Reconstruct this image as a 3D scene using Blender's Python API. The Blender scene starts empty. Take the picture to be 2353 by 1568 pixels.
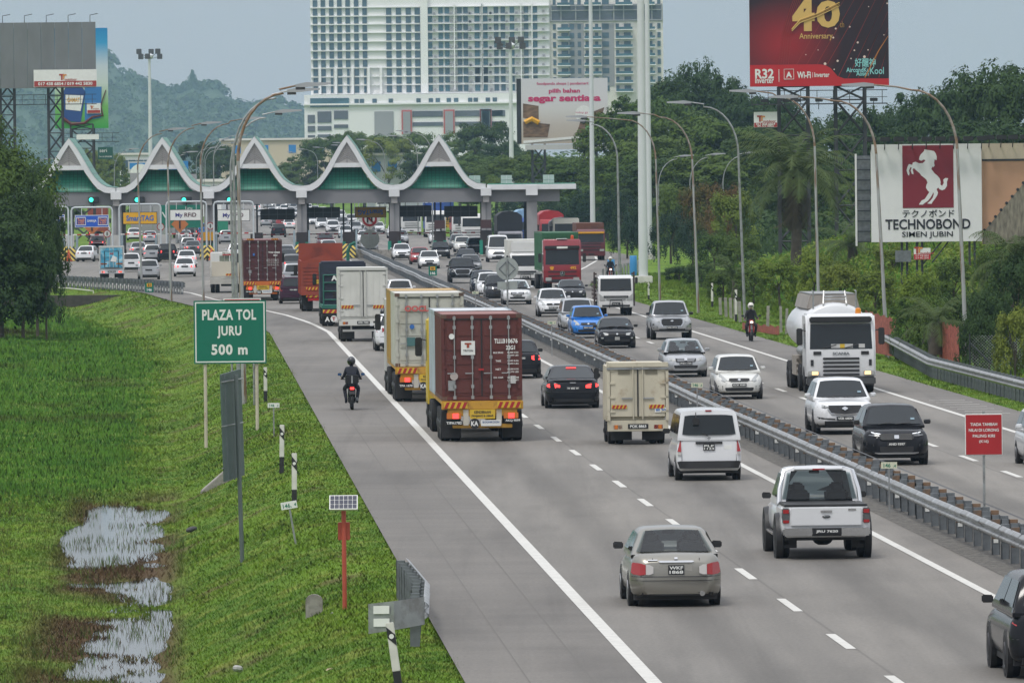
import bpy, bmesh, math, random
import numpy as np
from mathutils import Vector, Matrix
rnd = random.Random(7)
nrng = np.random.default_rng(11)
SC = bpy.context.scene
COL = SC.collection
R = math.radians

# ---------------------------------------------------------------- camera
CAM_H, FOC, PCX, PCY, HOR, ROLL = 8.25, 19000.0, 1176.0, 784.0, 385.0, -0.6
PITCH = math.atan((PCY - HOR) / FOC)
cam_d = bpy.data.cameras.new('camera')
cam_d.sensor_width = 36.0
cam_d.lens = FOC / 2352.0 * 36.0
cam_d.clip_start, cam_d.clip_end = 1.0, 20000.0
cam = bpy.data.objects.new('camera', cam_d)
COL.objects.link(cam)
CAM_M = Matrix.Rotation(math.pi / 2 - PITCH, 3, 'X') @ Matrix.Rotation(R(ROLL), 3, 'Z')
cam.matrix_world = Matrix.Translation((0, 0, CAM_H)) @ CAM_M.to_4x4()
SC.camera = cam

# ---------------------------------------------------------------- sky, sun, exposure
SUN_EL, SUN_AZ = 62.0, 215.0
world = bpy.data.worlds.new('World')
SC.world = world
world.use_nodes = True
wn, wl = world.node_tree.nodes, world.node_tree.links
wn.clear()
sky = wn.new('ShaderNodeTexSky')
sky.sky_type = 'NISHITA'
sky.sun_disc = False
sky.sun_elevation = R(SUN_EL)
sky.sun_rotation = R(SUN_AZ)
sky.air_density, sky.dust_density, sky.ozone_density = 1.0, 3.0, 1.0
wmix = wn.new('ShaderNodeMix')
wmix.data_type = 'RGBA'
wmix.inputs['Factor'].default_value = 0.86
wcn = wn.new('ShaderNodeTexNoise'); wcn.inputs['Scale'].default_value = 2.2; wcn.inputs['Detail'].default_value = 5
wcr = wn.new('ShaderNodeMix'); wcr.data_type = 'RGBA'                     # a soft, slightly uneven overcast deck over the sky
wcr.inputs['A'].default_value = (4.65, 4.82, 5.20, 1); wcr.inputs['B'].default_value = (5.35, 5.40, 5.55, 1)
wl.new(wcn.outputs[0], wcr.inputs['Factor']); wl.new(wcr.outputs['Result'], wmix.inputs['B'])
bg = wn.new('ShaderNodeBackground')
bg.inputs['Strength'].default_value = 0.10
wo = wn.new('ShaderNodeOutputWorld')
wl.new(sky.outputs[0], wmix.inputs['A'])
wtc = wn.new('ShaderNodeTexCoord'); wsx = wn.new('ShaderNodeSeparateXYZ')
wl.new(wtc.outputs['Generated'], wsx.inputs[0])
wmr = wn.new('ShaderNodeMapRange')                         # overcast skies are three times brighter overhead than at the horizon
wmr.inputs[1].default_value, wmr.inputs[2].default_value = 0.0, 1.0
wmr.inputs[3].default_value, wmr.inputs[4].default_value = 1.0, 3.0
wl.new(wsx.outputs['Z'], wmr.inputs[0])
wmu = wn.new('ShaderNodeMix'); wmu.data_type = 'RGBA'; wmu.blend_type = 'MULTIPLY'; wmu.inputs['Factor'].default_value = 1.0
wl.new(wmix.outputs['Result'], wmu.inputs['A']); wl.new(wmr.outputs[0], wmu.inputs['B'])
wl.new(wmu.outputs['Result'], bg.inputs[0])
wl.new(bg.outputs[0], wo.inputs[0])
sun_d = bpy.data.lights.new('sun', 'SUN')
sun_d.energy = 1.5
sun_d.angle = R(11)
sun_d.color = (1.0, 0.97, 0.92)
sun = bpy.data.objects.new('sun', sun_d)
COL.objects.link(sun)
_az = R(SUN_AZ)
_sd = Vector((math.sin(_az) * math.cos(R(SUN_EL)), math.cos(_az) * math.cos(R(SUN_EL)), math.sin(R(SUN_EL))))
sun.rotation_euler = _sd.to_track_quat('Z', 'Y').to_euler()
SC.view_settings.view_transform = 'Standard'
SC.view_settings.look = 'None'
SC.view_settings.exposure = 0.03
SC.view_settings.gamma = 1.0
SC.view_settings.use_curve_mapping = False
cy_ = SC.cycles
cy_.max_bounces, cy_.diffuse_bounces, cy_.glossy_bounces = 5, 2, 2
cy_.transmission_bounces, cy_.transparent_max_bounces, cy_.volume_bounces = 2, 6, 1
cy_.use_denoising = True
cy_.caustics_reflective = cy_.caustics_refractive = False

# ---------------------------------------------------------------- where a point of the photograph stands in the place
def ray(px, py):
 return CAM_M @ Vector((px - PCX, PCY - py, -FOC))
def gp(px, py, z=0.0):
 """point of the plane at height z that the photograph shows at (px, py), in 2352-wide pixels"""
 d = ray(px, py); t = (z - CAM_H) / d.z
 return Vector((d.x * t, d.y * t, z))
def at(px, py, Y):
 d = ray(px, py); t = Y / d.y
 return Vector((d.x * t, Y, CAM_H + d.z * t))
HEAD = 0.040                      # the road runs 2.3 degrees left of the view
RDIR = math.atan(HEAD)
def rx(q, Y): return q - HEAD * Y  # road offset q at distance Y -> world x

# ---------------------------------------------------------------- materials
_mats = {}
def lin(r, g, b):
 return tuple(((c / 255.0) / 12.92 if c <= 10 else ((c / 255.0 + 0.055) / 1.055) ** 2.4) for c in (r, g, b))
def M(name, col, rough=0.5, metal=0.0, var=0.0, vs=2.0, bump=0.0, bs=20.0, coat=0.0, emit=None, es=0.0, col2=None, c2s=1.0, c2t=(0.45, 0.62),
      spec=0.5, stretch=None, coord='Object'):
 """principled material; var = light/dark noise, col2 = second colour in noise patches (dirt, rust), bump = fine relief"""
 if name in _mats: return _mats[name]
 m = bpy.data.materials.new(name); m.use_nodes = True
 n, l = m.node_tree.nodes, m.node_tree.links
 p = n['Principled BSDF']
 p.inputs['Base Color'].default_value = (*col, 1)
 p.inputs['Roughness'].default_value = rough
 p.inputs['Metallic'].default_value = metal
 p.inputs['Specular IOR Level'].default_value = spec
 if coat:
  p.inputs['Coat Weight'].default_value = coat; p.inputs['Coat Roughness'].default_value = 0.06
 if emit is not None:
  p.inputs['Emission Color'].default_value = (*emit, 1); p.inputs['Emission Strength'].default_value = es
 vec = None
 if var or col2 is not None or bump:
  tc = n.new('ShaderNodeTexCoord'); vec = tc.outputs[coord]
  if stretch:
   mp = n.new('ShaderNodeMapping'); mp.inputs['Scale'].default_value = stretch
   l.new(vec, mp.inputs[0]); vec = mp.outputs[0]
 cur = None
 if col2 is not None:
  t = n.new('ShaderNodeTexNoise'); t.inputs['Scale'].default_value = c2s; t.inputs['Detail'].default_value = 6
  t.inputs['Roughness'].default_value = 0.65
  l.new(vec, t.inputs['Vector'])
  rp = n.new('ShaderNodeMapRange'); rp.inputs[1].default_value, rp.inputs[2].default_value = c2t
  l.new(t.outputs[0], rp.inputs[0])
  mx = n.new('ShaderNodeMix'); mx.data_type = 'RGBA'
  mx.inputs['A'].default_value = (*col, 1); mx.inputs['B'].default_value = (*col2, 1)
  l.new(rp.outputs[0], mx.inputs['Factor']); cur = mx.outputs['Result']
 if var:
  t = n.new('ShaderNodeTexNoise'); t.inputs['Scale'].default_value = vs; t.inputs['Detail'].default_value = 5
  l.new(vec, t.inputs['Vector'])
  rp = n.new('ShaderNodeMapRange')
  rp.inputs[1].default_value, rp.inputs[2].default_value = 0.3, 0.7
  rp.inputs[3].default_value, rp.inputs[4].default_value = 1 - var, 1 + var
  l.new(t.outputs[0], rp.inputs[0])
  mx = n.new('ShaderNodeMix'); mx.data_type = 'RGBA'; mx.blend_type = 'MULTIPLY'; mx.inputs['Factor'].default_value = 1
  if cur is None: mx.inputs['A'].default_value = (*col, 1)
  else: l.new(cur, mx.inputs['A'])
  l.new(rp.outputs[0], mx.inputs['B']); cur = mx.outputs['Result']
 if cur is not None: l.new(cur, p.inputs['Base Color'])
 if bump:
  t = n.new('ShaderNodeTexNoise'); t.inputs['Scale'].default_value = bs; t.inputs['Detail'].default_value = 4
  l.new(vec, t.inputs['Vector'])
  b = n.new('ShaderNodeBump'); b.inputs['Strength'].default_value = bump; b.inputs['Distance'].default_value = 0.05
  l.new(t.outputs[0], b.inputs['Height']); l.new(b.outputs[0], p.inputs['Normal'])
 _mats[name] = m
 return m

# ---------------------------------------------------------------- mesh collecting
class MB:
 def __init__(s): s.v, s.f = [], []
 def add(s, vs, fs):
  o = len(s.v); s.v += [tuple(p) for p in vs]; s.f += [tuple(i + o for i in q) for q in fs]; return s
 def box(s, x0, x1, y0, y1, z0, z1):
  return s.add([(x0,y0,z0),(x1,y0,z0),(x1,y1,z0),(x0,y1,z0),(x0,y0,z1),(x1,y0,z1),(x1,y1,z1),(x0,y1,z1)],
                     [(0,3,2,1),(4,5,6,7),(0,1,5,4),(1,2,6,5),(2,3,7,6),(3,0,4,7)])
 def cbox(s, cx, cy, cz, sx, sy, sz): return s.box(cx-sx/2, cx+sx/2, cy-sy/2, cy+sy/2, cz-sz/2, cz+sz/2)
 def quad(s, a, b, c, d): return s.add([a, b, c, d], [(0,1,2,3)])
 def loft(s, rings, closed=True, cap=True):
  n = len(rings[0]); vs = [p for r in rings for p in r]; fs = []
  for i in range(len(rings) - 1):
   for j in range(n if closed else n - 1):
    k = (j + 1) % n
    fs.append((i*n+j, i*n+k, (i+1)*n+k, (i+1)*n+j))
  if cap and closed:
   fs.append(tuple(range(n - 1, -1, -1))); fs.append(tuple((len(rings)-1)*n + j for j in range(n)))
  return s.add(vs, fs)
 def bar(s, p, q, r0, r1=None, n=8):
  p, q = Vector(p), Vector(q); r1 = r0 if r1 is None else r1
  d = (q - p).normalized(); a = d.orthogonal().normalized(); b = d.cross(a)
  if n == 4: a, b = (a + b).normalized(), (b - a).normalized()
  c = [(math.cos(2*math.pi*i/n), math.sin(2*math.pi*i/n)) for i in range(n)]
  return s.loft([[p + (a*u + b*w) * r0 for u, w in c], [q + (a*u + b*w) * r1 for u, w in c]])
 def path(s, pts, r, n=8, r1=None):
  pts = [Vector(p) for p in pts]; r1 = r if r1 is None else r1; rings = []; a = None
  for i, p in enumerate(pts):
   d = (pts[min(i+1, len(pts)-1)] - pts[max(i-1, 0)]).normalized()
   a = d.orthogonal().normalized() if a is None else (a - d * a.dot(d)).normalized()
   b = d.cross(a); rr = r + (r1 - r) * i / max(1, len(pts) - 1)
   rings.append([p + (a*math.cos(2*math.pi*k/n) + b*math.sin(2*math.pi*k/n)) * rr for k in range(n)])
  return s.loft(rings)
 def prism(s, poly, y0, y1):          # poly in (x, z)
  n = len(poly)
  return s.add([(x, y0, z) for x, z in poly] + [(x, y1, z) for x, z in poly],
                     [tuple(range(n)), tuple(range(2*n-1, n-1, -1))] + [(i, i+n, (i+1) % n + n, (i+1) % n) for i in range(n)])
 def xprism(s, poly, x0, x1):         # poly in (y, z)
  n = len(poly)
  return s.add([(x0, y, z) for y, z in poly] + [(x1, y, z) for y, z in poly],
                     [tuple(range(n)), tuple(range(2*n-1, n-1, -1))] + [(i, i+n, (i+1) % n + n, (i+1) % n) for i in range(n)])
 def lathe(s, prof, axis='z', n=16, c=(0, 0, 0)):   # prof: (radius, height)
  rings = []
  for r, h in prof:
   ring = []
   for k in range(n):
    a = 2*math.pi*k/n; u, w = r*math.cos(a), r*math.sin(a)
    ring.append({'z': (c[0]+u, c[1]+w, c[2]+h), 'x': (c[0]+h, c[1]+u, c[2]+w), 'y': (c[0]+u, c[1]+h, c[2]+w)}[axis])
   rings.append(ring)
  return s.loft(rings)
 def disc(s, cx, y, cz, r, n=20, y1=None):
  y1 = y + 0.01 if y1 is None else y1
  return s.prism([(cx + r*math.cos(2*math.pi*i/n), cz + r*math.sin(2*math.pi*i/n)) for i in range(n)], y, y1)
 def ball(s, c, rx_, ry, rz, n=10, m=7):
  rings = [[(c[0]+rx_*math.sin(math.pi*i/m)*math.cos(2*math.pi*j/n), c[1]+ry*math.sin(math.pi*i/m)*math.sin(2*math.pi*j/n),
                   c[2]+rz*math.cos(math.pi*i/m)) for j in range(n)] for i in range(1, m)]
  return s.loft(rings)
 def mesh(s, name='mesh', smooth=None, bevel=0.0, seg=2, normals=True):
  me = bpy.data.meshes.new(name)
  me.from_pydata(s.v, [], s.f)
  if normals or bevel:
   bm = bmesh.new(); bm.from_mesh(me)
   bmesh.ops.remove_doubles(bm, verts=bm.verts, dist=1e-5)
   bmesh.ops.recalc_face_normals(bm, faces=bm.faces)
   if bevel:
    es = [e for e in bm.edges if len(e.link_faces) == 2 and e.calc_face_angle(0) > 0.5]
    bmesh.ops.bevel(bm, geom=es, offset=bevel, segments=seg, affect='EDGES', clamp_overlap=True)
   bm.to_mesh(me); bm.free()
  if smooth:
   me.shade_smooth(); me.set_sharp_from_angle(angle=R(smooth))
  me.update()
  return me
 def B(s, name, mat, parent=None, loc=None, rot=None, smooth=None, bevel=0.0, seg=2, normals=True):
  return put(name, s.mesh(name, smooth, bevel, seg, normals), mat, parent, loc, rot)
def put(name, me, mat, parent=None, loc=None, rot=None):
 o = bpy.data.objects.new(name, me); COL.objects.link(o)
 if len(me.materials) == 0: me.materials.append(mat)
 elif me.materials[0] != mat:
  o.material_slots[0].link = 'OBJECT'; o.material_slots[0].material = mat
 if parent is not None: o.parent = parent
 if loc is not None: o.location = loc
 if rot is not None: o.rotation_euler = rot
 return o
def tag(o, label, cat, group=None, kind=None):
 o['label'] = label
 if cat: o['category'] = cat
 if group: o['group'] = group
 if kind: o['kind'] = kind
 return o
def thing(name, label, cat, loc=(0, 0, 0), rz=0.0, group=None):
 o = bpy.data.objects.new(name, None); COL.objects.link(o)
 o.location = loc; o.rotation_euler = (0, 0, rz); o.empty_display_size = 0.2
 return tag(o, label, cat, group)
def copy_tree(o, parent=None, loc=None, rot=None, label=None, scale=None):
 c = o.copy(); COL.objects.link(c); c.parent = parent
 if loc is not None: c.location = loc
 if rot is not None: c.rotation_euler = rot
 if scale is not None: c.scale = scale
 if label: c['label'] = label
 for ch in o.children: copy_tree(ch, c)
 return c
def pydata(name, V, F, mat, smooth=False, attr=None):
 """big meshes from numpy arrays; F is (n,3) or (n,4)"""
 me = bpy.data.meshes.new(name)
 V = np.asarray(V, dtype=np.float32); F = np.asarray(F, dtype=np.int32); k = F.shape[1]
 me.vertices.add(len(V)); me.vertices.foreach_set('co', V.ravel())
 me.loops.add(F.size); me.loops.foreach_set('vertex_index', F.ravel())
 me.polygons.add(len(F)); me.polygons.foreach_set('loop_start', np.arange(0, F.size, k, dtype=np.int32))
 me.polygons.foreach_set('loop_total', np.full(len(F), k, dtype=np.int32))
 if smooth: me.polygons.foreach_set('use_smooth', np.ones(len(F), dtype=bool))
 me.update(calc_edges=True)
 if mat: me.materials.append(mat)
 return me
_txt = {}
def text_mesh(s, bold=0.0, spacing=1.0):
 k = (s, bold, spacing)
 if k in _txt: return _txt[k]
 c = bpy.data.curves.new('lettering', 'FONT'); c.body = s; c.size = 1.0; c.align_x = 'CENTER'; c.align_y = 'CENTER'
 c.offset = bold; c.space_character = spacing; c.resolution_u = 3
 o = bpy.data.objects.new('lettering', c); COL.objects.link(o)
 me = bpy.data.meshes.new_from_object(o); me.name = 'lettering'
 bpy.data.objects.remove(o); bpy.data.curves.remove(c)
 # centre on the middle of the ink and scale to unit ink height
 if len(me.vertices):
  a = np.empty(len(me.vertices) * 3, dtype=np.float32); me.vertices.foreach_get('co', a); a = a.reshape(-1, 3)
  lo, hi = a.min(0), a.max(0); a -= (lo + hi) / 2; a /= max(1e-6, hi[1] - lo[1]); a[:, 2] = 0
  me.vertices.foreach_set('co', a.ravel()); me['w'] = float((hi[0] - lo[0]) / max(1e-6, hi[1] - lo[1])); me.update()
 _txt[k] = me
 return me
def text(s, mat, h, parent, loc, w=None, bold=0.0, spacing=1.0, back=False, name='lettering', roll=0.0):
 """flat print: ink height h, ink width w; faces -y (or +y with back=True)"""
 me = text_mesh(s, bold, spacing)
 o = put(name, me, mat, parent, loc, (math.pi/2, roll, math.pi if back else 0))
 o.scale = ((w / me.get('w', 1.0)) if w else h, h, 1)
 return o

# ================================================================ ground, road, water, grass
def interp(tab, x):
 return float(np.interp(x, [a for a, b in tab], [b for a, b in tab]))
QL_TAB = [(60,4.5),(420,4.5),(445,4.0),(470,3.0),(507,0.7),(530,-0.8),(565,-2.6),(600,-7.0),(640,-11.5),(700,-15.5),(760,-18),(850,-18),(950,-7),(1050,2),(1150,4.5),(9000,4.5)]
QR_TAB = [(60,27.8),(545,27.8),(575,28.4),(600,30.0),(640,33.5),(680,36.5),(730,40),(775,42),(850,41),(950,35),(1050,29.5),(1150,27.8),(9000,27.8)]
def qL(Y): return interp(QL_TAB, Y)
def qR(Y): return interp(QR_TAB, Y)
def vnoise(x, y, seed=0):
 """smooth value noise on numpy arrays, about -1..1"""
 x = np.asarray(x, float); y = np.asarray(y, float)
 xi, yi = np.floor(x).astype(np.int64), np.floor(y).astype(np.int64); xf, yf = x - xi, y - yi
 u, v = xf*xf*(3-2*xf), yf*yf*(3-2*yf)
 def h(a, b):
  n = (a * 374761393 + b * 668265263 + seed * 974711) & 0x7fffffff
  n = ((n ^ (n >> 13)) * 1274126177) & 0x7fffffff
  return ((n ^ (n >> 16)) & 0xffff) / 32767.5 - 1.0
 return (h(xi,yi)*(1-u)+h(xi+1,yi)*u)*(1-v) + (h(xi,yi+1)*(1-u)+h(xi+1,yi+1)*u)*v
def fbm(x, y, seed=0, o=4):
 r = 0; a = 1.0; t = 0
 for i in range(o):
  r = r + a * vnoise(np.asarray(x) * 2**i, np.asarray(y) * 2**i, seed + i * 17); t += a; a *= 0.5
 return r / t
_qlx, _qly = [a for a, b in QL_TAB], [b for a, b in QL_TAB]
_qrx, _qry = [a for a, b in QR_TAB], [b for a, b in QR_TAB]
WATER_Z = -1.45
def sstep(a, b, x):
 t = np.clip((np.asarray(x, float) - a) / (b - a), 0, 1); return t*t*(3-2*t)
def left_z(d, Y):
 """height of the verge, d metres left of the paved edge"""
 d = np.asarray(d, float); Y = np.asarray(Y, float)
 deep = np.interp(Y, [0, 330, 470, 560, 640], [1.33, 1.33, 1.22, 0.9, 0.05])
 z = -0.04 - deep * sstep(0.7, 5.3, d)
 z = z + 0.05 * fbm(d * 0.6, Y * 0.25, 3) * sstep(0.3, 2.0, d)
 wet = sstep(4.0, 5.2, d) * (1 - sstep(6.9, 8.0, d + .7 * vnoise(Y * .1, Y * 0, 3))) * sstep(138, 150, Y) * (1 - sstep(236, 248, Y))
 pools = -1.484 + 0.14 * fbm(d * 0.28 + 3, Y * 0.085, 21, 3) + 0.05 * fbm(d * 1.3, Y * 0.5, 5, 2)
 z = z * (1 - wet) + pools * wet
 z = z + (1 - wet) * 0.16 * sstep(9.5, 13, d) * (Y < 500)
 return z
def right_z(d, Y):
 d = np.asarray(d, float); Y = np.asarray(Y, float)
 hgt = np.interp(Y, [0, 260, 330, 400, 470, 560, 640, 760], [0.2, 0.4, 1.4, 3.2, 4.6, 4.2, 2.0, 1.0])
 z = -0.04 + hgt * sstep(6.5, 24, d)
 dip = sstep(2.0, 4.0, d) * (1 - sstep(6, 9, d)) * (1 - sstep(380, 430, Y))
 return z - 0.45 * dip + 0.06 * fbm(d * 0.5, Y * 0.2, 9) * sstep(0.3, 2, d)
YS = np.concatenate([np.arange(70, 330, 1.5), np.arange(330, 700, 4), np.arange(700, 1300, 25), np.array([1300, 1600, 2000, 3000, 4500, 7000, 12000])])
DL = np.concatenate([[0, .3, .7, 1.1, 1.6, 2.1, 2.6, 3.2], np.arange(3.6, 12, .4), [13, 14.5, 16.5, 19, 23, 30, 45, 80, 200, 600, 2500]])
DR = np.concatenate([[0, .4, 1, 2, 3, 4, 5, 6, 7.5], np.arange(9, 30, 1.5), [33, 40, 60, 100, 250, 700, 2500]])
cols = len(DL) + len(DR)
V = []
for Y in YS:
 a, b = qL(Y), qR(Y)
 zl, zr = left_z(DL, Y), right_z(DR, Y)
 for d, z in zip(DL[::-1], zl[::-1]): V.append((rx(a - d, Y), Y, z if d > 0 else -0.05))
 for d, z in zip(DR, zr): V.append((rx(b + d, Y), Y, z if d > 0 else -0.05))
F = [(i*cols+j, i*cols+j+1, (i+1)*cols+j+1, (i+1)*cols+j) for i in range(len(YS)-1) for j in range(cols-1)]

def soft_normal(n, l, p, k, up=1.0):
 """blades and leaves scatter light like a soft mass: lean their shading normal upwards"""
 g = n.new('ShaderNodeNewGeometry'); a = n.new('ShaderNodeVectorMath'); a.operation = 'SCALE'; a.inputs['Scale'].default_value = k
 b = n.new('ShaderNodeVectorMath'); b.operation = 'ADD'; b.inputs[1].default_value = (0, 0, up); c = n.new('ShaderNodeVectorMath'); c.operation = 'NORMALIZE'
 l.new(g.outputs['Normal'], a.inputs[0]); l.new(a.outputs[0], b.inputs[0]); l.new(b.outputs[0], c.inputs[0]); l.new(c.outputs[0], p.inputs['Normal'])
def grass_mat(name, c1, c2, c3, brown, s1=0.25, s2=1.6):
 m = bpy.data.materials.new(name); m.use_nodes = True
 n, l = m.node_tree.nodes, m.node_tree.links; p = n['Principled BSDF']
 p.inputs['Roughness'].default_value = 0.8; p.inputs['Specular IOR Level'].default_value = 0.06
 tc = n.new('ShaderNodeTexCoord')
 def noise(scale, lo, hi, det=4):
  mp = n.new('ShaderNodeMapping'); mp.inputs['Scale'].default_value = (1, 0.45, 1); l.new(tc.outputs['Object'], mp.inputs[0])
  t = n.new('ShaderNodeTexNoise'); t.inputs['Scale'].default_value = scale; t.inputs['Detail'].default_value = det
  l.new(mp.outputs[0], t.inputs['Vector'])
  r = n.new('ShaderNodeMapRange'); r.inputs[1].default_value = lo; r.inputs[2].default_value = hi; l.new(t.outputs[0], r.inputs[0])
  return r.outputs[0]
 def mix(f, a, b):
  x = n.new('ShaderNodeMix'); x.data_type = 'RGBA'; l.new(f, x.inputs['Factor'])
  for s, k in ((a, 'A'), (b, 'B')):
   if isinstance(s, tuple): x.inputs[k].default_value = (*s, 1)
   else: l.new(s, x.inputs[k])
  return x.outputs['Result']
 c = mix(noise(s1, .38, .62), c1, c2)
 c = mix(noise(s2, .48, .72), c, c3)
 at_ = n.new('ShaderNodeAttribute'); at_.attribute_name = 'brown'
 c = mix(at_.outputs['Fac'], c, brown)
 l.new(c, p.inputs['Base Color'])
 soft_normal(n, l, p, .22)
 return m
GRASS = grass_mat('grass', (0.108, 0.192, 0.016), (0.066, 0.138, 0.013), (0.168, 0.212, 0.036), (0.085, 0.055, 0.028))
GRASS_LOW = grass_mat('tall_grass', (0.098, 0.238, 0.028), (0.066, 0.180, 0.024), (0.142, 0.250, 0.040), (0.085, 0.060, 0.028), 0.16, 1.0)
def brownness(x, y):
 q = x + HEAD * y; d = np.interp(y, _qlx, _qly) - q
 wet = sstep(4.2, 5.0, d) * (1 - sstep(7.0, 8.4, d)) * sstep(138, 150, y) * (1 - sstep(240, 252, y))
 b = wet * sstep(-0.55, 0.05, fbm(x * 0.5, y * 0.16, 31))
 b = np.maximum(b, sstep(0.33, 0.5, fbm(x * 0.6, y * 0.5, 77)) * (d > .8) * (d < 5.5) * 0.75)     # bare soil scars on the slope
 dirt = sstep(0.42, 0.6, fbm(x * 0.16, y * 0.10, 91)) * (d > 6) * (y > 250) * 0.4                    # trodden patches below the slope
 b = np.maximum(b, dirt)
 path = np.exp(-((y - 478 + (d - 14) * 1.5) / 7.0) ** 2) * sstep(8, 13, d)
 return np.clip(np.maximum(b, path), 0, 1) * (d > 0)
def add_attr(me, name, arr):
 a = me.attributes.new(name, 'FLOAT', 'POINT'); a.data.foreach_set('value', np.asarray(arr, np.float32))
gm = pydata('ground', V, F, GRASS, smooth=True)
Va = np.array(V)
add_attr(gm, 'brown', brownness(Va[:, 0], Va[:, 1]))
ground = put('ground', gm, GRASS); ground['kind'] = 'structure'; ground['label'] = 'green grassy verges and land on both sides of the road'

# ---- the paved road
def road_mat(name, base, shade, tracks=True):
 m = bpy.data.materials.new(name); m.use_nodes = True
 n, l = m.node_tree.nodes, m.node_tree.links; p = n['Principled BSDF']
 p.inputs['Roughness'].default_value = 0.72; p.inputs['Specular IOR Level'].default_value = 0.3
 tc = n.new('ShaderNodeTexCoord')
 def noise(scale, st, lo, hi, o0, o1, det=6):
  mp = n.new('ShaderNodeMapping'); mp.inputs['Scale'].default_value = st; mp.inputs['Rotation'].default_value = (0, 0, -RDIR)
  l.new(tc.outputs['Object'], mp.inputs[0])
  t = n.new('ShaderNodeTexNoise'); t.inputs['Scale'].default_value = scale; t.inputs['Detail'].default_value = det
  t.inputs['Roughness'].default_value = 0.6; l.new(mp.outputs[0], t.inputs['Vector'])
  r = n.new('ShaderNodeMapRange'); r.inputs[1].default_value = lo; r.inputs[2].default_value = hi
  r.inputs[3].default_value = o0; r.inputs[4].default_value = o1; l.new(t.outputs[0], r.inputs[0]); return r.outputs[0]
 def mul(a, b):
  x = n.new('ShaderNodeMath'); x.operation = 'MULTIPLY'
  for i, s in enumerate((a, b)):
   if isinstance(s, float): x.inputs[i].default_value = s
   else: l.new(s, x.inputs[i])
  return x.outputs[0]
 f = mul(noise(0.9, (1, .04, 1) if tracks else (.14, .6, 1), .3, .7, .84 if tracks else .90, 1.12 if tracks else 1.07), noise(0.05, (1, .5, 1), .35, .65, .84, 1.10))
 f = mul(f, noise(14.0, (1, .35, 1), .25, .75, .86, 1.13, 3))
 f = mul(f, noise(1.7, (1, .012, 1), .54, .74, 1.0, .84, 5)); f = mul(f, noise(.10, (.6, .5, 1), .50, .62, 1.0, .90, 4))
 f = mul(f, noise(0.35, (1, .12, 1), .52, .70, 1.0, .74, 8))
 if tracks:
  at_ = n.new('ShaderNodeAttribute'); at_.attribute_name = 'lane'          # metres from the lane's middle
  ab = n.new('ShaderNodeMath'); ab.operation = 'ABSOLUTE'; l.new(at_.outputs['Fac'], ab.inputs[0])
  r = n.new('ShaderNodeMapRange'); r.interpolation_type = 'SMOOTHSTEP'
  r.inputs[1].default_value = 0.15; r.inputs[2].default_value = 0.75; r.inputs[3].default_value = 0.75; r.inputs[4].default_value = 1.0
  l.new(ab.outputs[0], r.inputs[0]); f = mul(f, r.outputs[0])              # oil-darkened middle of each lane
 mx = n.new('ShaderNodeMix'); mx.data_type = 'RGBA'; mx.inputs['A'].default_value = (*shade, 1); mx.inputs['B'].default_value = (*base, 1)
 l.new(noise(0.12, (1, .12, 1), .4, .6, 0, 1), mx.inputs['Factor'])
 m2 = n.new('ShaderNodeMix'); m2.data_type = 'RGBA'; m2.blend_type = 'MULTIPLY'; m2.inputs['Factor'].default_value = 1
 l.new(mx.outputs['Result'], m2.inputs['A']); l.new(f, m2.inputs['B']); l.new(m2.outputs['Result'], p.inputs['Base Color'])
 t = n.new('ShaderNodeTexNoise'); t.inputs['Scale'].default_value = 30; l.new(tc.outputs['Object'], t.inputs['Vector'])
 b = n.new('ShaderNodeBump'); b.inputs['Strength'].default_value = 0.25; b.inputs['Distance'].default_value = 0.01
 l.new(t.outputs[0], b.inputs['Height']); l.new(b.outputs[0], p.inputs['Normal'])
 return m
ASPHALT = road_mat('asphalt', (0.205, 0.190, 0.168), (0.170, 0.159, 0.143))
SHOULDER = road_mat('shoulder_concrete', (0.180, 0.166, 0.148), (0.142, 0.132, 0.119), False)
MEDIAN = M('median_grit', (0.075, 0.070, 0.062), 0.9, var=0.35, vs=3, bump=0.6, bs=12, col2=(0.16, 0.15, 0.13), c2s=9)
RY = np.concatenate([np.arange(70, 480, 10), np.arange(480, 1160, 10), np.arange(1160, 3200, 60)])
def sheet(name, fa, fb, mat, z, kind='structure', cuts=1, lane=None, y0=0, y1=9e9):
 V, F, at_ = [], [], []
 ys = [y for y in RY if y0 <= y <= y1]
 for Y in ys:
  a, b = fa(Y), fb(Y)
  for c in range(cuts + 1):
   q = a + (b - a) * c / cuts; V.append((rx(q, Y), Y, z))
   at_.append(min((q - k for k in lane), key=abs) if lane else 9)
 w = cuts + 1
 F = [(i*w+j, i*w+j+1, (i+1)*w+j+1, (i+1)*w+j) for i in range(len(ys)-1) for j in range(cuts)]
 me = pydata(name, V, F, mat); add_attr(me, 'lane', at_)
 o = put(name, me, mat); o['kind'] = kind; return o
LANES = (9.4, 13.35, 19.9, 23.7)
road = sheet('road', lambda Y: min(7.5, qL(Y) + 3.0), lambda Y: max(25.5, qR(Y) - 2.3), ASPHALT, 0.0, cuts=80, lane=LANES)
road['label'] = 'grey asphalt expressway lanes on both sides of the median'
sh = sheet('road_shoulder', qL, lambda Y: min(7.5, qL(Y) + 3.0), SHOULDER, 0.0, cuts=2); sh['label'] = 'paved hard shoulder along the grassy ditch'
sh = sheet('road_shoulder', lambda Y: max(25.5, qR(Y) - 2.3), qR, SHOULDER, 0.0, cuts=2); sh['label'] = 'paved hard shoulder along the scrub bank'
md = sheet('median_strip', lambda Y: 16.35, lambda Y: 18.0, MEDIAN, 0.006, cuts=1, y1=815); md['label'] = 'dark gritty strip under the median guardrail'
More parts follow.
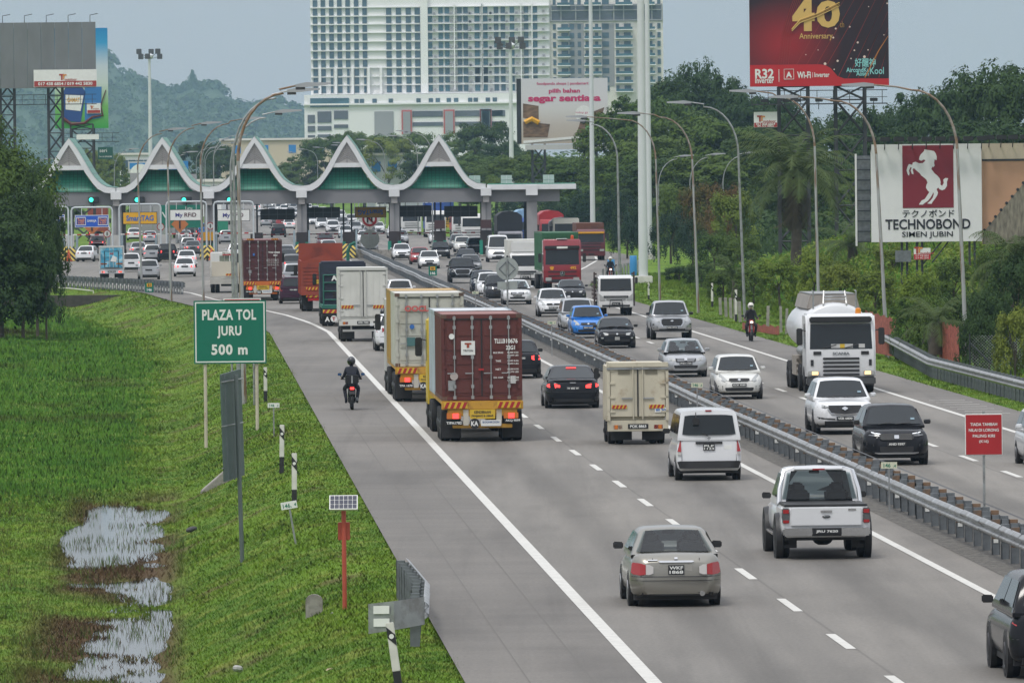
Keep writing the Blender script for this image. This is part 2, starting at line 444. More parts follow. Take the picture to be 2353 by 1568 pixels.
PAINT = M('road_paint', (0.54, 0.53, 0.49), 0.6, var=0.10, vs=3, col2=(0.36, 0.35, 0.33), c2s=5, c2t=(.56, .74))
def stripe(name, fq, w, ya, yb, parent=None, step=10):
 mb = MB(); ys = list(np.arange(ya, yb, step)) + [yb]; vs = []
 for Y in ys:
  q = fq(Y); vs += [(rx(q - w/2, Y), Y, 0.008), (rx(q + w/2, Y), Y, 0.008)]
 mb.add(vs, [(2*i, 2*i+1, 2*i+3, 2*i+2) for i in range(len(ys)-1)])
 return mb.B(name, PAINT, parent, normals=False)
stripe('edge_line', lambda Y: min(7.5, qL(Y) + 3.0), 0.24, 70, 640, road)
stripe('edge_line', lambda Y: 15.4, 0.19, 70, 770, road)
stripe('edge_line', lambda Y: 18.35, 0.17, 70, 770, road)
stripe('edge_line', lambda Y: max(25.5, qR(Y) - 2.3 if Y < 600 else qR(Y) - 3.2), 0.20, 70, 760, road)
dash = MB().box(-0.085, 0.085, 0, 4.5, 0, 0.004).mesh('lane_marking')
for q, ph in ((11.35, gp(1748, 1330).y), (21.95, gp(2241, 1059).y)):
 y = ph % 12 + 84
 while y < 640:
  put('lane_marking', dash, PAINT, road, (rx(q, y), y, 0.005), (0, 0, RDIR)); y += 12
for i in range(7):      # the short cross lines of the rumble strips on the shoulder
 for yy, qq in ((272, 26.0), (335, 26.2), (405, 26.2)):
  y = yy + i * 2.6
  MB().box(0, 1.25, 0, 0.16, 0.005, 0.009).B('rumble_line', PAINT, road, (rx(qq, y), y, 0), (0, 0, RDIR))
SEAM = M('seam', (0.125, 0.117, 0.106), 0.9)
for d in (1.02, 2.05):
 MB().add([(rx(4.5 + d + k, Y), Y, 0.004) for Y in (70, 300) for k in (0, 0.022)], [(0, 1, 3, 2)]).B('seam', SEAM, sh, normals=False)

# ---- standing water in the ditch
wm = bpy.data.materials.new('ditch_water'); wm.use_nodes = True
_p = wm.node_tree.nodes['Principled BSDF']
_p.inputs['Base Color'].default_value = (0.030, 0.032, 0.026, 1); _p.inputs['Roughness'].default_value = 0.06; _p.inputs['IOR'].default_value = 1.33
_t = wm.node_tree.nodes.new('ShaderNodeTexNoise'); _t.inputs['Scale'].default_value = 1.2
_b = wm.node_tree.nodes.new('ShaderNodeBump'); _b.inputs['Strength'].default_value = 0.04; _b.inputs['Distance'].default_value = 0.05
wm.node_tree.links.new(_t.outputs[0], _b.inputs['Height']); wm.node_tree.links.new(_b.outputs[0], _p.inputs['Normal'])
wv = [(rx(qL(Y) - d, Y), Y, WATER_Z) for Y in (136, 250) for d in (12.5, 3.9)]
water = MB().add(wv, [(0, 1, 3, 2)]).B('water', wm, normals=False); water['kind'] = 'structure'; water['label'] = 'shallow standing water in the ditch below the verge'

# ---- grass blades
def blades(name, pts, h, w, lean, mat, label, fan=1, extra=None):
 """pts (n,3); one pointed blade per point (fan = blades per point)"""
 n = len(pts); P = np.repeat(pts, fan, 0); m = len(P)
 a = nrng.uniform(0, math.tau, m); hh = np.repeat(h, fan) * nrng.uniform(.6, 1.15, m); ww = np.repeat(w, fan)
 off = nrng.normal(0, 1, (m, 2)) * (0.0 if fan == 1 else 1.0) * ww[:, None] * 2
 b = a + nrng.uniform(-1, 1, m)
 base = P.copy(); base[:, :2] += off
 V = np.empty((m, 3, 3), np.float32)
 dx, dy = np.cos(a) * ww, np.sin(a) * ww
 V[:, 0] = base - np.stack([dx, dy, np.full(m, .02)], 1); V[:, 1] = base + np.stack([dx, dy, np.full(m, -.02)], 1)
 V[:, 2] = base + np.stack([np.cos(b) * hh * lean, np.sin(b) * hh * lean, hh], 1)
 F = np.arange(m * 3).reshape(-1, 3)
 me = pydata(name, V.reshape(-1, 3), F, mat)
 if extra is not None: add_attr(me, 'brown', np.repeat(np.repeat(extra, fan), 3))
 # blades stand on soft turf: shade them with upward normals so that they read as a lawn, not as spikes
 o = put(name, me, mat); o['kind'] = 'stuff'; o['label'] = label
 return o
def scatter(n, y0, y1, dmax, side, dmin=0.02, pw=1.6):
 u = nrng.uniform(0, 1, n)
 a, b = y0 ** (1 - pw), y1 ** (1 - pw); Y = (a + (b - a) * u) ** (1 / (1 - pw))      # denser near the camera
 d = dmin + (np.vectorize(dmax)(Y) - dmin) * nrng.uniform(0, 1, n)
 if side < 0:
  q = np.interp(Y, _qlx, _qly) - d; z = left_z(d, Y)
 else:
  q = np.interp(Y, _qrx, _qry) + d; z = right_z(d, Y)
 return np.stack([q - HEAD * Y, Y, z], 1), d, Y
P, d, Y = scatter(330000, 124, 640, lambda Y: 6.5 + 0.0240 * Y, -1, -.10)
z = P[:, 2]; keep = ~((z < WATER_Z - 0.015) & (Y < 250) & (nrng.uniform(0, 1, len(z)) > 0.06))
br = brownness(P[:, 0], P[:, 1])
bare = (br > .5) & (d < 5.5) & (nrng.uniform(0, 1, len(z)) < .75)
keep &= ~bare; P, d, Y, br = P[keep], d[keep], Y[keep], br[keep]
low = sstep(4.4, 7.5, d + 1.2 * fbm(P[:, 0] * .4, P[:, 1] * .2, 5)) * sstep(222, 260, Y)
patch = fbm(P[:, 0] * .35, P[:, 1] * .12, 55)
h = (0.045 + 0.03 * sstep(-.2, .5, patch)) * (1 - low) + low * (0.13 + 0.09 * patch)
h = np.where((d < 0.25), h * 0.8, h); h = np.where(br > .4, h * 1.5, h) * (1 + (Y - 130) / 600)
w = np.where(low > .5, 0.016, 0.013) * (1 + (Y - 130) / 260)
s_ = low < nrng.uniform(.2, .8, len(low))
blades('grass', P[s_], h[s_], w[s_], 0.9, GRASS, 'short mown grass on the verge sloping down to the ditch', 1, br[s_])
blades('grass', P[~s_], h[~s_], w[~s_], 0.45, GRASS_LOW, 'longer lush grass on the low ground beyond the ditch', 1, br[~s_])
P, d, Y = scatter(9000, 140, 250, lambda Y: 10.5, -1, 4.3, 1.2)
k = (P[:, 2] < WATER_Z + .12); P = P[k]; P[:, 2] = np.maximum(P[:, 2], WATER_Z - .03)
k = fbm(P[:, 0] * .9, P[:, 1] * .3, 41) > 0.0; P = P[k]
blades('reeds', P, np.full(len(P), .17), np.full(len(P), .009), .35, GRASS_LOW, 'thin brown and green reeds standing in the ditch water', 2, nrng.uniform(.2, 1, len(P)))
P, d, Y = scatter(120000, 225, 640, lambda Y: 13.0, 1, -.12, 1.5)
h = 0.06 + 0.10 * sstep(2, 7, d) + 0.05 * fbm(P[:, 0] * .4, P[:, 1] * .15, 8); h *= (1 + (Y - 200) / 700)
blades('grass', P, h, 0.016 * (1 + (Y - 200) / 300), .7, GRASS, 'grass strip between the paved shoulder and the scrub bank', 1, np.zeros(len(P)))

# ================================================================ guardrails, posts, signs and lamps beside the road
GALV = M('galvanised', (0.34, 0.355, 0.36), 0.42, 0.55, var=0.16, vs=3, col2=(0.24, 0.24, 0.235), c2s=2.5)
GALV_D = M('galvanised_dull', (0.155, 0.170, 0.180), 0.6, 0.25, var=0.22, vs=5)
RUST = M('rusted_steel', (0.200, 0.125, 0.075), 0.8, 0.1, var=0.25, vs=6, col2=(0.135, 0.110, 0.090), c2s=5)
RUSTY_POLE = M('rusty_pole', (0.36, 0.37, 0.37), 0.55, 0.3, col2=(0.20, 0.115, 0.065), c2s=1.3, c2t=(.50, .60), var=.12, stretch=(6, 6, .35))
RUSTY_ARM = M('rusty_arm', (0.205, 0.130, 0.080), 0.75, 0.1, var=.3, vs=4, col2=(0.28, 0.26, 0.24), c2s=1.4)
WHITE = M('white_paint', (0.70, 0.70, 0.68), 0.5, var=0.08, vs=2)
WHITEG = M('white_weathered', (0.62, 0.61, 0.56), 0.7, var=0.12, vs=3, col2=(0.36, 0.33, 0.27), c2s=3, c2t=(.58, .75))
BLACKP = M('black_paint', (0.018, 0.018, 0.020), 0.55)
SIGN_G = M('sign_green', (0.000, 0.145, 0.092), 0.45, var=0.06, vs=1.5)
SIGN_W = M('sign_white', (0.72, 0.73, 0.70), 0.5, var=0.05, vs=3)
SIGN_R = M('sign_red', (0.36, 0.012, 0.016), 0.5, var=0.06, vs=2)
SIGN_BACK = M('sign_back', (0.33, 0.36, 0.34), 0.5, 0.2, var=0.1, vs=3)
CONC = M('concrete', (0.30, 0.285, 0.255), 0.85, var=0.2, vs=3, col2=(0.15, 0.135, 0.115), c2s=2.2)

WB = [(0, .46), (.045, .485), (.085, .53), (.085, .56), (.02, .60), (.02, .64), (.085, .68), (.085, .71), (.045, .755), (0, .78)]   # W profile (out, z)
def beam_mesh(L, side):
 mb = MB(); vs = []
 for y in (0, L):
  for k, (o, z) in enumerate(WB): vs.append((side * o, y, z))
  for o, z in WB[::-1]: vs.append((side * (o - .008), y, z))
 n = len(WB) * 2
 return mb.add(vs, [(j, (j+1) % n, (j+1) % n + n, j + n) for j in range(n)]).mesh('beam', smooth=30)
beam_l, beam_r = beam_mesh(4.02, -1), beam_mesh(4.02, 1)
post_me = MB().box(-.085, .085, -.03, .03, 0, .84).box(-.085, -.07, -.03, .06, 0, .84).box(.07, .085, -.03, .06, 0, .84).mesh('post')
spacer_me = MB().box(-.27, -.10, -.05, .05, .44, .845).box(.10, .27, -.05, .05, .44, .845).mesh('spacer')
bolt_me = MB().box(-.012, .0, -.012, .012, -.012, .012).mesh('bolt')
refl_me = MB().box(-.05, .05, -.045, -.034, -.075, .075).mesh('reflector')
rail = thing('median_guardrail', 'double-sided steel guardrail on dense posts along the median', 'guardrail')
y = 150.0; i = 0
while y < 514:
 q = 17.1; x = rx(q, y)
 jit = 0.02 * math.sin(i * .31)
 p = put('post', post_me, GALV_D, rail, (x, y, 0), (0, 0, RDIR + rnd.uniform(-.05, .05)))
 if i % 4 == 0: put('reflector', refl_me, SIGN_W, p, (0, 0, .33))
 put('spacer', spacer_me, RUST if i % 2 else GALV_D, p, (0, 0.07, rnd.uniform(-.03, .02)))
 if i % 2 == 0:
  dz = 0.012 * math.sin(i * .21)
  put('beam', beam_l, GALV, rail, (rx(q - .27, y) + jit, y, dz), (R(.1 * math.sin(i * .7)), 0, RDIR))
  put('beam', beam_r, GALV, rail, (rx(q + .27, y) + jit, y, -.01), (0, 0, RDIR))
 y += 2.0; i += 1
mb = MB(); mp_ = MB()
for sgn in (-1, 1):
 vs = []; ys = np.arange(y - 1, 812, 12)
 for k, yy in enumerate(ys):
  jj = .06 * math.sin(k * 2.1)
  for o, z in WB: vs.append((rx(17.1 + sgn * (.27 + o), yy) + jj, yy, z + .02 * math.sin(k)))
 n = len(WB); mb.add(vs, [(a*n+j, a*n+j+1, (a+1)*n+j+1, (a+1)*n+j) for a in range(len(ys)-1) for j in range(n-1)])
while y < 812:
 x = rx(17.1, y); mp_.box(x-.085, x+.085, y-.03, y+.03, 0, .84); mp_.box(x-.27, x-.1, y-.05, y+.05, .44, .84).box(x+.1, x+.27, y-.05, y+.05, .44, .84); y += 2.0
o = mb.B('beam', GALV, rail); o['kind'] = 'stuff'
o = mp_.B('far_posts', GALV_D, rail); o['kind'] = 'stuff'
# dark strip added for the thin dark top line of the right-hand beam
MB().add([(rx(17.52 + k, Y), Y, .80) for Y in (140, 812) for k in (0, .07)], [(0, 1, 3, 2)]).B('beam_dark_line', BLACKP, rail, normals=False)

def rail_run(label, pts, side, spacing, tall=.84, refl=False, beam=True, mat=GALV, pmat=GALV_D):
 """guardrail along world points [(x, y, z)...]; the beam is on the side given (+1 = right of travel)"""
 t = thing('guardrail', label, 'guardrail')
 P = [Vector(p) for p in pts]; run = 0; k = 0
 for a, b in zip(P, P[1:]):
  L = (b - a).length; dr = (b - a) / L; ang = math.atan2(-dr.x, dr.y); nb = max(1, round(L / 4))
  for j in range(nb):
   c = a + dr * (L * j / nb); s = Vector((math.cos(ang), math.sin(ang), 0)) * (.16 * side)
   o = put('beam', beam_r if side > 0 else beam_l, mat, t, c + s, (math.asin(dr.z), 0, ang)); o.scale = (1, L / nb / 4.0, 1)
  m = max(1, round(L / spacing))
  for j in range(m):
   c = a + dr * (L * j / m)
   o = put('post', post_me, pmat, t, c, (0, 0, ang)); o.scale = (1, 1, tall / .84)
   if refl: put('reflector', refl_me, SIGN_W, o, (0, 0, .25)).scale = (.55, 1, 1.3)
   put('spacer', MB().box(.0, .16, -.04, .04, .46, .80).mesh('spacer') if False else blk, pmat, o, (.0, .05, 0)).scale = (side, 1, 1)
   k += 1
 return t
blk = MB().box(.05, .16, -.05, .05, .46, .80).mesh('spacer')
# right-hand rail beside the tanker, left-hand rail by the ditch, the rail along the far merge
a = gp(2036, 806);
rr = rail_run('long grey guardrail on the grass strip behind the tanker lorry', [(a.x + .35, a.y + 1.2, 0), (a.x, a.y, 0), (rx(28.9, 318), 318, 0), (rx(29.0, 240), 240, 0)][::-1], -1, 1.33)
near = rail_run('short guardrail with a flared end plate beside the solar post', [(gp(878, 1491).x + .55, 143.2, -.02), (rx(4.25, 151), 151, -.05), (rx(4.15, 160), 160, -.06)], 1, 1.33, .80)
gz = gp(845, 1440, .55)
v0 = Vector((gp(878, 1491).x + .6, 143.2, 0))
flare = MB()
flare.add([(v0.x + .12, v0.y, .36), (v0.x + .12, v0.y, .84), (v0.x - .40, v0.y - .55, .80), (v0.x - .40, v0.y - .55, .30), (v0.x - .85, v0.y - .25, .74), (v0.x - .85, v0.y - .25, .22),
           (v0.x - .40, v0.y - .53, .80), (v0.x - .40, v0.y - .53, .30)], [(0, 1, 2, 3), (3, 2, 4, 5)])
flare.B('end_plate', GALV, near)
for zz in (.36, .58):
 MB().add([(v0.x - .48, v0.y - .52, zz), (v0.x - .48, v0.y - .52, zz + .14), (v0.x - .76, v0.y - .335, zz + .13), (v0.x - .76, v0.y - .335, zz - .01)], [(0, 1, 2, 3)]).B('reflector', SIGN_W, near)
a, b, c = gp(418, 676), gp(300, 668), gp(140, 660)
rail_run('curving guardrail with white post reflectors beside the toll approach', [(a.x, a.y, 0), (b.x, b.y, 0), (c.x, c.y, 0), (c.x - 9, c.y + 22, 0)], 1, 1.2, .86, True)

# ---- little roadside furniture
def delineator(px, py, ptop, label, lean=0.0, z=0.0):
 b = gp(px, py, z); s = FOC / b.y; h = (py - ptop) / s
 t = thing('delineator_post', label, 'road post', b, 0, 'black and white delineator posts'); t.rotation_euler = (0, lean, 0)
 w = .058 * max(1, h / 1.0) if h < 1 else .065
 MB().box(-w, w, -.02, .02, h * .22, h).box(-w, w, .02, .05, h * .22, h * .98).B('shaft', WHITEG, t, bevel=.008)
 MB().box(-w*.98, w*.98, -.019, .048, -.2, h * .22).B('foot', BLACKP, t)
 MB().prism([(-w, h * .94), (w, h * .80), (w, h * .62), (-w, h * .76)], -.026, -.021).B('stripe', BLACKP, t)
 MB().disc(0, -.032, h * .78, w * .62, 12, -.027).B('reflector', SIGN_W, t)
 return t
delineator(610, 913, 843, 'striped marker post just right of the green sign legs')
delineator(647, 1070, 975, 'striped marker post beyond the two metre plates on the verge', .02)
delineator(676, 1148, 1040, 'striped marker post standing right above the leaning 146.4 plate', .01)
delineator(915, 1572, 1427, 'leaning striped marker post in front of the flared rail end', -.13, -.03)
delineator(1345 + 145, 686, 650, 'striped marker post left of the white lorry mirror', 0)
delineator(1691, 738, 665, 'striped marker post left of the rider in the white helmet')
delineator(1636, 704, 650, 'striped marker post on the grass behind the silver pickup')
def plate(px, py, ptop, wpx, hpx, label, lines, col=SIGN_W, tcol=SIGN_G, z=0.0, lean=0, Y=None):
 b = gp(px, py, z) if Y is None else at(px, py, Y); s = FOC / b.y; h = (py - ptop) / s; w = wpx / s; hp = hpx / s
 t = thing('distance_plate', label, 'distance plate', b); t.rotation_euler = (0, lean, RDIR * .5)
 MB().box(-.022, .022, -.012, .012, -.2, h).B('post', GALV, t)
 MB().box(-w/2, w/2, -.03, -.013, h - hp, h).B('panel', col, t, bevel=.004)
 for (s_, th, zc, xc, m_) in lines:
  text(s_, m_ or tcol, hp * th, t, (w * xc, -.034, h - hp * zc), bold=.02)
 return t
TXG = M('plate_green', (0.010, 0.17, 0.10), .5)
plate(629, 990, 925, 27, 11, 'upright white 146.3 plate on the mown verge', [('146', .58, .5, -.14, TXG), ('.3', .42, .55, .33, TXG)])
plate(677, 1236, 1150, 37, 17, 'leaning white 146.4 plate on the mown verge', [('146.', .58, .52, -.12, TXG), ('4', .45, .5, .38, TXG)], lean=-.16, z=-.15)
PLT = M('plate_cream', (0.55, 0.56, 0.42), .5, var=.08)
for px, py, wp, tx, lb in ((2042, 1068, 37, ('146', '.4'), 'pale 146.4 plate rising from the median rail'), (1601, 884, 27, ('146', '.3'), 'pale 146.3 plate on the median near the cream van'),
                         (1267, 741, 19, ('146', '.2'), 'pale 146.2 plate on the median beside the maroon container'), (1092, 672, 15, ('146', ''), 'small 146 plate on the median behind the cream container')):
 Y = 335160 / (px - 355) * .985; b = at(px, py, Y); s = FOC / Y; t = thing('distance_plate', lb, 'distance plate', (b.x, Y, 0))
 MB().box(-.02, .02, -.01, .01, 0, b.z).B('post', GALV, t)
 w, hp = wp / s, wp * .40 / s
 MB().box(-w/2, w/2, -.03, -.012, b.z - hp/2, b.z + hp/2).B('panel', PLT, t)
 text(tx[0], TXG, hp * .62, t, (-w * .13, -.034, b.z), bold=.02)
 if tx[1]: text(tx[1], TXG, hp * .42, t, (w * .34, -.034, b.z - hp * .08), bold=.02)
E1Y = M('plate_yellow', (0.65, 0.33, 0.01), .5)
for px, py, Y, lb in ((343, 660, 561, 'green E1 146 plate beside the curving rail'), (994, 622, 524, 'green E1 146 plate on the median by the white saloon')):
 b = at(px, py, Y); t = thing('distance_plate', lb, 'distance plate', (b.x, Y, 0)); s = FOC / Y; w = 19 / s; hp = 22 / s
 MB().box(-.02, .02, -.01, .01, -.3, b.z + hp/2).B('post', GALV, t)
 MB().box(-w/2, w/2, -.03, -.012, b.z - hp/2, b.z + hp/2).B('panel', SIGN_G, t)
 MB().box(-w*.3, w*.3, -.036, -.031, b.z + hp*.06, b.z + hp*.44).B('badge', E1Y, t)
 text('E1', BLACKP, hp * .24, t, (0, -.042, b.z + hp * .25), bold=.03); text('146', SIGN_W, hp * .30, t, (0, -.036, b.z - hp * .24), bold=.03)

# ---- the green toll plaza sign
sy = 272.0; s = FOC / sy
lo, hi = at(446, 835, sy), at(611, 690, sy)
cx_, w, h = (lo.x + hi.x) / 2, hi.x - lo.x, 145 / s
t = thing('toll_plaza_sign', 'large green road sign reading PLAZA TOL JURU 500 m on two posts', 'road sign', (cx_, sy, 0), R(-1.5))
zb = at(527, 835, sy).z
lg = gp(476, 1012, -.7); rg = gp(584, 968, -.2)
for xx, zz in ((-.35 * w, -.85), (.36 * w, -.35)):
 MB().bar((xx, .07, zz), (xx, .07, zb + .3), .055).B('post', M('cream_post', (0.50, 0.45, 0.36), .7, col2=(.3, .17, .09), c2s=3, c2t=(.6, .7), var=.1), t, smooth=40)
MB().box(-w/2, w/2, -.03, .0, zb, zb + h).B('panel', SIGN_G, t, bevel=.01)
bd = MB()
e, k = .045, .085
bd.box(-w/2+e, w/2-e, -.034, -.031, zb+e, zb+k).box(-w/2+e, w/2-e, -.034, -.031, zb+h-k, zb+h-e).box(-w/2+e, -w/2+k, -.034, -.031, zb+k, zb+h-k).box(w/2-k, w/2-e, -.034, -.031, zb+k, zb+h-k)
bd.B('border', SIGN_W, t)
for tx, zc, ww, hh in (('PLAZA TOL', .775, .745, .17), ('JURU', .50, .335, .20), ('500 m', .225, .50, .17)):
 text(tx, SIGN_W, h * hh, t, (-.01 * w, -.036, zb + h * zc), w * ww, bold=.035, spacing=1.12)
b = at(556, 690, 300); t = thing('red_board', 'red board with white rim rising just behind the green toll sign', 'road sign', (b.x, 300, 0))
MB().box(-.68, .68, 0, .03, b.z - 1.0, b.z + .08).B('panel_rim', SIGN_W, t); MB().box(-.64, .64, -.012, -.002, b.z - .96, b.z + .04).B('panel', SIGN_R, t)
for xx in (-.4, .4): MB().bar((xx, .06, -.5), (xx, .06, b.z), .04).B('post', GALV, t)
# ---- narrow sign seen from its back
b = gp(557, 1288, -.75); s = FOC / b.y
t = thing('turned_sign', 'tall narrow sign seen edge-on from its dark back on the slope', 'road sign', b)
MB().bar((0, 0, -.3), (-.10, 0, (1288 - 860) / s), .05).B('post', M('grey_green_steel', (.13, .155, .155), .5, .4, var=.1), t, smooth=40)
zt, z0 = (1288 - 850) / s, (1288 - 1103) / s
pn = MB().add([(-.40, -.55, z0 + .0), (.02, .75, z0 + .1), (.02 - .06, .75, zt + .02), (-.46, -.55, zt - .08), (-.37, -.57, z0), (.05, .73, z0 + .1), (-.01, .73, zt + .02), (-.43, -.57, zt - .08)],
              [(0, 1, 2, 3), (4, 7, 6, 5), (0, 4, 5, 1), (1, 5, 6, 2), (2, 6, 7, 3), (3, 7, 4, 0)])
pn.B('panel', M('sign_dark_back', (.085, .12, .115), .45, .3, var=.12), t)
for f in (.2, .55, .85):
 MB().bar((-.42 + .42*f + .03, -.55 + 1.3*f - .04, z0 + .02), (-.48 + .42*f + .03, -.55 + 1.3*f - .04, zt - .05), .02, n=6).B('stiffener', GALV_D, t)
for f in (.12, .5, .9):
 zz = z0 + (zt - z0) * f
 MB().bar((-.42, -.6, zz), (.02, .72, zz + .05), .018, n=6).B('bracket', GALV, t)
# ---- solar post
b = gp(792, 1408, -.2); s = FOC / b.y
t = thing('solar_post', 'orange steel post with a small solar panel and box on the verge', 'solar post', b)
ORG = M('orange_paint', (0.42, 0.075, 0.045), .5, var=.12, vs=3)
H_ = (1408 - 1165) / s
MB().bar((0, 0, -.1), (0, 0, H_), .043).B('post', ORG, t, smooth=40)
MB().box(-.115, .115, .03, .14, H_ - .62, H_ - .28).B('control_box', ORG, t, bevel=.01)
pan = MB().add([(-.27, -.20, H_ - .02), (.27, -.20, H_ - .02), (.27, -.02, H_ + .24), (-.27, -.02, H_ + .24), (-.27, -.16, H_ - .05), (.27, -.16, H_ - .05), (.27, .02, H_ + .21), (-.27, .02, H_ + .21)],
              [(0, 1, 2, 3), (4, 7, 6, 5), (0, 4, 5, 1), (1, 5, 6, 2), (2, 6, 7, 3), (3, 7, 4, 0)]).B('panel_frame', WHITE, t)
CELL = M('solar_cell', (.012, .018, .045), .2, coat=.4)
for i in range(6):
 for j in range(3):
  f = lambda u, v: (-.255 + .51 * u, -.1985 + .18 * v - .006, H_ - .0185 + .26 * v + .002)
  u0, v0_, u1, v1 = (i + .06) / 6, .04 + .92 * (j + .06) / 3, (i + .94) / 6, .04 + .92 * (j + .94) / 3
  MB().quad(f(u0, v0_), f(u1, v0_), f(u1, v1), f(u0, v1)).B('cell', CELL, pan, normals=False)
MB().box(-.28, .16, -.16, .18, -.16, .02).B('footing', CONC, t, bevel=.02)
t2 = thing('concrete_stub', 'short round-topped concrete stub beside the solar post', 'bollard', gp(722, 1420, -.35))
MB().prism([(-.165, -.2)] + [(-.165 * math.cos(a), .34 + .13 * math.sin(a)) for a in np.linspace(0, math.pi, 9)] + [(.165, -.2)], -.06, .08).B('block', CONC, t2, bevel=.012)
o = MB().prism([(-.5, -.2), (.5, -.2), (.5, .55), (.32, .62), (-.5, -.05)], -.12, .12).B('culvert_headwall', CONC, None, gp(500, 1122, -1.0), (0, 0, R(15)), bevel=.02); tag(o, 'sloping concrete culvert end in the grass bank', 'culvert')
# ---- red reload sign on the median
sy = 181.0; s = FOC / sy; a = at(2217, 1045, sy); b = at(2302, 950, sy)
t = thing('red_notice_sign', 'red notice TIADA TAMBAH NILAI on a pole rising from the median rail', 'road sign', ((a.x + b.x) / 2, sy, 0))
zb, h, w = (at(2260, 1045, sy)).z, 95 / s, 86 / s
MB().bar((0, .04, 0), (0, .04, zb + h + .06), .028).B('post', GALV, t, smooth=40)
MB().box(-w/2, w/2, -.02, .01, zb, zb + h).B('panel_rim', SIGN_W, t, bevel=.01)
MB().box(-w/2+.018, w/2-.018, -.026, -.021, zb+.018, zb+h-.018).B('panel', SIGN_R, t)
for k, (tx, ww) in enumerate((('TIADA TAMBAH', .72), ('NILAI DI LORONG', .80), ('PALING KIRI', .59), ('(K16)', .25))):
 text(tx, SIGN_W, .066 * (1.15 if k == 3 else 1), t, (0, -.03, zb + h * (.75 - .14 * k)), w * ww, bold=.02)
# ---- sign backs on the median: round disc with diamond frame, and the no U-turn sign
sy = 412.0; s = FOC / sy; c = at(1165, 617, sy); t = thing('round_sign_back', 'round sign seen from its grey back with a small plate below', 'road sign', (c.x, sy, 0))
r = 26 / s
MB().bar((0, -.03, 0), (0, -.03, c.z + r * .9), .045).B('post', GALV, t, smooth=40)
MB().disc(0, .02, c.z, r, 32, .04).B('disc', SIGN_BACK, t)
fr = MB()
for a0 in range(4):
 p0 = (r * .72 * math.cos(a0 * math.pi/2), .0, c.z + r * .72 * math.sin(a0 * math.pi/2)); p1 = (r * .72 * math.cos((a0+1) * math.pi/2), .0, c.z + r * .72 * math.sin((a0+1) * math.pi/2)); fr.bar(p0, p1, .022, n=4)
fr.B('frame', GALV_D, t)
MB().box(-23/s, 23/s, .0, .03, c.z - r - 22/s, c.z - r - 4/s).B('lower_plate', SIGN_BACK, t)
sy = 790.0; s = FOC / sy; c = at(849, 503, sy); t = thing('no_u_turn_sign', 'no U-turn sign on a white diamond at the head of the median', 'road sign', (c.x, sy, 0))
g = lambda n_: n_ / s
MB().bar((0, .02, 0), (0, .02, c.z), .05).B('post', GALV, t)
MB().prism([(-g(27), c.z), (0, c.z - g(27)), (g(27), c.z), (0, c.z + g(27))], -.02, 0).B('diamond', SIGN_W, t)
MB().disc(0, -.04, c.z, g(17), 28, -.025).B('ring', SIGN_R, t); MB().disc(0, -.05, c.z, g(12), 28, -.042).B('face', SIGN_W, t)
MB().path([(-g(5), -.06, c.z - g(8)), (-g(5), -.06, c.z + g(3)), (0, -.06, c.z + g(7)), (g(5), -.06, c.z + g(3)), (g(5), -.06, c.z - g(6))], g(2), 6).B('arrow', BLACKP, t)
MB().add([(-g(12), -.085, c.z + g(9)), (-g(9), -.085, c.z + g(12)), (g(12), -.085, c.z - g(9)), (g(9), -.085, c.z - g(12))], [(0, 1, 2, 3)]).B('slash', SIGN_R, t)
MB().disc(0, -.02, c.z - g(46), g(22), 24, 0).B('lower_disc', SIGN_BACK, t)

# ---- street lamps
LAMPH = M('lamp_head', (.30, .31, .32), .45, .4); LAMPB = M('lamp_box', (.045, .045, .05), .5)
def street_lamp(b, h, reach, side, label, rust=True, r=.11, lean=0.0, dip=0.0, grp='street lamps along the road', headl=1.3):
 """pole with an arm that curves over the road; side +1 = arm to the right"""
 t = thing('street_lamp', label, 'street lamp', b, 0, grp); t.rotation_euler = (0, lean, 0)
 pm, am = (RUSTY_POLE, RUSTY_ARM) if rust else (GALV, GALV)
 hp = h - 2.6
 MB().bar((0, 0, -1.0), (0, 0, hp), r, r * .62, 10).B('pole', pm, t, smooth=40)
 pts = [(0, 0, hp - .02)]
 for a in np.linspace(.15, math.pi / 2, 8):
  pts.append((side * 1.75 * (1 - math.cos(a)), 0, hp + 2.45 * math.sin(a) + (0)))
 pts.append((side * reach * .72, 0, h + dip * .6)); pts.append((side * reach, 0, h + .12 + dip))
 MB().path(pts, r * .60, 8, r * .34).B('arm', am, t, smooth=50)
 e = pts[-1]
 hd = MB().loft([[(e[0], -.06, e[2]-.05), (e[0], .06, e[2]-.05), (e[0], .06, e[2]+.05), (e[0], -.06, e[2]+.05)],
                   [(e[0]+side*headl*.3, -.15, e[2]-.06), (e[0]+side*headl*.3, .15, e[2]-.06), (e[0]+side*headl*.3, .12, e[2]+.12), (e[0]+side*headl*.3, -.12, e[2]+.12)],
                   [(e[0]+side*headl, -.07, e[2]+.02), (e[0]+side*headl, .07, e[2]+.02), (e[0]+side*headl, .05, e[2]+.09), (e[0]+side*headl, -.05, e[2]+.09)]]).B('lamp_head', LAMPH, t, smooth=40)
 MB().box(min(0, side*.35)+e[0], max(0, side*.35)+e[0], -.09, .09, e[2]-.15, e[2]-.05).B('gear_box', LAMPB, hd)
 return t
def lamp_from(px, py, ptop, pend, side, label, rust=True, z=0.0, r=.085, lean=0.0, dip=0.0):
 b = gp(px, py, z); s = FOC / b.y; top = at(px, ptop, b.y).z
 reach = abs(px - pend) / s - 1.2
 return street_lamp(b, top - z, max(2.2, reach), side, label, rust, r, lean, dip)
lamp_from(2221, 845, 193, 1968, -1, 'rusty street lamp nearest on the scrub side, before the horse billboard', r=.10, lean=-.035)
lamp_from(2037, 803, 218, 1803, -1, 'rusty street lamp at the start of the long guardrail', r=.098, lean=-.045)
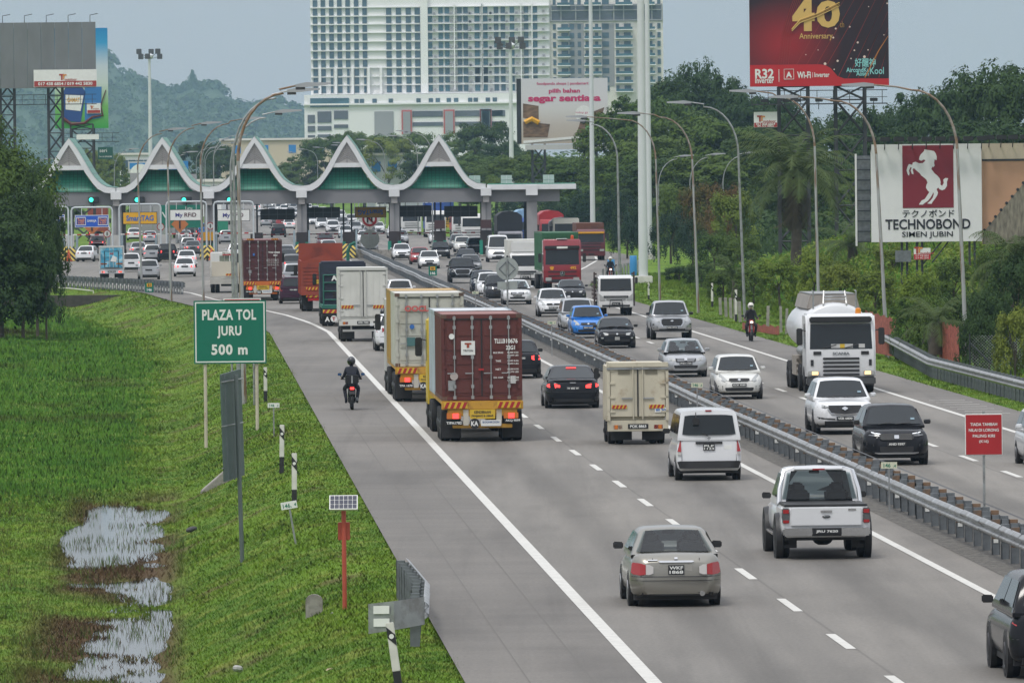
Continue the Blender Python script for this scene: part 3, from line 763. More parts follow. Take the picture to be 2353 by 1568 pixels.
lamp_from(1882, 770, 212, 1694, -1, 'rusty street lamp rising behind the tanker lorry', r=.09, lean=-.015)
lamp_from(1711, 735, 236, 1556, -1, 'grey street lamp left of the palm tree', False, r=.09, lean=-.03)
lamp_from(1604, 717, 260, 1440, -1, 'street lamp with a brown painted band near its foot', r=.09, lean=-.03)
lamp_from(1516, 690, 268, 1316, -1, 'rusty street lamp right of the tall white mast', r=.085, lean=-.02)
lamp_from(1424, 655, 280, 1380, -1, 'grey street lamp by the blue barrels', False, r=.11, lean=-.01)
lamp_from(561, 916, 208, 752, 1, 'rusty street lamp nearest the green toll sign', r=.105, z=-.2, lean=-.015)
lamp_from(548, 880, 219, 720, 1, 'grey street lamp just behind the green toll sign', False, z=-.2, lean=-.012)
lamp_from(538, 790, 265, 686, 1, 'thin grey street lamp third behind the green toll sign', False, z=-.1, lean=-.01)
lamp_from(468, 712, 280, 612, 1, 'rusty street lamp left of the maroon container lorry', r=.09, z=-.2, lean=-.012)
lamp_from(394, 709, 290, 516, 1, 'rusty street lamp second from the leafy tree', r=.09, z=-.5, lean=-.015)
lamp_from(327, 688, 304, 436, 1, 'rusty street lamp closest to the leafy tree', r=.09, z=-.6, lean=-.025)
for k, (px, pt, pe, sd, Y, lb) in enumerate(((1512, 362, 1562, 1, 760, 'short-armed lamp before the dark wood, nearest the mast'), (1584, 358, 1638, 1, 760, 'short-armed lamp before the dark wood, middle one'), (1660, 355, 1718, 1, 750, 'short-armed lamp before the dark wood, beside the grey lamp'),
  (64, 368, 110, 1, 1000, 'distant lamp above the leafy tree beside the lattice tower'), (392, 352, 432, 1, 1000, 'distant lamp behind the second roof peak'), (262, 345, 296, 1, 1100, 'distant lamp between the first two roof peaks'))):
 top = at(px, pt, Y); street_lamp((top.x, Y, 0), top.z, max(2.0, abs(pe - px) / (FOC / Y) - 1.2), sd, lb, False, .09, grp='lamps in the distance')
for k in range(17):
 Y = 900 + 62 * k; q = 4.0 if k % 2 else 28.5
 street_lamp((rx(q - 1 + (k % 3), Y), Y, 0), 12.2, 2.6, 1 if k % 2 else -1, ('%s distant lamp of the %s row beyond the toll roof' % (('nearest', 'second', 'third', 'fourth', 'fifth', 'sixth', 'seventh', 'eighth', 'farthest')[k // 2], 'left-hand' if k % 2 else 'right-hand')), False, .09, grp='distant street lamps beyond the toll plaza')
# ---- floodlight masts
def mast(px, pb, ptop, Y, r0, r1, label, head=True, base_z=None):
 top = at(px, ptop, Y); b = Vector((top.x, Y, 0 if base_z is None else base_z)); t = thing('floodlight_mast', label, 'light mast', b, 0, 'floodlight masts')
 H = top.z - b.z
 MB().bar((.0, 0, 0), (0, 0, H), r0, r1, 14).B('pole', M('mast_grey', (.60, .63, .63), .45, .1, var=.05, vs=.6), t, smooth=40)
 MB().box(-r0*1.9, r0*1.9, -r0*1.9, r0*1.9, -.6, .45).B('footing', M('mast_footing', (.55, .54, .50), .8, var=.15), t, bevel=.05)
 if head:
  MB().lathe([(.5, -.9), (.75, -.7), (.75, -.4), (.35, -.1)], n=14, c=(0, 0, H + .2)).B('head_cap', M('mast_grey', (0, 0, 0)), t, smooth=40)
  hm = M('flood_housing', (.07, .07, .075), .5)
  for k in range(6):
   a = k * math.tau / 6 + .4; c = Vector((2.0 * math.cos(a), 2.0 * math.sin(a), H - .4 + .9 * (k % 2)))
   MB().bar((0, 0, H - .9), c, .05, n=6).B('bracket', GALV_D, t)
   MB().cbox(c.x, c.y, c.z, .95, .35, .95).B('floodlight', hm, t, bevel=.05)
 return t
mast(343, 0, 125, 1500, .45, .22, 'floodlight mast with dark lamp cluster left of the tower block')
mast(1172, 0, 100, 1250, .42, .22, 'floodlight mast with dark lamp cluster before the hoarding')
mast(1355, 0, -120, 800, .26, .16, 'slim white mast crossing the food hoarding', False)
b = gp(1473, 648); mast(1469, 0, -220, b.y, .34, .22, 'thick white mast rising from a concrete footing by the barrels', False)
mast(1484, 0, -200, 735, .26, .18, 'second white mast just behind the thick one', False)

# ================================================================ the toll plaza
PY = 775.0; PS = FOC / PY
FASC = M('fascia_white', (.66, .67, .68), .6, var=.06, vs=.8, col2=(.56, .56, .56), c2s=1.2, c2t=(.6, .8))
LOUV = M('louvre_grey', (.36, .345, .335), .7, var=.05)
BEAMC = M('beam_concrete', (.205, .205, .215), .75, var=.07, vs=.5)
COLC = M('column_concrete', (.30, .295, .30), .75, var=.08, vs=.8)
DARK = M('dark_steel', (.020, .024, .028), .5)
def tile_mat():
 m = bpy.data.materials.new('green_tiles'); m.use_nodes = True
 n, l = m.node_tree.nodes, m.node_tree.links; p = n['Principled BSDF']; p.inputs['Roughness'].default_value = .35
 tc = n.new('ShaderNodeTexCoord'); sx = n.new('ShaderNodeSeparateXYZ'); l.new(tc.outputs['Object'], sx.inputs[0])
 cb = n.new('ShaderNodeCombineXYZ'); l.new(sx.outputs['X'], cb.inputs[0])
 ad = n.new('ShaderNodeMath'); ad.operation = 'ADD'; l.new(sx.outputs['Z'], ad.inputs[0]); l.new(sx.outputs['Y'], ad.inputs[1]); l.new(ad.outputs[0], cb.inputs[1])
 b = n.new('ShaderNodeTexBrick'); b.offset = 0; b.inputs['Scale'].default_value = 1.0
 b.inputs['Color1'].default_value = (.014, .21, .13, 1); b.inputs['Color2'].default_value = (.022, .25, .155, 1); b.inputs['Mortar'].default_value = (.012, .12, .08, 1)
 b.inputs['Mortar Size'].default_value = .03; b.inputs['Brick Width'].default_value = .36; b.inputs['Row Height'].default_value = .40
 l.new(cb.outputs[0], b.inputs['Vector']); l.new(b.outputs['Color'], p.inputs['Base Color'])
 return m
TILE = tile_mat()
plaza = thing('toll_plaza', 'toll plaza with a row of white pointed roof arches and green tiles', 'toll plaza', (0, 0, 0))
REFY = 441.5
U = [(0,318),(10,331),(19.5,344),(28,358.5),(37.5,374.6),(46,390),(55.5,405),(64,415.5),(73.5,423.5),(86,430.5),(106.2,433)]
Lw = [(0,333),(8,345.5),(15,357),(22.5,370),(29.5,384),(37,397.5),(46.5,411),(55.5,423.5),(65.5,434.5),(81,443.5),(106.2,446.5)]
def c2(p): return (p[0] / PS, (REFY - p[1]) / PS)
fas = MB()
for sgn in (-1, 1):
 A = [(sgn * c2(p)[0], c2(p)[1]) for p in U]; B = [(sgn * c2(p)[0], c2(p)[1]) for p in Lw]
 for i in range(len(A) - 1):
  q4 = [A[i], A[i+1], B[i+1], B[i]]
  fas.add([(x, 0, z) for x, z in q4] + [(x, .55, z) for x, z in q4], [(0, 1, 2, 3), (7, 6, 5, 4), (0, 4, 5, 1), (2, 6, 7, 3)])
fas_me = fas.mesh('fascia')
tie_me = MB().box(-34/PS, 34/PS, .06, .5, (REFY-391)/PS, (REFY-381)/PS).mesh('tie')
gab_me = MB().prism([c2(p) for p in ((0, 331), (-29, 382), (29, 382))], .16, .22).mesh('gable')
ribs = MB()
for k in range(7):
 yb = 381 - 6.2 * k; hw = 25 - 3.4 * k
 for sgn in (-1, 1):
  a, b = c2((0, yb - hw * .55)), c2((sgn * hw * .97, yb))
  if yb - hw * .55 > 338: ribs.bar((a[0], .14, a[1]), (b[0], .14, b[1]), .035, n=4)
ribs.bar((0, .14, (REFY-338)/PS), (0, .14, (REFY-381)/PS), .04, n=4)
rib_me = ribs.mesh('louvre')
op = [(-70,441.5),(-60,434),(-50,421),(-41,408),(-33,392),(33,392),(41,408),(50,421),(60,434),(70,441.5)]
slope_me = MB().add([(c2(p)[0], .62 + (REFY - p[1]) / PS * .55, c2(p)[1]) for p in op], [tuple(range(len(op)))]).mesh('tile_slope')
back = MB()
for sgn in (-1, 1):
 A = [(sgn * c2(p)[0], c2(p)[1] + .05) for p in U]
 for i in range(len(A) - 1):
  back.add([(A[i][0], .45, A[i][1]), (A[i+1][0], .45, A[i+1][1]), (A[i+1][0], 10.5, A[i+1][1]), (A[i][0], 10.5, A[i][1])], [(0, 1, 2, 3)])
back_me = back.mesh('roof_tiles')
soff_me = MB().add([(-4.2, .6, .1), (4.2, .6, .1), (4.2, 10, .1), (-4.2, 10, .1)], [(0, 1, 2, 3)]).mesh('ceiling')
apex = (159, 373.5, 585.5, 797.5, 1009)
for px in apex:
 c = at(px, REFY - .0105 * (px - 159), PY)
 o = put('roof_arch', fas_me, FASC, plaza, c)
 put('tie', tie_me, FASC, o); g_ = put('gable', gab_me, LOUV, o); put('louvre', rib_me, M('louvre_dark', (.27, .26, .255), .7), o)
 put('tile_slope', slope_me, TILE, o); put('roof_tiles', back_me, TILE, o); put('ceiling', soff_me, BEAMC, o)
 put('roof_arch', fas_me, FASC, plaza, c + Vector((0, 10.2, 0)))
def col_x(px): return at(px, 592, PY).x
zb1 = at(600, 437, PY).z; zb0 = at(600, 469, PY).z
roll_z = lambda px: -.0105 * (px - 600) * -1 / PS * 0.0
MB().box(col_x(110), col_x(1118), PY + .75, PY + 2.0, zb0, zb1).B('front_beam', BEAMC, plaza)
MB().box(col_x(110), col_x(1118), PY + 8.6, PY + 9.8, zb0, zb1).B('rear_beam', BEAMC, plaza)
for px in (268, 481, 694, 907, 1118):
 x = col_x(px)
 o = MB().box(x - .46, x + .46, PY + .85, PY + 1.75, 0, zb0 - .002).B('column', COLC, plaza, bevel=.04)
 MB().box(x - .08, x + .08, PY + .79, PY + .848, 0, zb0).B('drain_pipe', BEAMC, o)
 MB().box(x - .46, x + .46, PY + 8.7, PY + 9.6, 0, zb0 - .002).B('column', BEAMC, plaza, bevel=.04)
 MB().box(x - .5, x + .5, PY - .12, PY + .749, zb1 - .75, zb1 + .02).B('bracket', FASC, plaza, bevel=.03)
 MB().box(x - .3, x + .3, PY + .1, PY + .749, zb0 - .05, zb1 - .755).B('bracket', LOUV, plaza, bevel=.03)
# flat roof on the right
fz = at(1220, 430, PY).z
MB().box(col_x(1120), col_x(1325), PY + .1, PY + 9.8, fz - .22, fz + .28).B('flat_roof', FASC, plaza, bevel=.03)
MB().box(col_x(1119), col_x(1287), PY + .8, PY + 1.9, fz - 1.35, fz - .225).B('flat_roof_beam', BEAMC, plaza)
MB().box(col_x(1120) + .1, col_x(1322), PY + .2, PY + 9.6, fz + .285, fz + .36).B('flat_roof_sheet', TILE, plaza)
x = col_x(1223); MB().box(x - .5, x + .5, PY + .9, PY + 1.8, 0, fz - 1.352).B('column', COLC, plaza, bevel=.04)
x = col_x(1212); MB().box(x - .3, x + .3, PY + 8, PY + 9, 0, fz - .23).B('column', DARK, plaza)
MB().box(col_x(1223) - .55, col_x(1223) + .55, PY - .1, PY + .098, fz - .75, fz + .2).B('bracket', FASC, plaza)
GLASSB = M('box_panel', (.42, .50, .47), .4)
for px in (1092, 1165, 1262):
 x = col_x(px); o = MB().box(x - .52, x + .52, PY + 2, PY + 2.6, fz + .38, fz + 1.15).B('roof_box', GLASSB, plaza)
 MB().box(x - .02, x + .02, PY + 1.96, PY + 1.99, fz + .38, fz + 1.15).box(x - .52, x + .52, PY + 1.96, PY + 1.99, fz + .75, fz + .79).B('box_frame', FASC, o)

# ---- lane equipment between the columns
PIPEW = M('pipe_white', (.50, .54, .56), .4, var=.05); CHY = (0.62, 0.47, 0.10)
def chevron_mat():
 m = bpy.data.materials.new('hazard_stripes'); m.use_nodes = True
 n, l = m.node_tree.nodes, m.node_tree.links; p = n['Principled BSDF']; p.inputs['Roughness'].default_value = .6
 tc = n.new('ShaderNodeTexCoord'); sx = n.new('ShaderNodeSeparateXYZ'); l.new(tc.outputs['Object'], sx.inputs[0])
 ab = n.new('ShaderNodeMath'); ab.operation = 'ABSOLUTE'; l.new(sx.outputs['X'], ab.inputs[0])
 ad = n.new('ShaderNodeMath'); ad.operation = 'ADD'; l.new(ab.outputs[0], ad.inputs[0]); l.new(sx.outputs['Z'], ad.inputs[1])
 md_ = n.new('ShaderNodeMath'); md_.operation = 'MODULO'; l.new(ad.outputs[0], md_.inputs[0]); md_.inputs[1].default_value = .46
 gt = n.new('ShaderNodeMath'); gt.operation = 'GREATER_THAN'; l.new(md_.outputs[0], gt.inputs[0]); gt.inputs[1].default_value = .23
 mx = n.new('ShaderNodeMix'); mx.data_type = 'RGBA'; mx.inputs['A'].default_value = (*CHY, 1); mx.inputs['B'].default_value = (.02, .02, .02, 1)
 l.new(gt.outputs[0], mx.inputs['Factor']); l.new(mx.outputs['Result'], p.inputs['Base Color'])
 return m
CHEV = chevron_mat()
chev_me = MB().loft([[(-.72, 0, 0), (.72, 0, 0), (.72, 1.6, 0), (-.72, 1.6, 0)], [(-.66, .15, .9), (.66, .15, .9), (.66, 1.6, .9), (-.66, 1.6, .9)], [(-.48, .3, 1.32), (.48, .3, 1.32), (.48, 1.6, 1.32), (-.48, 1.6, 1.32)]]).mesh('crash_block', bevel=.04)
TEAL = M('teal_panel', (.010, .22, .15), .45); BOARD = M('grey_board', (.50, .50, .49), .6, var=.04); BOOTH = M('booth_dark', (.035, .025, .025), .4)
STRIPE = M('arm_red', (.42, .03, .03), .5)
def barrier(x0, x1, y, z, parent):
 n = 9
 for k in range(n):
  a = x0 + (x1 - x0) * k / n; b = x0 + (x1 - x0) * (k + 1) / n
  MB().box(min(a, b), max(a, b), y - .03, y + .03, z, z + .12).B('arm_piece', STRIPE if k % 2 else WHITE, parent)
islands = [(165, 'w'), (268, 'w'), (376, 'w'), (482, 'y'), (590, 'g'), (695, 'y'), (803, 'y'), (907, 'g'), (1011, 'g'), (1117, 'g')]
isl = {165: 'facing the leafy tree', 268: 'under the first column from the tree', 376: 'under the second white roof peak', 482: 'under the second column from the tree', 590: 'behind the maroon container lorry',
       695: 'under the third column', 803: 'behind the no U-turn sign', 907: 'under the fourth column', 1011: 'with brown cabin under the last roof peak', 1117: 'under the last roof column'}
for px, k in islands:
 x = col_x(px)
 t = thing('toll_island', 'toll booth island ' + isl[px], 'toll island', (x, PY, 0))
 MB().box(-.62, .62, -5, 12, 0, .16).B('kerb', CONC, t, bevel=.03)
 near_side = px < 850
 if near_side: put('crash_block', chev_me, CHEV, t, (0, -6.2, 0))
 if k == 'w':
  MB().box(-.42, .42, -3.2, -3.1, 1.35, 2.35).B('board', BOARD, t, bevel=.02); MB().bar((0, -3.05, 0), (0, -3.05, 1.5), .06).B('board_post', GALV, t)
  MB().box(-.72, -.5, -2.2, -1.9, .1, 2.3).B('cabinet', M('cabinet_blue_grey', (.30, .38, .43), .5), t); MB().box(.5, .72, -2.2, -1.9, .1, 2.3).B('cabinet', M('cabinet_blue_grey', (0,0,0)), t)
 else:
  MB().box(-.55, .55, -1.0, 2.0, .16, 2.4).B('booth', BOOTH, t, bevel=.04)
  MB().box(-.62, -.30, -1.6, -1.02, .16, 1.5).B('panel', TEAL, t, bevel=.03); MB().box(.30, .62, -1.6, -1.02, .16, 1.5).B('panel', TEAL, t, bevel=.03)
  if k == 'y':
   MB().box(-.78, -.62, -2.4, -2.1, .1, 2.6).B('cabinet', M('cabinet_blue_grey', (0,0,0)), t); MB().box(.62, .78, -2.4, -2.1, .1, 2.6).B('cabinet', M('cabinet_blue_grey', (0,0,0)), t)
  if px == 482:
   MB().box(-.55, .55, -4, -3.94, 1.75, 2.55).B('yellow_board', E1Y, t); MB().bar((0, -3.9, 0), (0, -3.9, 1.8), .05).B('board_post', GALV, t)
  if px in (1011, 1117):
   MB().box(-.5, .5, -1.4, -1.02, 2.6, 3.4).B('cabin_hood', M('cabin_brown', (.055, .022, .022), .6), t)
SIGNB = M('lane_sign_blue', (.015, .09, .48), .45); SIGNY = M('lane_sign_yellow', (.68, .36, .012), .45); NAVY = M('print_navy', (.045, .04, .22), .5); RED_P = M('print_red', (.45, .03, .03), .5)
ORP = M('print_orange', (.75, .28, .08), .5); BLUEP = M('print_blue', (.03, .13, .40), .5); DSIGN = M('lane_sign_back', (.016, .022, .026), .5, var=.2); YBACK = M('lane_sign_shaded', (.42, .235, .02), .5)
lane_signs = [(110, 149, 493, 522, 'blue', 'blue lane sign half hidden by the leafy tree'), (172, 250, 494, 522, 'blue', 'blue SAMAJA lane sign with two framed logos'), (282, 361, 487, 515, 'yellow', 'yellow lane sign under the second arch'), (390, 466, 481, 507, 'rfid', 'white lane sign left of the second column'), (499, 574, 481, 508, 'rfid', 'white lane sign crossed by lamp poles'),
              (598, 677, 480, 505, 'dark', 'dark back of the lane sign left of the third column'), (703, 781, 476, 500, 'dark', 'dark back of the lane sign right of the third column'), (815, 887, 475, 500, 'yback', 'yellow lane sign seen upside down behind the no U-turn sign'), (916, 991, 472, 498, 'dark', 'dark back of the lane sign right of the fourth column'), (1020, 1097, 473, 498, 'dark', 'dark back of the lane sign before the last column')]
for x0p, x1p, y0p, y1p, kind, lb in lane_signs:
 xc = (x0p + x1p) / 2; yp = PY - 6.0 if kind in ('blue', 'yellow', 'rfid') else PY + 4
 a, b = at(x0p, y1p, yp), at(x1p, y0p, yp); w = (x1p - x0p) / FOC * yp; h = (y1p - y0p) / FOC * yp
 c = at(xc, (y0p + y1p) / 2, yp)
 t = thing('lane_sign', lb, 'lane sign', (c.x, yp, 0)); z = c.z
 pm = PIPEW if yp < PY else DARK
 fw = w * .5 + .32; zt = z + h * .5 + .72
 MB().path([(-fw, .12, 0), (-fw, .12, zt - .3), (-fw + .09, .12, zt - .08), (-fw + .3, .12, zt), (fw - .3, .12, zt), (fw - .09, .12, zt - .08), (fw, .12, zt - .3), (fw, .12, 0)], .085, 8).B('pipe_frame', pm, t, smooth=40)
 for xx in (-w * .3, w * .3): MB().box(xx - .03, xx + .03, .08, .12, z + h/2, zt).B('hanger', pm, t)
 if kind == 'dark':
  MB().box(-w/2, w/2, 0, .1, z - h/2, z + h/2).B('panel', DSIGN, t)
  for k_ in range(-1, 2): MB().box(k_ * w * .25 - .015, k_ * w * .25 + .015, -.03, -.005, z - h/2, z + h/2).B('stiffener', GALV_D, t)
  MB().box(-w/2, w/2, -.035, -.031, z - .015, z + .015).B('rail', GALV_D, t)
  MB().box(-.9, .5, .3, .5, zt + .05, zt + .55).B('display_box', DARK, t)
 else:
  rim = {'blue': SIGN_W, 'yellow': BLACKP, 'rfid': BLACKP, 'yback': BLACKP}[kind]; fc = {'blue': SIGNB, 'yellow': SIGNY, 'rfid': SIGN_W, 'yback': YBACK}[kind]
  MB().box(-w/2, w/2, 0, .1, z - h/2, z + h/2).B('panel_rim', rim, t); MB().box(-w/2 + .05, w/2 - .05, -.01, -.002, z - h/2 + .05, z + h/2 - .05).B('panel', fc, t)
  if kind == 'yellow': text('SmartTAG', BLUEP, h * .46, t, (0, -.03, z), w * .80, bold=.03)
  if kind == 'yback': text('SmartTAG', BLUEP, h * .46, t, (0, -.03, z), w * .80, bold=.03, roll=math.pi)
  if kind == 'rfid':
   text('My', NAVY, h * .46, t, (-w * .22, -.03, z - .04), w * .22, bold=.02); text('RFiD', M('print_maroon', (.09, .025, .04), .5), h * .36, t, (w * .12, -.03, z + .02), w * .36, bold=.02)
  if kind == 'blue':
   text('SAMAJA', SIGN_W, h * .24, t, (0, -.03, z), w * .27, bold=.02)
   for sx_ in (-1, 1):
    MB().box(sx_*w*.32 - w*.14, sx_*w*.32 + w*.14, -.02, -.012, z - h*.34, z + h*.34).B('logo_frame', SIGN_W, t); MB().box(sx_*w*.32 - w*.125, sx_*w*.32 + w*.125, -.028, -.021, z - h*.28, z + h*.28).B('logo_field', NAVY, t)
    text('Touch', ORP, h * .24, t, (sx_*w*.32, -.034, z + h*.11), w * .20, bold=.02); text("'n GO", ORP, h * .22, t, (sx_*w*.32, -.034, z - h*.12), w * .18, bold=.02)
 barrier(-w * .62, w * .55, 3.0, 2.35 if yp < PY else 2.1, t)
# traffic signals on the beam
LITG = M('signal_green', (.02, .5, .3), .4, emit=(.05, 1.0, .62), es=2.2)
for px, lb in ((215, 'green-lit lane signal under the first roof arch'), (320, 'green-lit lane signal behind a lamp pole'), (428, 'green-lit lane signal under the second roof arch'), (532, 'green-lit lane signal beside the grey lamp poles')):
 c = at(px, 459, PY + .5); t = thing('lane_signal', lb, 'traffic light', c)
 MB().box(-.5, .52, -.15, .1, -.28, .28).B('housing', DARK, t, bevel=.05); MB().bar((0, 0, -.28), (0, 0, -.9), .04).B('stem', DARK, t)
 MB().disc(-.22, -.19, 0, .20, 16, -.155).B('lamp', LITG, t)
# round clearance signs, cones
for px, py, lb in ((548 * .0 + 369, 521, 'round white clearance sign beside the yellow lane sign'), (483, 519, 'round white clearance sign on the second column'), (246, 537, 'small round white sign beside the blue lane sign')):
 c = at(px, py, PY - 5); t = thing('clearance_sign', lb, 'road sign', (c.x, PY - 5, 0)); MB().bar((0, .05, 0), (0, .05, c.z), .05).B('post', PIPEW, t)
 MB().disc(0, -.02, c.z, .36, 20, .0).B('ring', STRIPE, t); MB().disc(0, -.03, c.z, .28, 20, -.022).B('face', SIGN_W, t); MB().box(-.05, .05, -.05, -.032, c.z - .17, c.z + .17).B('symbol', BLACKP, t)
cone_me = MB().lathe([(.19, .03), (.045, .72)], n=12).box(-.24, .24, -.24, .24, 0, .04).mesh('cone'); CONE = M('cone_orange', (.60, .10, .03), .5)
for px, py, lb in ((233 * .0 + 231 - 0, 600, 'orange traffic cone before the island nearest the tree'), (499, 597, 'orange traffic cone before the second yellow chevron block')):
 tag(put('traffic_cone', cone_me, CONE, None, gp(px - (73 if px < 300 else 13), py), (0, 0, .3)), lb, 'traffic cone', 'cones at the toll islands').scale = (1.3, 1.3, 1.5)
# concrete divider at the head of the median
for k in range(5):
 o = MB().xprism([(-.9, 0), (.9, 0), (.6, .3), (.6, .75), (-.6, .75), (-.6, .3)], -.3, .3).B('concrete_barrier', CONC, None, (rx(17.1, 770) - 1.6 + k * .95, 772 - k * 1.0, 0), (0, 0, R(90)), bevel=.02)
 tag(o, ('first', 'second', 'third', 'fourth', 'fifth')[k] + ' concrete block across the head of the median, counted from the yellow chevrons', 'barrier', 'concrete blocks at the median head')
# ---- gantry sign, warning diamonds, tarpaulin screen and shop boards behind the gates
c = at(415, 493, 940); s = FOC / 940
t = thing('direction_sign', 'big green direction sign with white arrow seen under the toll roof', 'road sign', (c.x, 940, 0))
MB().box(-46/s, 46/s, 0, .15, c.z - 30/s, c.z + 30/s).B('panel', SIGN_G, t); text('Juru', SIGN_W, .45, t, (.9, -.02, c.z + 14/s)); text('Pulau Pinang', SIGN_W, .45, t, (.7, -.02, c.z - .1), 2.6)
MB().bar((-1.6, -.05, c.z - .5), (-2.1, -.05, c.z + .3), .08, n=6).B('arrow', SIGN_W, t)
for xx in (-1.5, -.5, .6, 1.6): MB().bar((xx, .3, 0), (xx, .3, c.z), .12).B('post', GALV, t)
ORD = M('warning_orange', (.45, .15, .04), .5)
for px, py, lb in ((211, 520, 'orange warning diamond behind the blue lane sign'), (413, 515, 'orange warning diamond under the white lane sign')):
 c = at(px, py, 880); r = 20 / (FOC / 880); t = thing('warning_sign', lb, 'road sign', (c.x, 880, 0))
 MB().bar((0, .05, 0), (0, .05, c.z), .06).B('post', GALV, t); MB().prism([(-r, c.z), (0, c.z - r), (r, c.z), (0, c.z + r)], -.03, 0).B('diamond', ORD, t)
 MB().bar((0, -.06, c.z - r*.5), (0, -.06, c.z + r*.4), .09, n=6).B('arrow', BLACKP, t)
TARP = M('tarp_grey', (.30, .30, .31), .6, var=.1, vs=.6, bump=.6, bs=.8)
a, b = at(300, 540, 1020), at(452, 396, 1020)
t = thing('tarpaulin_hoarding', 'large blank grey tarpaulin hoarding behind the first valley of the roof', 'hoarding', ((a.x + b.x) / 2, 1020, 0)); w = (b.x - a.x) / 6
for k in range(6): MB().box(-3 * w + k * w + .02, -2 * w + k * w - .02, -.05 * (k % 2), .15, a.z, b.z - .1 * (k % 3)).B('sheet', TARP, t)
for k in range(4): MB().bar((-2.5 * w + k * w * 1.7, .5, 0), (-2.5 * w + k * w * 1.7, .5, b.z), .15).B('post', DARK, t)
BLUEB = M('board_blue', (.02, .20, .50), .5);
a, b = at(295, 398, 1250), at(432, 370, 1250); t = thing('shop_billboard', 'blue and white shop board above the grey tarpaulin', 'billboard', ((a.x + b.x) / 2, 1250, 0)); w = b.x - a.x
MB().box(-w/2, -.02, 0, .3, a.z, b.z).B('picture', BOARD, t); MB().box(0, w/2, 0, .3, a.z, b.z).B('panel', BLUEB, t)
MB().prism([(-w*.30 + w*.17*math.cos(t_), a.z + (b.z - a.z)*.8*math.sin(t_)) for t_ in np.linspace(0, math.pi, 12)], -.04, -.01).B('emblem', SIGN_W, t); MB().box(-w*.48, -.05*w, -.025, -.008, a.z + (b.z-a.z)*.35, b.z - .2).B('picture_sky', BLUEB, t)
for xx in (-w*.3, w*.3): MB().bar((xx, .5, 0), (xx, .5, b.z), .2).B('post', DARK, t)

# ================================================================ tower block, hills, hoardings
HY = 2900.0; HS = FOC / HY
HW = M('tower_white', (.78, .78, .77), .7, var=.05, vs=.06); HW2 = M('tower_cream', (.70, .67, .62), .75, var=.05, vs=.1); HG = M('tower_glass', (.055, .100, .135), .3, var=.35, vs=.12)
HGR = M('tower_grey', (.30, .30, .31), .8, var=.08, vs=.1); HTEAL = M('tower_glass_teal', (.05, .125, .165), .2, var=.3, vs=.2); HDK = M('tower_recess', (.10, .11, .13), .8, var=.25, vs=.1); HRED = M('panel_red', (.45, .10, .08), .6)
def zx(off, z): return (off + z / 2.6133) / 1.48807
def zy(z): return z / 2.6133 / 1.48807
def hx(px): return at(px, 250, HY).x
def hz_(py, px=1176): return at(px, py, HY).z
tower = thing('hotel_tower', 'huge white tower block with rows of blue windows on a podium', 'building', (0, 0, 0))
Y0 = HY
zt = hz_(-40); zb = hz_(212)
def blk_(name, x0, x1, p0, p1, mat, dy=0.0, depth=30, par=tower):
 return MB().box(hx(x0), hx(x1), Y0 + dy, Y0 + depth, hz_(p1), hz_(p0)).B(name, mat, par)
wall_l = blk_('wall', 715, zx(800, 1672), -40, 213, HW)
blk_('pilaster', zx(800, 1672) + .05, zx(800, 1738) - .05, -40, 213, HW, -1.2)
wall_m = blk_('wall', zx(800, 1738), zx(1600, 735) - .05, -40, 213, HW, .4)
wall_r = blk_('wall', zx(1600, 735), 1525, -40, 330, HW2, 1.2)
rows = [15, 92, 166, 242, 319, 400, 476, 554, 633, 708, 785]
win7 = [732, 803, 878, 950, 1024, 1100, 1175]; win4 = [1390, 1477, 1565, 1645]
winm = [(800, z) for z in (1757, 1853, 1910, 2022, 2076, 2180, 2252)] + [(1600, z) for z in (85, 158, 258, 318, 400, 525, 605)]
def win_me(w, h): return MB().box(-w/2, w/2, -.35, .02, -h/2, h/2).mesh('window')
wm1, wm2, wm3 = win_me(40/3.888/HS, 60/3.888/HS), win_me(46/3.888/HS, 60/3.888/HS), win_me(40/3.888/HS, 56/3.888/HS)
mull = MB().box(-.06, .06, -.45, -.36, -1.1, 1.1).mesh('mullion')
for r in rows:
 for z in win7:
  if r > 600 and z in (878, 1024, 1175): put('window', wm1, HG, wall_l, (hx(zx(800, z)), Y0, hz_(zy(r)))).scale = (.55, 1, 1)
  else: put('window', wm1, HG, wall_l, (hx(zx(800, z)), Y0, hz_(zy(r))))
 for z in win4:
  if r > 30: put('window', wm2, HG, wall_l, (hx(zx(800, z)), Y0, hz_(zy(r))))
 for off, z in winm:
  if r < 40 or (off == 800 and z > 2200 and r > 750): continue
  put('window', wm3, HTEAL if (int(z * r) % 3) else HG, wall_m, (hx(zx(off, z)), Y0 + .4, hz_(zy(r - 3))))
led = MB()
for r in rows:
 zz = hz_(zy(r + 40)); led.box(hx(715), hx(zx(800, 1668)), Y0 - .7, Y0 - .02, zz - .16, zz + .16)
 led.box(hx(zx(800, 1740)), hx(zx(1600, 730)), Y0 - .9, Y0 + .38, zz - .13, zz + .13)
for off, z in ((800, 1975), (800, 2225), (1600, 130), (1600, 480), (1600, 578)): led.box(hx(zx(off, z)) - .2, hx(zx(off, z)) + .2, Y0 - .95, Y0 + .38, hz_(205), hz_(8))
o = led.B('floor_ledges', HW, tower); o['kind'] = 'stuff'
for z in (770, 912, 1062, 1205, 1315): blk_('fin', zx(800, z) - 3, zx(800, z) + 3, zy(595), 213, HW, -1.6, 0)
ac = MB()
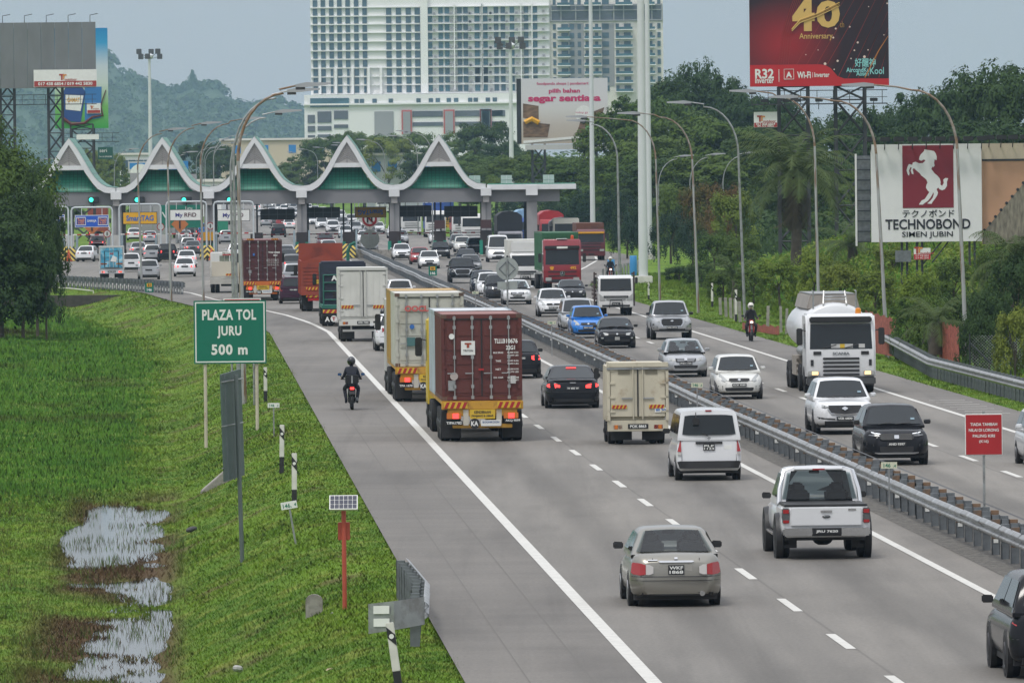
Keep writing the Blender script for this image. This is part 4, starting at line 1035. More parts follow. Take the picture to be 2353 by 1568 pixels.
for r in rows[1:]:
 for off, z in ((800, 1800), (800, 1945), (800, 1992), (800, 2118), (800, 2298), (1600, 20), (1600, 205), (1600, 355), (1600, 440), (1600, 495), (1600, 680)):
  x = hx(zx(off, z + rnd.uniform(-4, 4))); zz = hz_(zy(r + 24 - rnd.choice((0, 14)))); ac.box(x - .42, x + .42, Y0 - .5, Y0 + .3, zz - .35, zz + .35)
o = ac.B('air_conditioners', HGR, tower); o['kind'] = 'stuff'
# right wing: balconies, recesses, an open floor
bal = MB(); bw = MB(); rec = MB(); gl = MB()
for r in [18] + [240 + 79 * k for k in range(8)]:
 zz = hz_(zy(r + 38))
 for a, b in ((800, 920), (1040, 1200), (1320, 1480), (1600, 1680)):
  bal.box(hx(zx(1600, a)), hx(zx(1600, b)), Y0 - 1.8, Y0 + 1.1, zz - .14, zz + .14)
  gl.box(hx(zx(1600, a + 5)), hx(zx(1600, b - 5)), Y0 - 1.75, Y0 - 1.65, zz + .15, zz + 1.0)
 for z, w in ((778, 26), (870, 60), (935, 40), (1000, 30), (1080, 50), (1155, 28), (1235, 60), (1340, 28), (1430, 60), (1560, 30), (1625, 56), (1712, 28)):
  x = hx(zx(1600, z)); bw.box(x - w/7.776/HS, x + w/7.776/HS, Y0 + .9, Y0 + 1.25, zz + .3, zz + 2.2)
for a, b in ((905, 1040), (1200, 1310), (1560, 1600)): rec.box(hx(zx(1600, a)), hx(zx(1600, b)), Y0 + 1.0, Y0 + 1.19, hz_(200), hz_(zy(215)))
for k, (m_, nm, mt) in enumerate(((bal, 'balcony_slabs', HW), (gl, 'balcony_glass', HTEAL), (bw, 'wing_windows', HG), (rec, 'recess', HGR))):
 o = m_.B(nm, mt, tower); o['kind'] = 'stuff'
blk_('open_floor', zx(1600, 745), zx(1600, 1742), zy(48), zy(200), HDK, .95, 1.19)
for z in (750, 838, 970, 1090, 1185, 1310, 1398, 1550, 1650, 1738): blk_('open_floor_pier', zx(1600, z) - 1.4, zx(1600, z) + 1.4, zy(48), zy(200), HGR, .2, .94)
for z in (52, 96, 188): blk_('open_floor_slab', zx(1600, 745), zx(1600, 1742), zy(z), zy(z + 9), HGR, -.1, .19)
# podium
pod = blk_('podium', 700, 1215, 214, 400, HW, -6, 40)
blk_('podium_cornice', 698, 1217, 234, 238, HW, -7, -6.01)
blk_('glass_front', zx(800, 685), zx(800, 1030), zy(862), zy(942), HTEAL, -6.6, -6.02)
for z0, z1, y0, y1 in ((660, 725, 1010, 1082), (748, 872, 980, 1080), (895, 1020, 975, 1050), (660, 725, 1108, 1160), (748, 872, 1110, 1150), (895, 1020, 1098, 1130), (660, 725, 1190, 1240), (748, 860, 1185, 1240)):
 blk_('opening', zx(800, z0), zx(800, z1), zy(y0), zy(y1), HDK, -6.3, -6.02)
blk_('grey_panel', zx(800, 1255), zx(800, 1425), zy(985), zy(1200), HGR, -6.3, -6.02)
for off, z0, z1 in ((800, 1497, 1590), (800, 1872, 1970), (800, 2200, 2300), (1600, 105, 205)):
 blk_('red_frame', zx(off, z0), zx(off, z1), zy(975), zy(1190), HRED, -6.7, -6.02); blk_('panel', zx(off, z0 + 14), zx(off, z1 - 14), zy(990), zy(1190), HGR, -6.9, -6.71)
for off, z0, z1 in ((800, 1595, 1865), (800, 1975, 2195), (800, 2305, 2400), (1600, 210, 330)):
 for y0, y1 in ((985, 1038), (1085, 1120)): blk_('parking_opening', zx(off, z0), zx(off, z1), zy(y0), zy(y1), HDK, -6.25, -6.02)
for z in (1098, 1145, 1258, 1403, 1650, 1760, 1822, 1920, 1985, 2110, 2160, 2268, 2330): blk_('small_window', zx(800, z) - 5, zx(800, z) + 5, zy(872), zy(908), HG, -6.2, -6.02)

# ---- hills: a wooded ridge far away
def foliage(name, c1, c2, c3, trans=.25, s=0.9):
 m = bpy.data.materials.new(name); m.use_nodes = True
 n, l = m.node_tree.nodes, m.node_tree.links; p = n['Principled BSDF']; p.inputs['Roughness'].default_value = .6; p.inputs['Specular IOR Level'].default_value = .08
 g = n.new('ShaderNodeNewGeometry'); oi = n.new('ShaderNodeObjectInfo')
 t = n.new('ShaderNodeTexNoise'); t.inputs['Scale'].default_value = s; t.inputs['Detail'].default_value = 3; l.new(g.outputs['Position'], t.inputs['Vector'])
 mr = n.new('ShaderNodeMapRange'); mr.inputs[1].default_value = .35; mr.inputs[2].default_value = .65; l.new(t.outputs[0], mr.inputs[0])
 mx = n.new('ShaderNodeMix'); mx.data_type = 'RGBA'; mx.inputs['A'].default_value = (*c1, 1); mx.inputs['B'].default_value = (*c2, 1); l.new(mr.outputs[0], mx.inputs['Factor'])
 m3 = n.new('ShaderNodeMix'); m3.data_type = 'RGBA'; m3.inputs['B'].default_value = (*c3, 1); l.new(mx.outputs['Result'], m3.inputs['A'])
 sc_ = n.new('ShaderNodeMath'); sc_.operation = 'MULTIPLY'; sc_.inputs[1].default_value = .55; l.new(oi.outputs['Random'], sc_.inputs[0]); l.new(sc_.outputs[0], m3.inputs['Factor'])
 l.new(m3.outputs['Result'], p.inputs['Base Color'])
 soft_normal(n, l, p, .75, .55)
 tr = n.new('ShaderNodeBsdfTranslucent'); l.new(m3.outputs['Result'], tr.inputs['Color'])
 ms = n.new('ShaderNodeMixShader'); ms.inputs[0].default_value = trans; l.new(p.outputs[0], ms.inputs[1]); l.new(tr.outputs[0], ms.inputs[2]); l.new(ms.outputs[0], n['Material Output'].inputs[0])
 return m
FOL_A = foliage('foliage_mid', (.078, .130, .026), (.048, .090, .021), (.105, .150, .030))
FOL_B = foliage('foliage_dark', (.042, .078, .024), (.026, .054, .020), (.058, .095, .026))
FOL_C = foliage('foliage_yellow', (.145, .200, .030), (.090, .140, .024), (.165, .185, .036))
FOL_D = foliage('foliage_casuarina', (.024, .052, .030), (.016, .036, .023), (.034, .062, .030), .15, 1.6)
FOL_E = foliage('foliage_reddish', (.120, .085, .030), (.070, .090, .026), (.150, .080, .030))
FOL_S = foliage('foliage_scrub', (.165, .235, .030), (.095, .155, .024), (.190, .215, .040), .3, .45)
FOL_H = foliage('foliage_hill', (.050, .085, .030), (.030, .058, .024), (.06, .09, .03), .1, .06)
BARK = M('bark', (.085, .070, .055), .9, var=.3, vs=3)
def leaves(P, Nrm, size, aspect=.62):
 """leaf quads at P facing about Nrm"""
 n = len(P); Nn = Nrm / np.linalg.norm(Nrm, axis=1, keepdims=True)
 r = nrng.normal(0, 1, (n, 3)); a = np.cross(Nn, r); a /= np.linalg.norm(a, axis=1, keepdims=True); b = np.cross(Nn, a)
 s = np.broadcast_to(size, (n,))[:, None] * nrng.uniform(.65, 1.25, (n, 1))
 V = np.empty((n, 4, 3), np.float32)
 V[:, 0] = P - a * s; V[:, 1] = P - b * s * aspect + Nn * s * .12; V[:, 2] = P + a * s; V[:, 3] = P + b * s * aspect + Nn * s * .12
 return V.reshape(-1, 3), np.arange(n * 4).reshape(-1, 4)
crest = [(-200, 60), (150, 70), (247, 116), (278, 154), (296, 165), (334, 180), (373, 195), (422, 198), (442, 178), (460, 195), (489, 181), (512, 195), (522, 221), (558, 237), (600, 231), (636, 219), (664, 231), (697, 250), (760, 285), (900, 330), (1100, 350), (1400, 355), (2600, 350)]
hv, hf = [], []
pxs = np.arange(-200, 2600, 14)
for i, px in enumerate(pxs):
 ct = interp(crest, px) + 14
 for k in range(5):
  f = k / 4; c = at(px, 402 + (ct - 402) * f, 6200 + 1500 * f); hv.append(tuple(c))
hf = [(i*5+k, (i+1)*5+k, (i+1)*5+k+1, i*5+k+1) for i in range(len(pxs)-1) for k in range(4)]
hill = put('hills', pydata('hills', hv, hf, FOL_H, True), FOL_H); hill['kind'] = 'structure'; hill['label'] = 'hazy wooded ridge on the horizon'
N = 1500; px = nrng.uniform(-150, 1250, N); f = nrng.uniform(0, 1, N) ** .8
ct = np.interp(px, [a for a, b in crest], [b for a, b in crest])
f = np.where(nrng.uniform(0, 1, N) < .22, 1.0, f)
pyy = 400 + (ct + 12 - 400) * f
C = np.array([tuple(at(a, b, 6200 + 1500 * c - 26)) for a, b, c in zip(px, pyy, f)])
rad = nrng.uniform(3.6, 8.2, N)
per = 34; D = nrng.normal(0, 1, (N * per, 3)); D /= np.linalg.norm(D, axis=1, keepdims=True); D[:, 2] = np.abs(D[:, 2]) * 1.1 - .2
P = np.repeat(C, per, 0) + D * np.repeat(rad, per)[:, None] * nrng.uniform(.75, 1.05, (N * per, 1));
hv2, hf2 = leaves(P, D + nrng.normal(0, .35, D.shape) + np.array([0, 0, .3]), 2.2)
c = at(442, 182, 7650)     # the pointed tree that breaks the ridge line
D2 = nrng.normal(0, 1, (700, 3)); zz = nrng.uniform(0, 1, 700) ** 1.4; P2 = np.stack([c.x + D2[:, 0] * 4 * (1 - zz), np.full(700, 7650.) + D2[:, 1] * 4, c.z - 9 + zz * 17], 1)
v3, f3 = leaves(P2, D2, 1.6)
o = put('wooded_slope', pydata('wooded_slope', np.concatenate([hv2, v3]), np.concatenate([hf2, f3 + len(hv2)]), FOL_H), FOL_H); o['kind'] = 'stuff'; o['label'] = 'trees covering the hazy ridge behind the toll plaza'

# ---- trees
def crown(name, seed, clumps, per, cr, leaf, rz=.40, zc=.62, squash=1.0, droop=0.0, inner=.45, box=0):
 rg = np.random.default_rng(seed)
 d = rg.normal(0, 1, (clumps, 3)); d /= np.linalg.norm(d, axis=1, keepdims=True); d[:, 2] = np.where(d[:, 2] < -.55, -d[:, 2], d[:, 2])
 rr = rg.uniform(inner, 1.0, (clumps, 1)) ** .7
 if box: d = np.sign(d) * np.abs(d) ** box; d /= np.maximum(1, np.abs(d).max(1, keepdims=True))
 lob = 1 + (.10 if box else .22) * np.sin(d[:, :1] * 5 + seed) * np.cos(d[:, 1:2] * 4 + seed * 2)
 C = d * rr * lob * np.array([.46, .46, rz]) + np.array([0, 0, zc])
 n = clumps * per; D = rg.normal(0, 1, (n, 3)); D /= np.linalg.norm(D, axis=1, keepdims=True)
 rad = np.repeat(rg.uniform(.6, 1.25, clumps) * cr, per)
 off = D * rad[:, None] * rg.uniform(.5, 1, (n, 1)); off[:, 2] *= squash
 P = np.repeat(C, per, 0) + off; P[:, 2] -= droop * np.abs(rg.normal(0, 1, n)) * cr
 Nn = D * .9 + np.repeat(d, per, 0) * .5 + np.array([0, 0, .55]) + rg.normal(0, .35, (n, 3))
 V, F = leaves(P, Nn, leaf)
 return pydata(name, V, F, FOL_A)
CR = {'A': [crown('crown', k, 120, 110, .095, .0165, rz=.44, zc=.53, squash=.55, inner=.62, box=.72) for k in (1, 2, 3)], 'B': [crown('crown', k, 110, 110, .10, .0165, rz=.45, zc=.52, squash=.6, inner=.6, box=.78) for k in (4, 5)],
      'D': [crown('crown', k, 60, 110, .085, .016, rz=.47, zc=.50, squash=1.5, droop=.9) for k in (6, 7)], 'S': [crown('crown', k, 70, 80, .12, .022, rz=.44, zc=.44, box=.8) for k in (8, 9, 10)],
      'N': [crown('crown', k, 110, 210, .085, .0125, rz=.47, zc=.54, inner=.6) for k in (11, 12)]}
def trunk_me(seed, r=.022):
 rg = random.Random(seed); mb = MB(); mb.path([(0, 0, -.06), (rg.uniform(-.01, .01), 0, .2), (rg.uniform(-.03, .03), rg.uniform(-.02, .02), .45)], r * 1.3, 7, r * .7)
 for k in range(5):
  a = rg.uniform(0, 6.28); mb.path([(0, 0, .25 + .04 * k), (.1 * math.cos(a), .1 * math.sin(a), .42 + .04 * k), (.25 * math.cos(a), .25 * math.sin(a), .6 + .04 * k)], r * .5, 5, r * .15)
 return mb.mesh('trunk', smooth=60)
TR = [trunk_me(k) for k in range(4)]
def tree(px, ptop, rpx, Y, kind, fol, label, grp, base=None, name='tree'):
 c = at(px, ptop, Y); q = c.x + HEAD * Y
 z0 = base if base is not None else (float(right_z(max(0, q - qR(Y)), Y)) if q > qR(Y) else (float(left_z(qL(Y) - q, Y)) if q < qL(Y) else 0.0))
 H = c.z - z0; w = 2 * rpx / (FOC / Y) / .98
 if kind in 'AB': w *= 1.55
 t = thing(name, label, 'tree' if name != 'shrub' else 'shrub', (c.x, Y, z0), rnd.uniform(0, 6.28), grp); t.scale = (w, w, H)
 put('crown', rnd.choice(CR[kind]), fol, t); put('trunk', rnd.choice(TR), BARK, t)
 return t
G1 = 'trees of the wood behind the scrub bank'
for k, (px, tp, r, Y, kd, fo, lb) in enumerate((
 (1420, 255, 70, 1050, 'A', FOL_A, 'broad green tree right behind the food hoarding'), (1490, 215, 75, 1040, 'A', FOL_A, 'broad green tree behind the thick white mast'), (1555, 172, 62, 1080, 'B', FOL_B, 'dark tree right of the tower block edge'),
 (1602, 130, 46, 1100, 'B', FOL_B, 'tallest dark tree of the wood right of the tower block'), (1655, 172, 58, 1080, 'B', FOL_B, 'dark tree on the wood crest right of the tallest one'), (1705, 200, 62, 1060, 'A', FOL_B, 'dark tree left of the red billboard'),
 (1500, 305, 84, 950, 'A', FOL_A, 'wide bright green tree at the lamp arms'), (1592, 262, 92, 960, 'A', FOL_A, 'widest bright green tree in the wood'), (1672, 275, 80, 950, 'A', FOL_A, 'bright green tree left of the palm'),
 (1765, 222, 66, 1000, 'A', FOL_B, 'tree just left below the red billboard'), (1450, 352, 70, 900, 'A', FOL_A, 'green tree low beside the thick mast'), (1552, 350, 82, 880, 'A', FOL_B, 'dark green tree behind the lamp posts'),
 (1640, 350, 82, 870, 'A', FOL_A, 'green tree above the reddish shrubs'), (1742, 300, 70, 880, 'A', FOL_B, 'dark green tree behind the palm crown'), (1815, 250, 60, 900, 'B', FOL_B, 'tree seen between the lattice billboard legs, left one'),
 (1885, 270, 64, 880, 'A', FOL_B, 'tree seen between the lattice billboard legs, right one'), (1960, 255, 66, 900, 'B', FOL_B, 'tree behind the second lattice leg'), (2046, 232, 56, 900, 'B', FOL_B, 'small-topped tree right of the red billboard'),
 (2108, 212, 56, 850, 'B', FOL_B, 'round-topped tree over the horse billboard'), (2172, 206, 66, 820, 'A', FOL_B, 'tree under the longest lamp arm'), (2245, 150, 76, 800, 'B', FOL_B, 'tall dark tree right of the longest lamp arm'),
 (2318, 135, 80, 780, 'B', FOL_B, 'tallest dark tree by the picture edge'), (2010, 300, 80, 820, 'A', FOL_B, 'tree behind the horse billboard top corner'), (2100, 300, 92, 780, 'A', FOL_B, 'wide tree behind the horse billboard'),
 (2205, 285, 92, 760, 'A', FOL_B, 'wide tree behind the orange roof picture'), (2305, 270, 96, 740, 'A', FOL_B, 'wide dark tree above the orange roof picture'), (1850, 360, 80, 760, 'A', FOL_B, 'dark tree right of the palm trunk'), (1940, 380, 70, 720, 'A', FOL_A, 'tree at the foot of the second lattice leg'),
 (1690, 420, 62, 690, 'S', FOL_C, 'yellow-green tree left of the palm trunk'), (1602, 408, 52, 740, 'S', FOL_E, 'reddish-leaved tree among the green'), (1655, 405, 44, 730, 'S', FOL_E, 'second reddish-leaved tree beside it'), (1545, 415, 48, 760, 'S', FOL_A, 'small green tree beside the reddish ones'),
 (1350, 430, 66, 890, 'D', FOL_D, 'drooping dark casuarina behind the flat toll roof end'), (1260, 450, 62, 910, 'D', FOL_D, 'drooping dark casuarina seen under the flat roof'), (1420, 425, 60, 850, 'D', FOL_D, 'drooping dark casuarina left of the thick mast'),
 (1485, 455, 58, 770, 'D', FOL_D, 'drooping dark casuarina behind the thick mast foot'), (1540, 475, 56, 700, 'D', FOL_D, 'drooping dark casuarina right of the thick mast'), (1590, 500, 50, 650, 'D', FOL_D, 'drooping dark casuarina closest to the grass mound'),
 (1440, 495, 46, 740, 'D', FOL_D, 'low dark casuarina behind the red lorries'), (1180, 440, 50, 950, 'D', FOL_D, 'dark casuarina seen between the last columns'),
 (760, 305, 52, 1700, 'A', FOL_A, 'tree left of the fourth roof peak'), (835, 298, 52, 1720, 'A', FOL_A, 'tree behind the fourth roof peak'), (890, 312, 46, 1650, 'A', FOL_C, 'olive tree between the last two peaks, left'), (945, 300, 50, 1700, 'A', FOL_A, 'tree between the last two peaks, right'),
 (985, 340, 46, 1500, 'A', FOL_B, 'dark tree behind the last roof peak'), (1055, 305, 44, 1600, 'A', FOL_A, 'tree right behind the last roof peak'), (1112, 275, 50, 1500, 'A', FOL_B, 'tree left of the food hoarding'), (1165, 322, 46, 1400, 'A', FOL_B, 'tree below the floodlight mast lamps'),
 (1075, 352, 56, 1300, 'A', FOL_A, 'tree above the flat toll roof start'), (1140, 368, 56, 1210, 'A', FOL_A, 'tree above the flat toll roof'), (1205, 352, 56, 1150, 'A', FOL_A, 'tree at the foot of the food hoarding, left'), (1270, 352, 64, 1100, 'A', FOL_A, 'tree at the foot of the food hoarding, middle'),
 (1340, 372, 60, 1050, 'A', FOL_A, 'tree at the foot of the food hoarding, right'), (1402, 355, 52, 1000, 'A', FOL_A, 'tree left of the thick mast'),
 (690, 358, 36, 1700, 'A', FOL_A, 'small tree before the beige warehouse'), (640, 385, 34, 1650, 'A', FOL_A, 'low tree behind the third roof valley'), (450, 328, 34, 1750, 'A', FOL_B, 'dark tree right of the second peak'), (490, 322, 34, 1700, 'A', FOL_B, 'dark tree left of the third peak'), (520, 352, 30, 1650, 'A', FOL_B, 'dark tree behind the lamp poles'),
 (218, 340, 30, 1600, 'A', FOL_C, 'olive tree between the first two peaks'), (255, 348, 26, 1600, 'A', FOL_C, 'second olive tree between the first two peaks'), (70, 368, 42, 1100, 'A', FOL_B, 'dark tree at the foot of the lattice tower'), (30, 375, 40, 1150, 'A', FOL_B, 'dark tree behind the leafy roadside tree'), (130, 385, 30, 1200, 'A', FOL_B, 'dark tree left of the first peak'), (160, 475, 26, 1050, 'A', FOL_A, 'tree behind the blue lane sign'), (340, 470, 34, 1300, 'A', FOL_A, 'tree seen under the second arch'))):
 tree(px, tp, r, Y, kd, fo, lb, G1 if px > 1380 else 'trees beyond the toll plaza')
tree(-12, 318, 150, 478, 'N', FOL_A, 'big leafy dark tree at the picture edge beside the toll approach', None, -.9)
tree(82, 420, 66, 472, 'N', FOL_B, 'leafy lower tree in front of the big one by the curving rail', None, -.9)
tree(0, 455, 130, 466, 'N', FOL_B, 'leafy dark tree at the picture edge below the big one', None, -1.0)
for px_t, tp, r, lb in ((-10, 510, 105, 'dark bush at the picture edge under the leafy tree'), (50, 530, 74, 'dark bush beside the trunk of the leafy tree'), (104, 520, 50, 'dark bush under the leafy tree nearest the rail')): tree(px_t, tp, r, 465, 'S', FOL_B, lb, None, -1.0, 'shrub')
# far belt of trees that closes the plain
N = 1700; px = nrng.uniform(-150, 2500, N); Yb = nrng.uniform(1900, 2600, N)
C = np.array([(a_.x, y_, nrng.uniform(.5, 9.0)) for a_, y_ in ((at(p_, 380, y_), y_) for p_, y_ in zip(px, Yb)) ])
okk = (C[:, 0] + HEAD * C[:, 1] < 0) | (C[:, 0] + HEAD * C[:, 1] > 33); C = C[okk]; N = len(C); per = 30
D = nrng.normal(0, 1, (N * per, 3)); D /= np.linalg.norm(D, axis=1, keepdims=True)
P = np.repeat(C, per, 0) + D * np.repeat(nrng.uniform(2, 4, N), per)[:, None]
v, f = leaves(P, D + np.array([0, 0, .5]), .9); o = put('distant_trees', pydata('distant_trees', v, f, FOL_A), FOL_A); o['kind'] = 'stuff'; o['label'] = 'belt of low distant trees along the plain'

# dark understorey that closes the wood at its foot
N = 2600; px = nrng.uniform(1120, 2480, N); Yb = nrng.uniform(700, 1080, N); x_ = (px - PCX) / FOC * Yb
qq = x_ + HEAD * Yb; dd = qq - np.interp(Yb, _qrx, _qry); k = dd > 9; x_, Yb, dd = x_[k], Yb[k], dd[k]; N = len(x_)
hgt = nrng.uniform(.5, 1, N) * np.interp(dd, [9, 16, 40], [2.0, 5.0, 8.5]); C = np.stack([x_, Yb, right_z(dd, Yb) + hgt * nrng.uniform(.1, .9, N)], 1); per = 44
D = nrng.normal(0, 1, (N * per, 3)); D /= np.linalg.norm(D, axis=1, keepdims=True)
P = np.repeat(C, per, 0) + D * np.array([1.5, 1.5, 1.7]) * nrng.uniform(.5, 1, (N * per, 1))
v, f = leaves(P, D + np.array([0, 0, .5]), .26, .5); o = put('understorey', pydata('understorey', v, f, FOL_B), FOL_B); o['kind'] = 'stuff'; o['label'] = 'dark tangled understorey at the foot of the wood'

# ================================================================ hoardings, palms, scrub and fences
LATT = M('lattice_steel', (.035, .037, .042), .6, var=.2, vs=2)
def lattice(parent, x, y, z0, z1, w, step=2.0, d=None):
 d = d or w
 for sx_ in (-1, 1):
  for sy_ in (-1, 1): MB().box(x + sx_*w/2 - .10, x + sx_*w/2 + .10, y + sy_*d/2 - .10, y + sy_*d/2 + .10, z0, z1).B('leg', LATT, parent)
 z = z0; k = 0; br = MB()
 while z < z1 - .3:
  zn = min(z + step, z1)
  for yy in (y - d/2, y + d/2):
   br.bar((x - w/2, yy, z), (x + w/2, yy, zn), .055, n=4); br.bar((x + w/2, yy, z), (x - w/2, yy, zn), .055, n=4); br.bar((x - w/2, yy, zn), (x + w/2, yy, zn), .05, n=4)
  z = zn
 o = br.B('bracing', LATT, parent); o['kind'] = 'stuff'
def rect(x0, y0, x1, y1, Y):
 a, b = at((x0 + x1) / 2, y1, Y), at((x0 + x1) / 2, y0, Y); w = (x1 - x0) / FOC * Y
 return a.x, w, a.z, b.z
def walkway(parent, x0, x1, y, z):
 mb = MB(); mb.box(x0, x1, y, y + .8, z, z + .08).box(x0, x1, y, y + .05, z + 1.0, z + 1.06).box(x0, x1, y, y + .05, z + .5, z + .54)
 k = x0
 while k <= x1: mb.box(k - .025, k + .025, y, y + .05, z, z + 1.05); k += 1.2
 o = mb.B('walkway', LATT, parent); o['kind'] = 'stuff'
FLOODB = M('flood_black', (.02, .02, .022), .4)
def flood_row(parent, xs, y, z, up=True):
 for x in xs:
  o = MB().box(x - .28, x + .28, y - 1.1, y - .75, z + .25, z + .5).B('floodlight', FLOODB, parent, bevel=.03); MB().bar((x, y, z - .3), (x, y - .9, z + .35), .03, n=5).B('arm', LATT, o)
def t_logo(parent, cx, y, z, s, nums, full=True):
 """the hoarding owner's board: red T and outdoor, phone numbers on red"""
 rp = M('logo_red', (.36, .05, .035), .5)
 text('T', rp, s * .5, parent, (cx - s * .12, y, z + s * .22), bold=.06); text('r', M('logo_orange', (.62, .25, .05), .5), s * .42, parent, (cx + s * .14, y - .012, z + s * .24), bold=.02)
 text('outdoor', rp, s * .2, parent, (cx + s * .62, y, z + s * .02), s * 1.0, bold=.02)
# ---- blank grey hoarding with phone board
BY = 850.0
cx, w, z0, z1 = rect(-30, 52, 221, 203, BY); t = thing('grey_billboard', 'blank grey billboard on lattice legs above the leafy tree', 'billboard', (cx, BY, 0))
TARPB = M('billboard_cloth', (.16, .17, .175), .65, var=.12, vs=.5, bump=1.0, bs=.7, stretch=(1, 1, .6))
k = w / 8
for i in range(8): MB().box(-w/2 + i*k + .015, -w/2 + (i+1)*k - .015, -.1, .2, z0 + (.02 if i % 2 else 0), z1).B('panel', TARPB, t, bevel=.01)
for xx in (-w*.32, w*.12): lattice(t, xx, 1.2, -1, z0 + 1, 1.45, 1.9)
walkway(t, -w/2, w*.5, .1, z0 - 1.7)
for i in range(5):
 xx = -w*.35 + i * w * .2; MB().path([(xx, 0, z1), (xx, 0, z1 + .7), (xx + .8, -.3, z1 + .85)], .04, 5).B('lamp_arm', LATT, t)
px0, pw, pz0, pz1 = rect(77, 160, 222, 200, BY - 1)
MB().box(px0 - cx - pw/2, px0 - cx + pw/2, -.55, -.45, pz0, pz1).B('phone_board', SIGN_W, t); MB().box(px0 - cx - pw/2 + .05, px0 - cx + pw/2 - .05, -.58, -.555, pz0 + .05, pz0 + .62).B('red_band', M('band_red', (.33, .035, .03), .5), t)
text('017 438 6854 / 019 442 5830', SIGN_W, .34, t, (px0 - cx, -.59, pz0 + .34), pw * .86, bold=.03); t_logo(t, px0 - cx - .2, -.57, pz0 + .75, 1.25, '')
# ---- blue to green product hoarding behind
def grad_mat(name, stops, z0, z1):
 m = bpy.data.materials.new(name); m.use_nodes = True; n, l = m.node_tree.nodes, m.node_tree.links
 tc = n.new('ShaderNodeTexCoord'); sx = n.new('ShaderNodeSeparateXYZ'); l.new(tc.outputs['Object'], sx.inputs[0])
 mr = n.new('ShaderNodeMapRange'); mr.inputs[1].default_value = z0; mr.inputs[2].default_value = z1; l.new(sx.outputs['Z'], mr.inputs[0])
 cr = n.new('ShaderNodeValToRGB'); el = cr.color_ramp.elements
 el[0].position, el[0].color = stops[0][0], (*stops[0][1], 1); el[1].position, el[1].color = stops[-1][0], (*stops[-1][1], 1)
 for p_, c_ in stops[1:-1]: e = el.new(p_); e.color = (*c_, 1)
 l.new(mr.outputs[0], cr.inputs[0]); l.new(cr.outputs[0], n['Principled BSDF'].inputs['Base Color']); n['Principled BSDF'].inputs['Roughness'].default_value = .5
 return m
B2 = 960.0
cx, w, z0, z1 = rect(127, 65, 249, 295, B2); t = thing('product_billboard', 'tall blue and green product billboard behind the grey one', 'billboard', (cx, B2, 0))
MB().box(-w/2, w/2, 0, .4, z0, z1).B('panel', grad_mat('print_blue_green', [(0, (.03, .30, .05)), (.22, (.16, .42, .10)), (.45, (.52, .60, .55)), (.62, (.50, .58, .62)), (.85, (.03, .30, .55)), (1, (.01, .22, .48))], z0, z1), t)
BRN = M('print_brown', (.10, .025, .02), .5); PBL = M('print_deep_blue', (.015, .06, .22), .5)
MB().prism([(-w*.35, z0 + .9), (-w*.02, z0 + .7), (w*.08, z0 + 4.2), (-w*.02, z0 + 5.1), (-w*.28, z0 + 5.0), (-w*.36, z0 + 4.0)], -.05, -.01).B('bottle_print', PBL, t)
MB().prism([(-w*.30, z0 + 2.2), (-w*.02, z0 + 2.0), (w*.04, z0 + 3.8), (-w*.30, z0 + 3.9)], -.09, -.055).B('label_print', SIGN_W, t)
MB().prism([(w*.06, z0 + .9), (w*.36, z0 + 1.2), (w*.38, z0 + 4.8), (w*.06, z0 + 4.8)], -.05, -.01).B('carton_print', M('print_mid_blue', (.03, .16, .40), .5), t)
MB().path([(-w*.36, -.1, z0 + 1.2), (-w*.2, -.1, z0 + .5), (w*.05, -.1, z0 + .6), (w*.2, -.1, z0 + 1.3), (w*.40, -.1, z0 + 1.5), (w*.36, -.1, z0 + 2.6), (w*.46, -.1, z0 + 4.4)], .22, 6, .05).B('splash_print', BRN, t)
MB().box(w*.10, w*.36, -.2, -.1, z0 + 1.7, z0 + 2.9).B('agency_board', SIGN_W, t); MB().box(w*.11, w*.35, -.22, -.202, z0 + 1.75, z0 + 2.1).B('red_band', M('band_red', (0, 0, 0)), t); t_logo(t, w*.20, -.22, z0 + 2.25, .75, '')
text('GAMAT', E1Y, .5, t, (-w*.15, -.1, z0 + 3.3), w * .24, bold=.03)
lattice(t, w*.0, 1.3, 0, z0 + .5, 2.6, 2.2); walkway(t, -w*.4, w*.7, 0, z0 - 1.6)
MB().box(-w*.1, w*.32, -.3, -.2, z0 - 1.3, z0 - .7).B('white_board', SIGN_W, t)
MB().box(w*.3, w*.58, -.3, -.2, z0 - 3.6, z0 - 2.2).B('green_board', M('board_dark_green', (.01, .08, .06), .5), t); text('seri', SIGN_W, .4, t, (w*.40, -.32, z0 - 2.6)); text('Tel: 04-398 8988', SIGN_W, .16, t, (w*.44, -.32, z0 - 3.3), w*.24)
# ---- food hoarding
B3 = 1060.0
cx, w, z0, z1 = rect(1198, 180, 1397, 330, B3); t = thing('food_billboard', 'white food advertisement hoarding with pink slogan before the tower', 'billboard', (cx, B3, 0), R(3))
PINK = M('print_pink', (.52, .03, .13), .5)
MB().box(-w/2, w/2, 0, .5, z0, z1).B('panel', grad_mat('print_food', [(0, (.46, .40, .33)), (.28, (.50, .45, .40)), (.52, (.60, .59, .57)), (.70, (.62, .61, .62)), (1, (.60, .60, .62))], z0, z1), t)
MB().box(-w/2 - .55, -w/2 - .02, .1, .9, z0, z1).B('side_frame', DARK, t)
hh = z1 - z0
text('foodpanda shops | pandamart', PINK, hh * .055, t, (-.02*w, -.03, z0 + hh*.915), w*.60, bold=.015); text('pilih bahan', PINK, hh*.085, t, (0, -.03, z0 + hh*.80), w*.36, bold=.035); text('segar sentiasa', PINK, hh*.13, t, (0, -.03, z0 + hh*.68), w*.84, bold=.04)
text('hidup ga', PINK, hh*.04, t, (w*.20, -.05, z0 + hh*.47), w*.14)
MB().disc(w*.22, -.04, z0 + hh*.45, hh*.13, 20, -.01).B('speech_disc', SIGN_W, t)
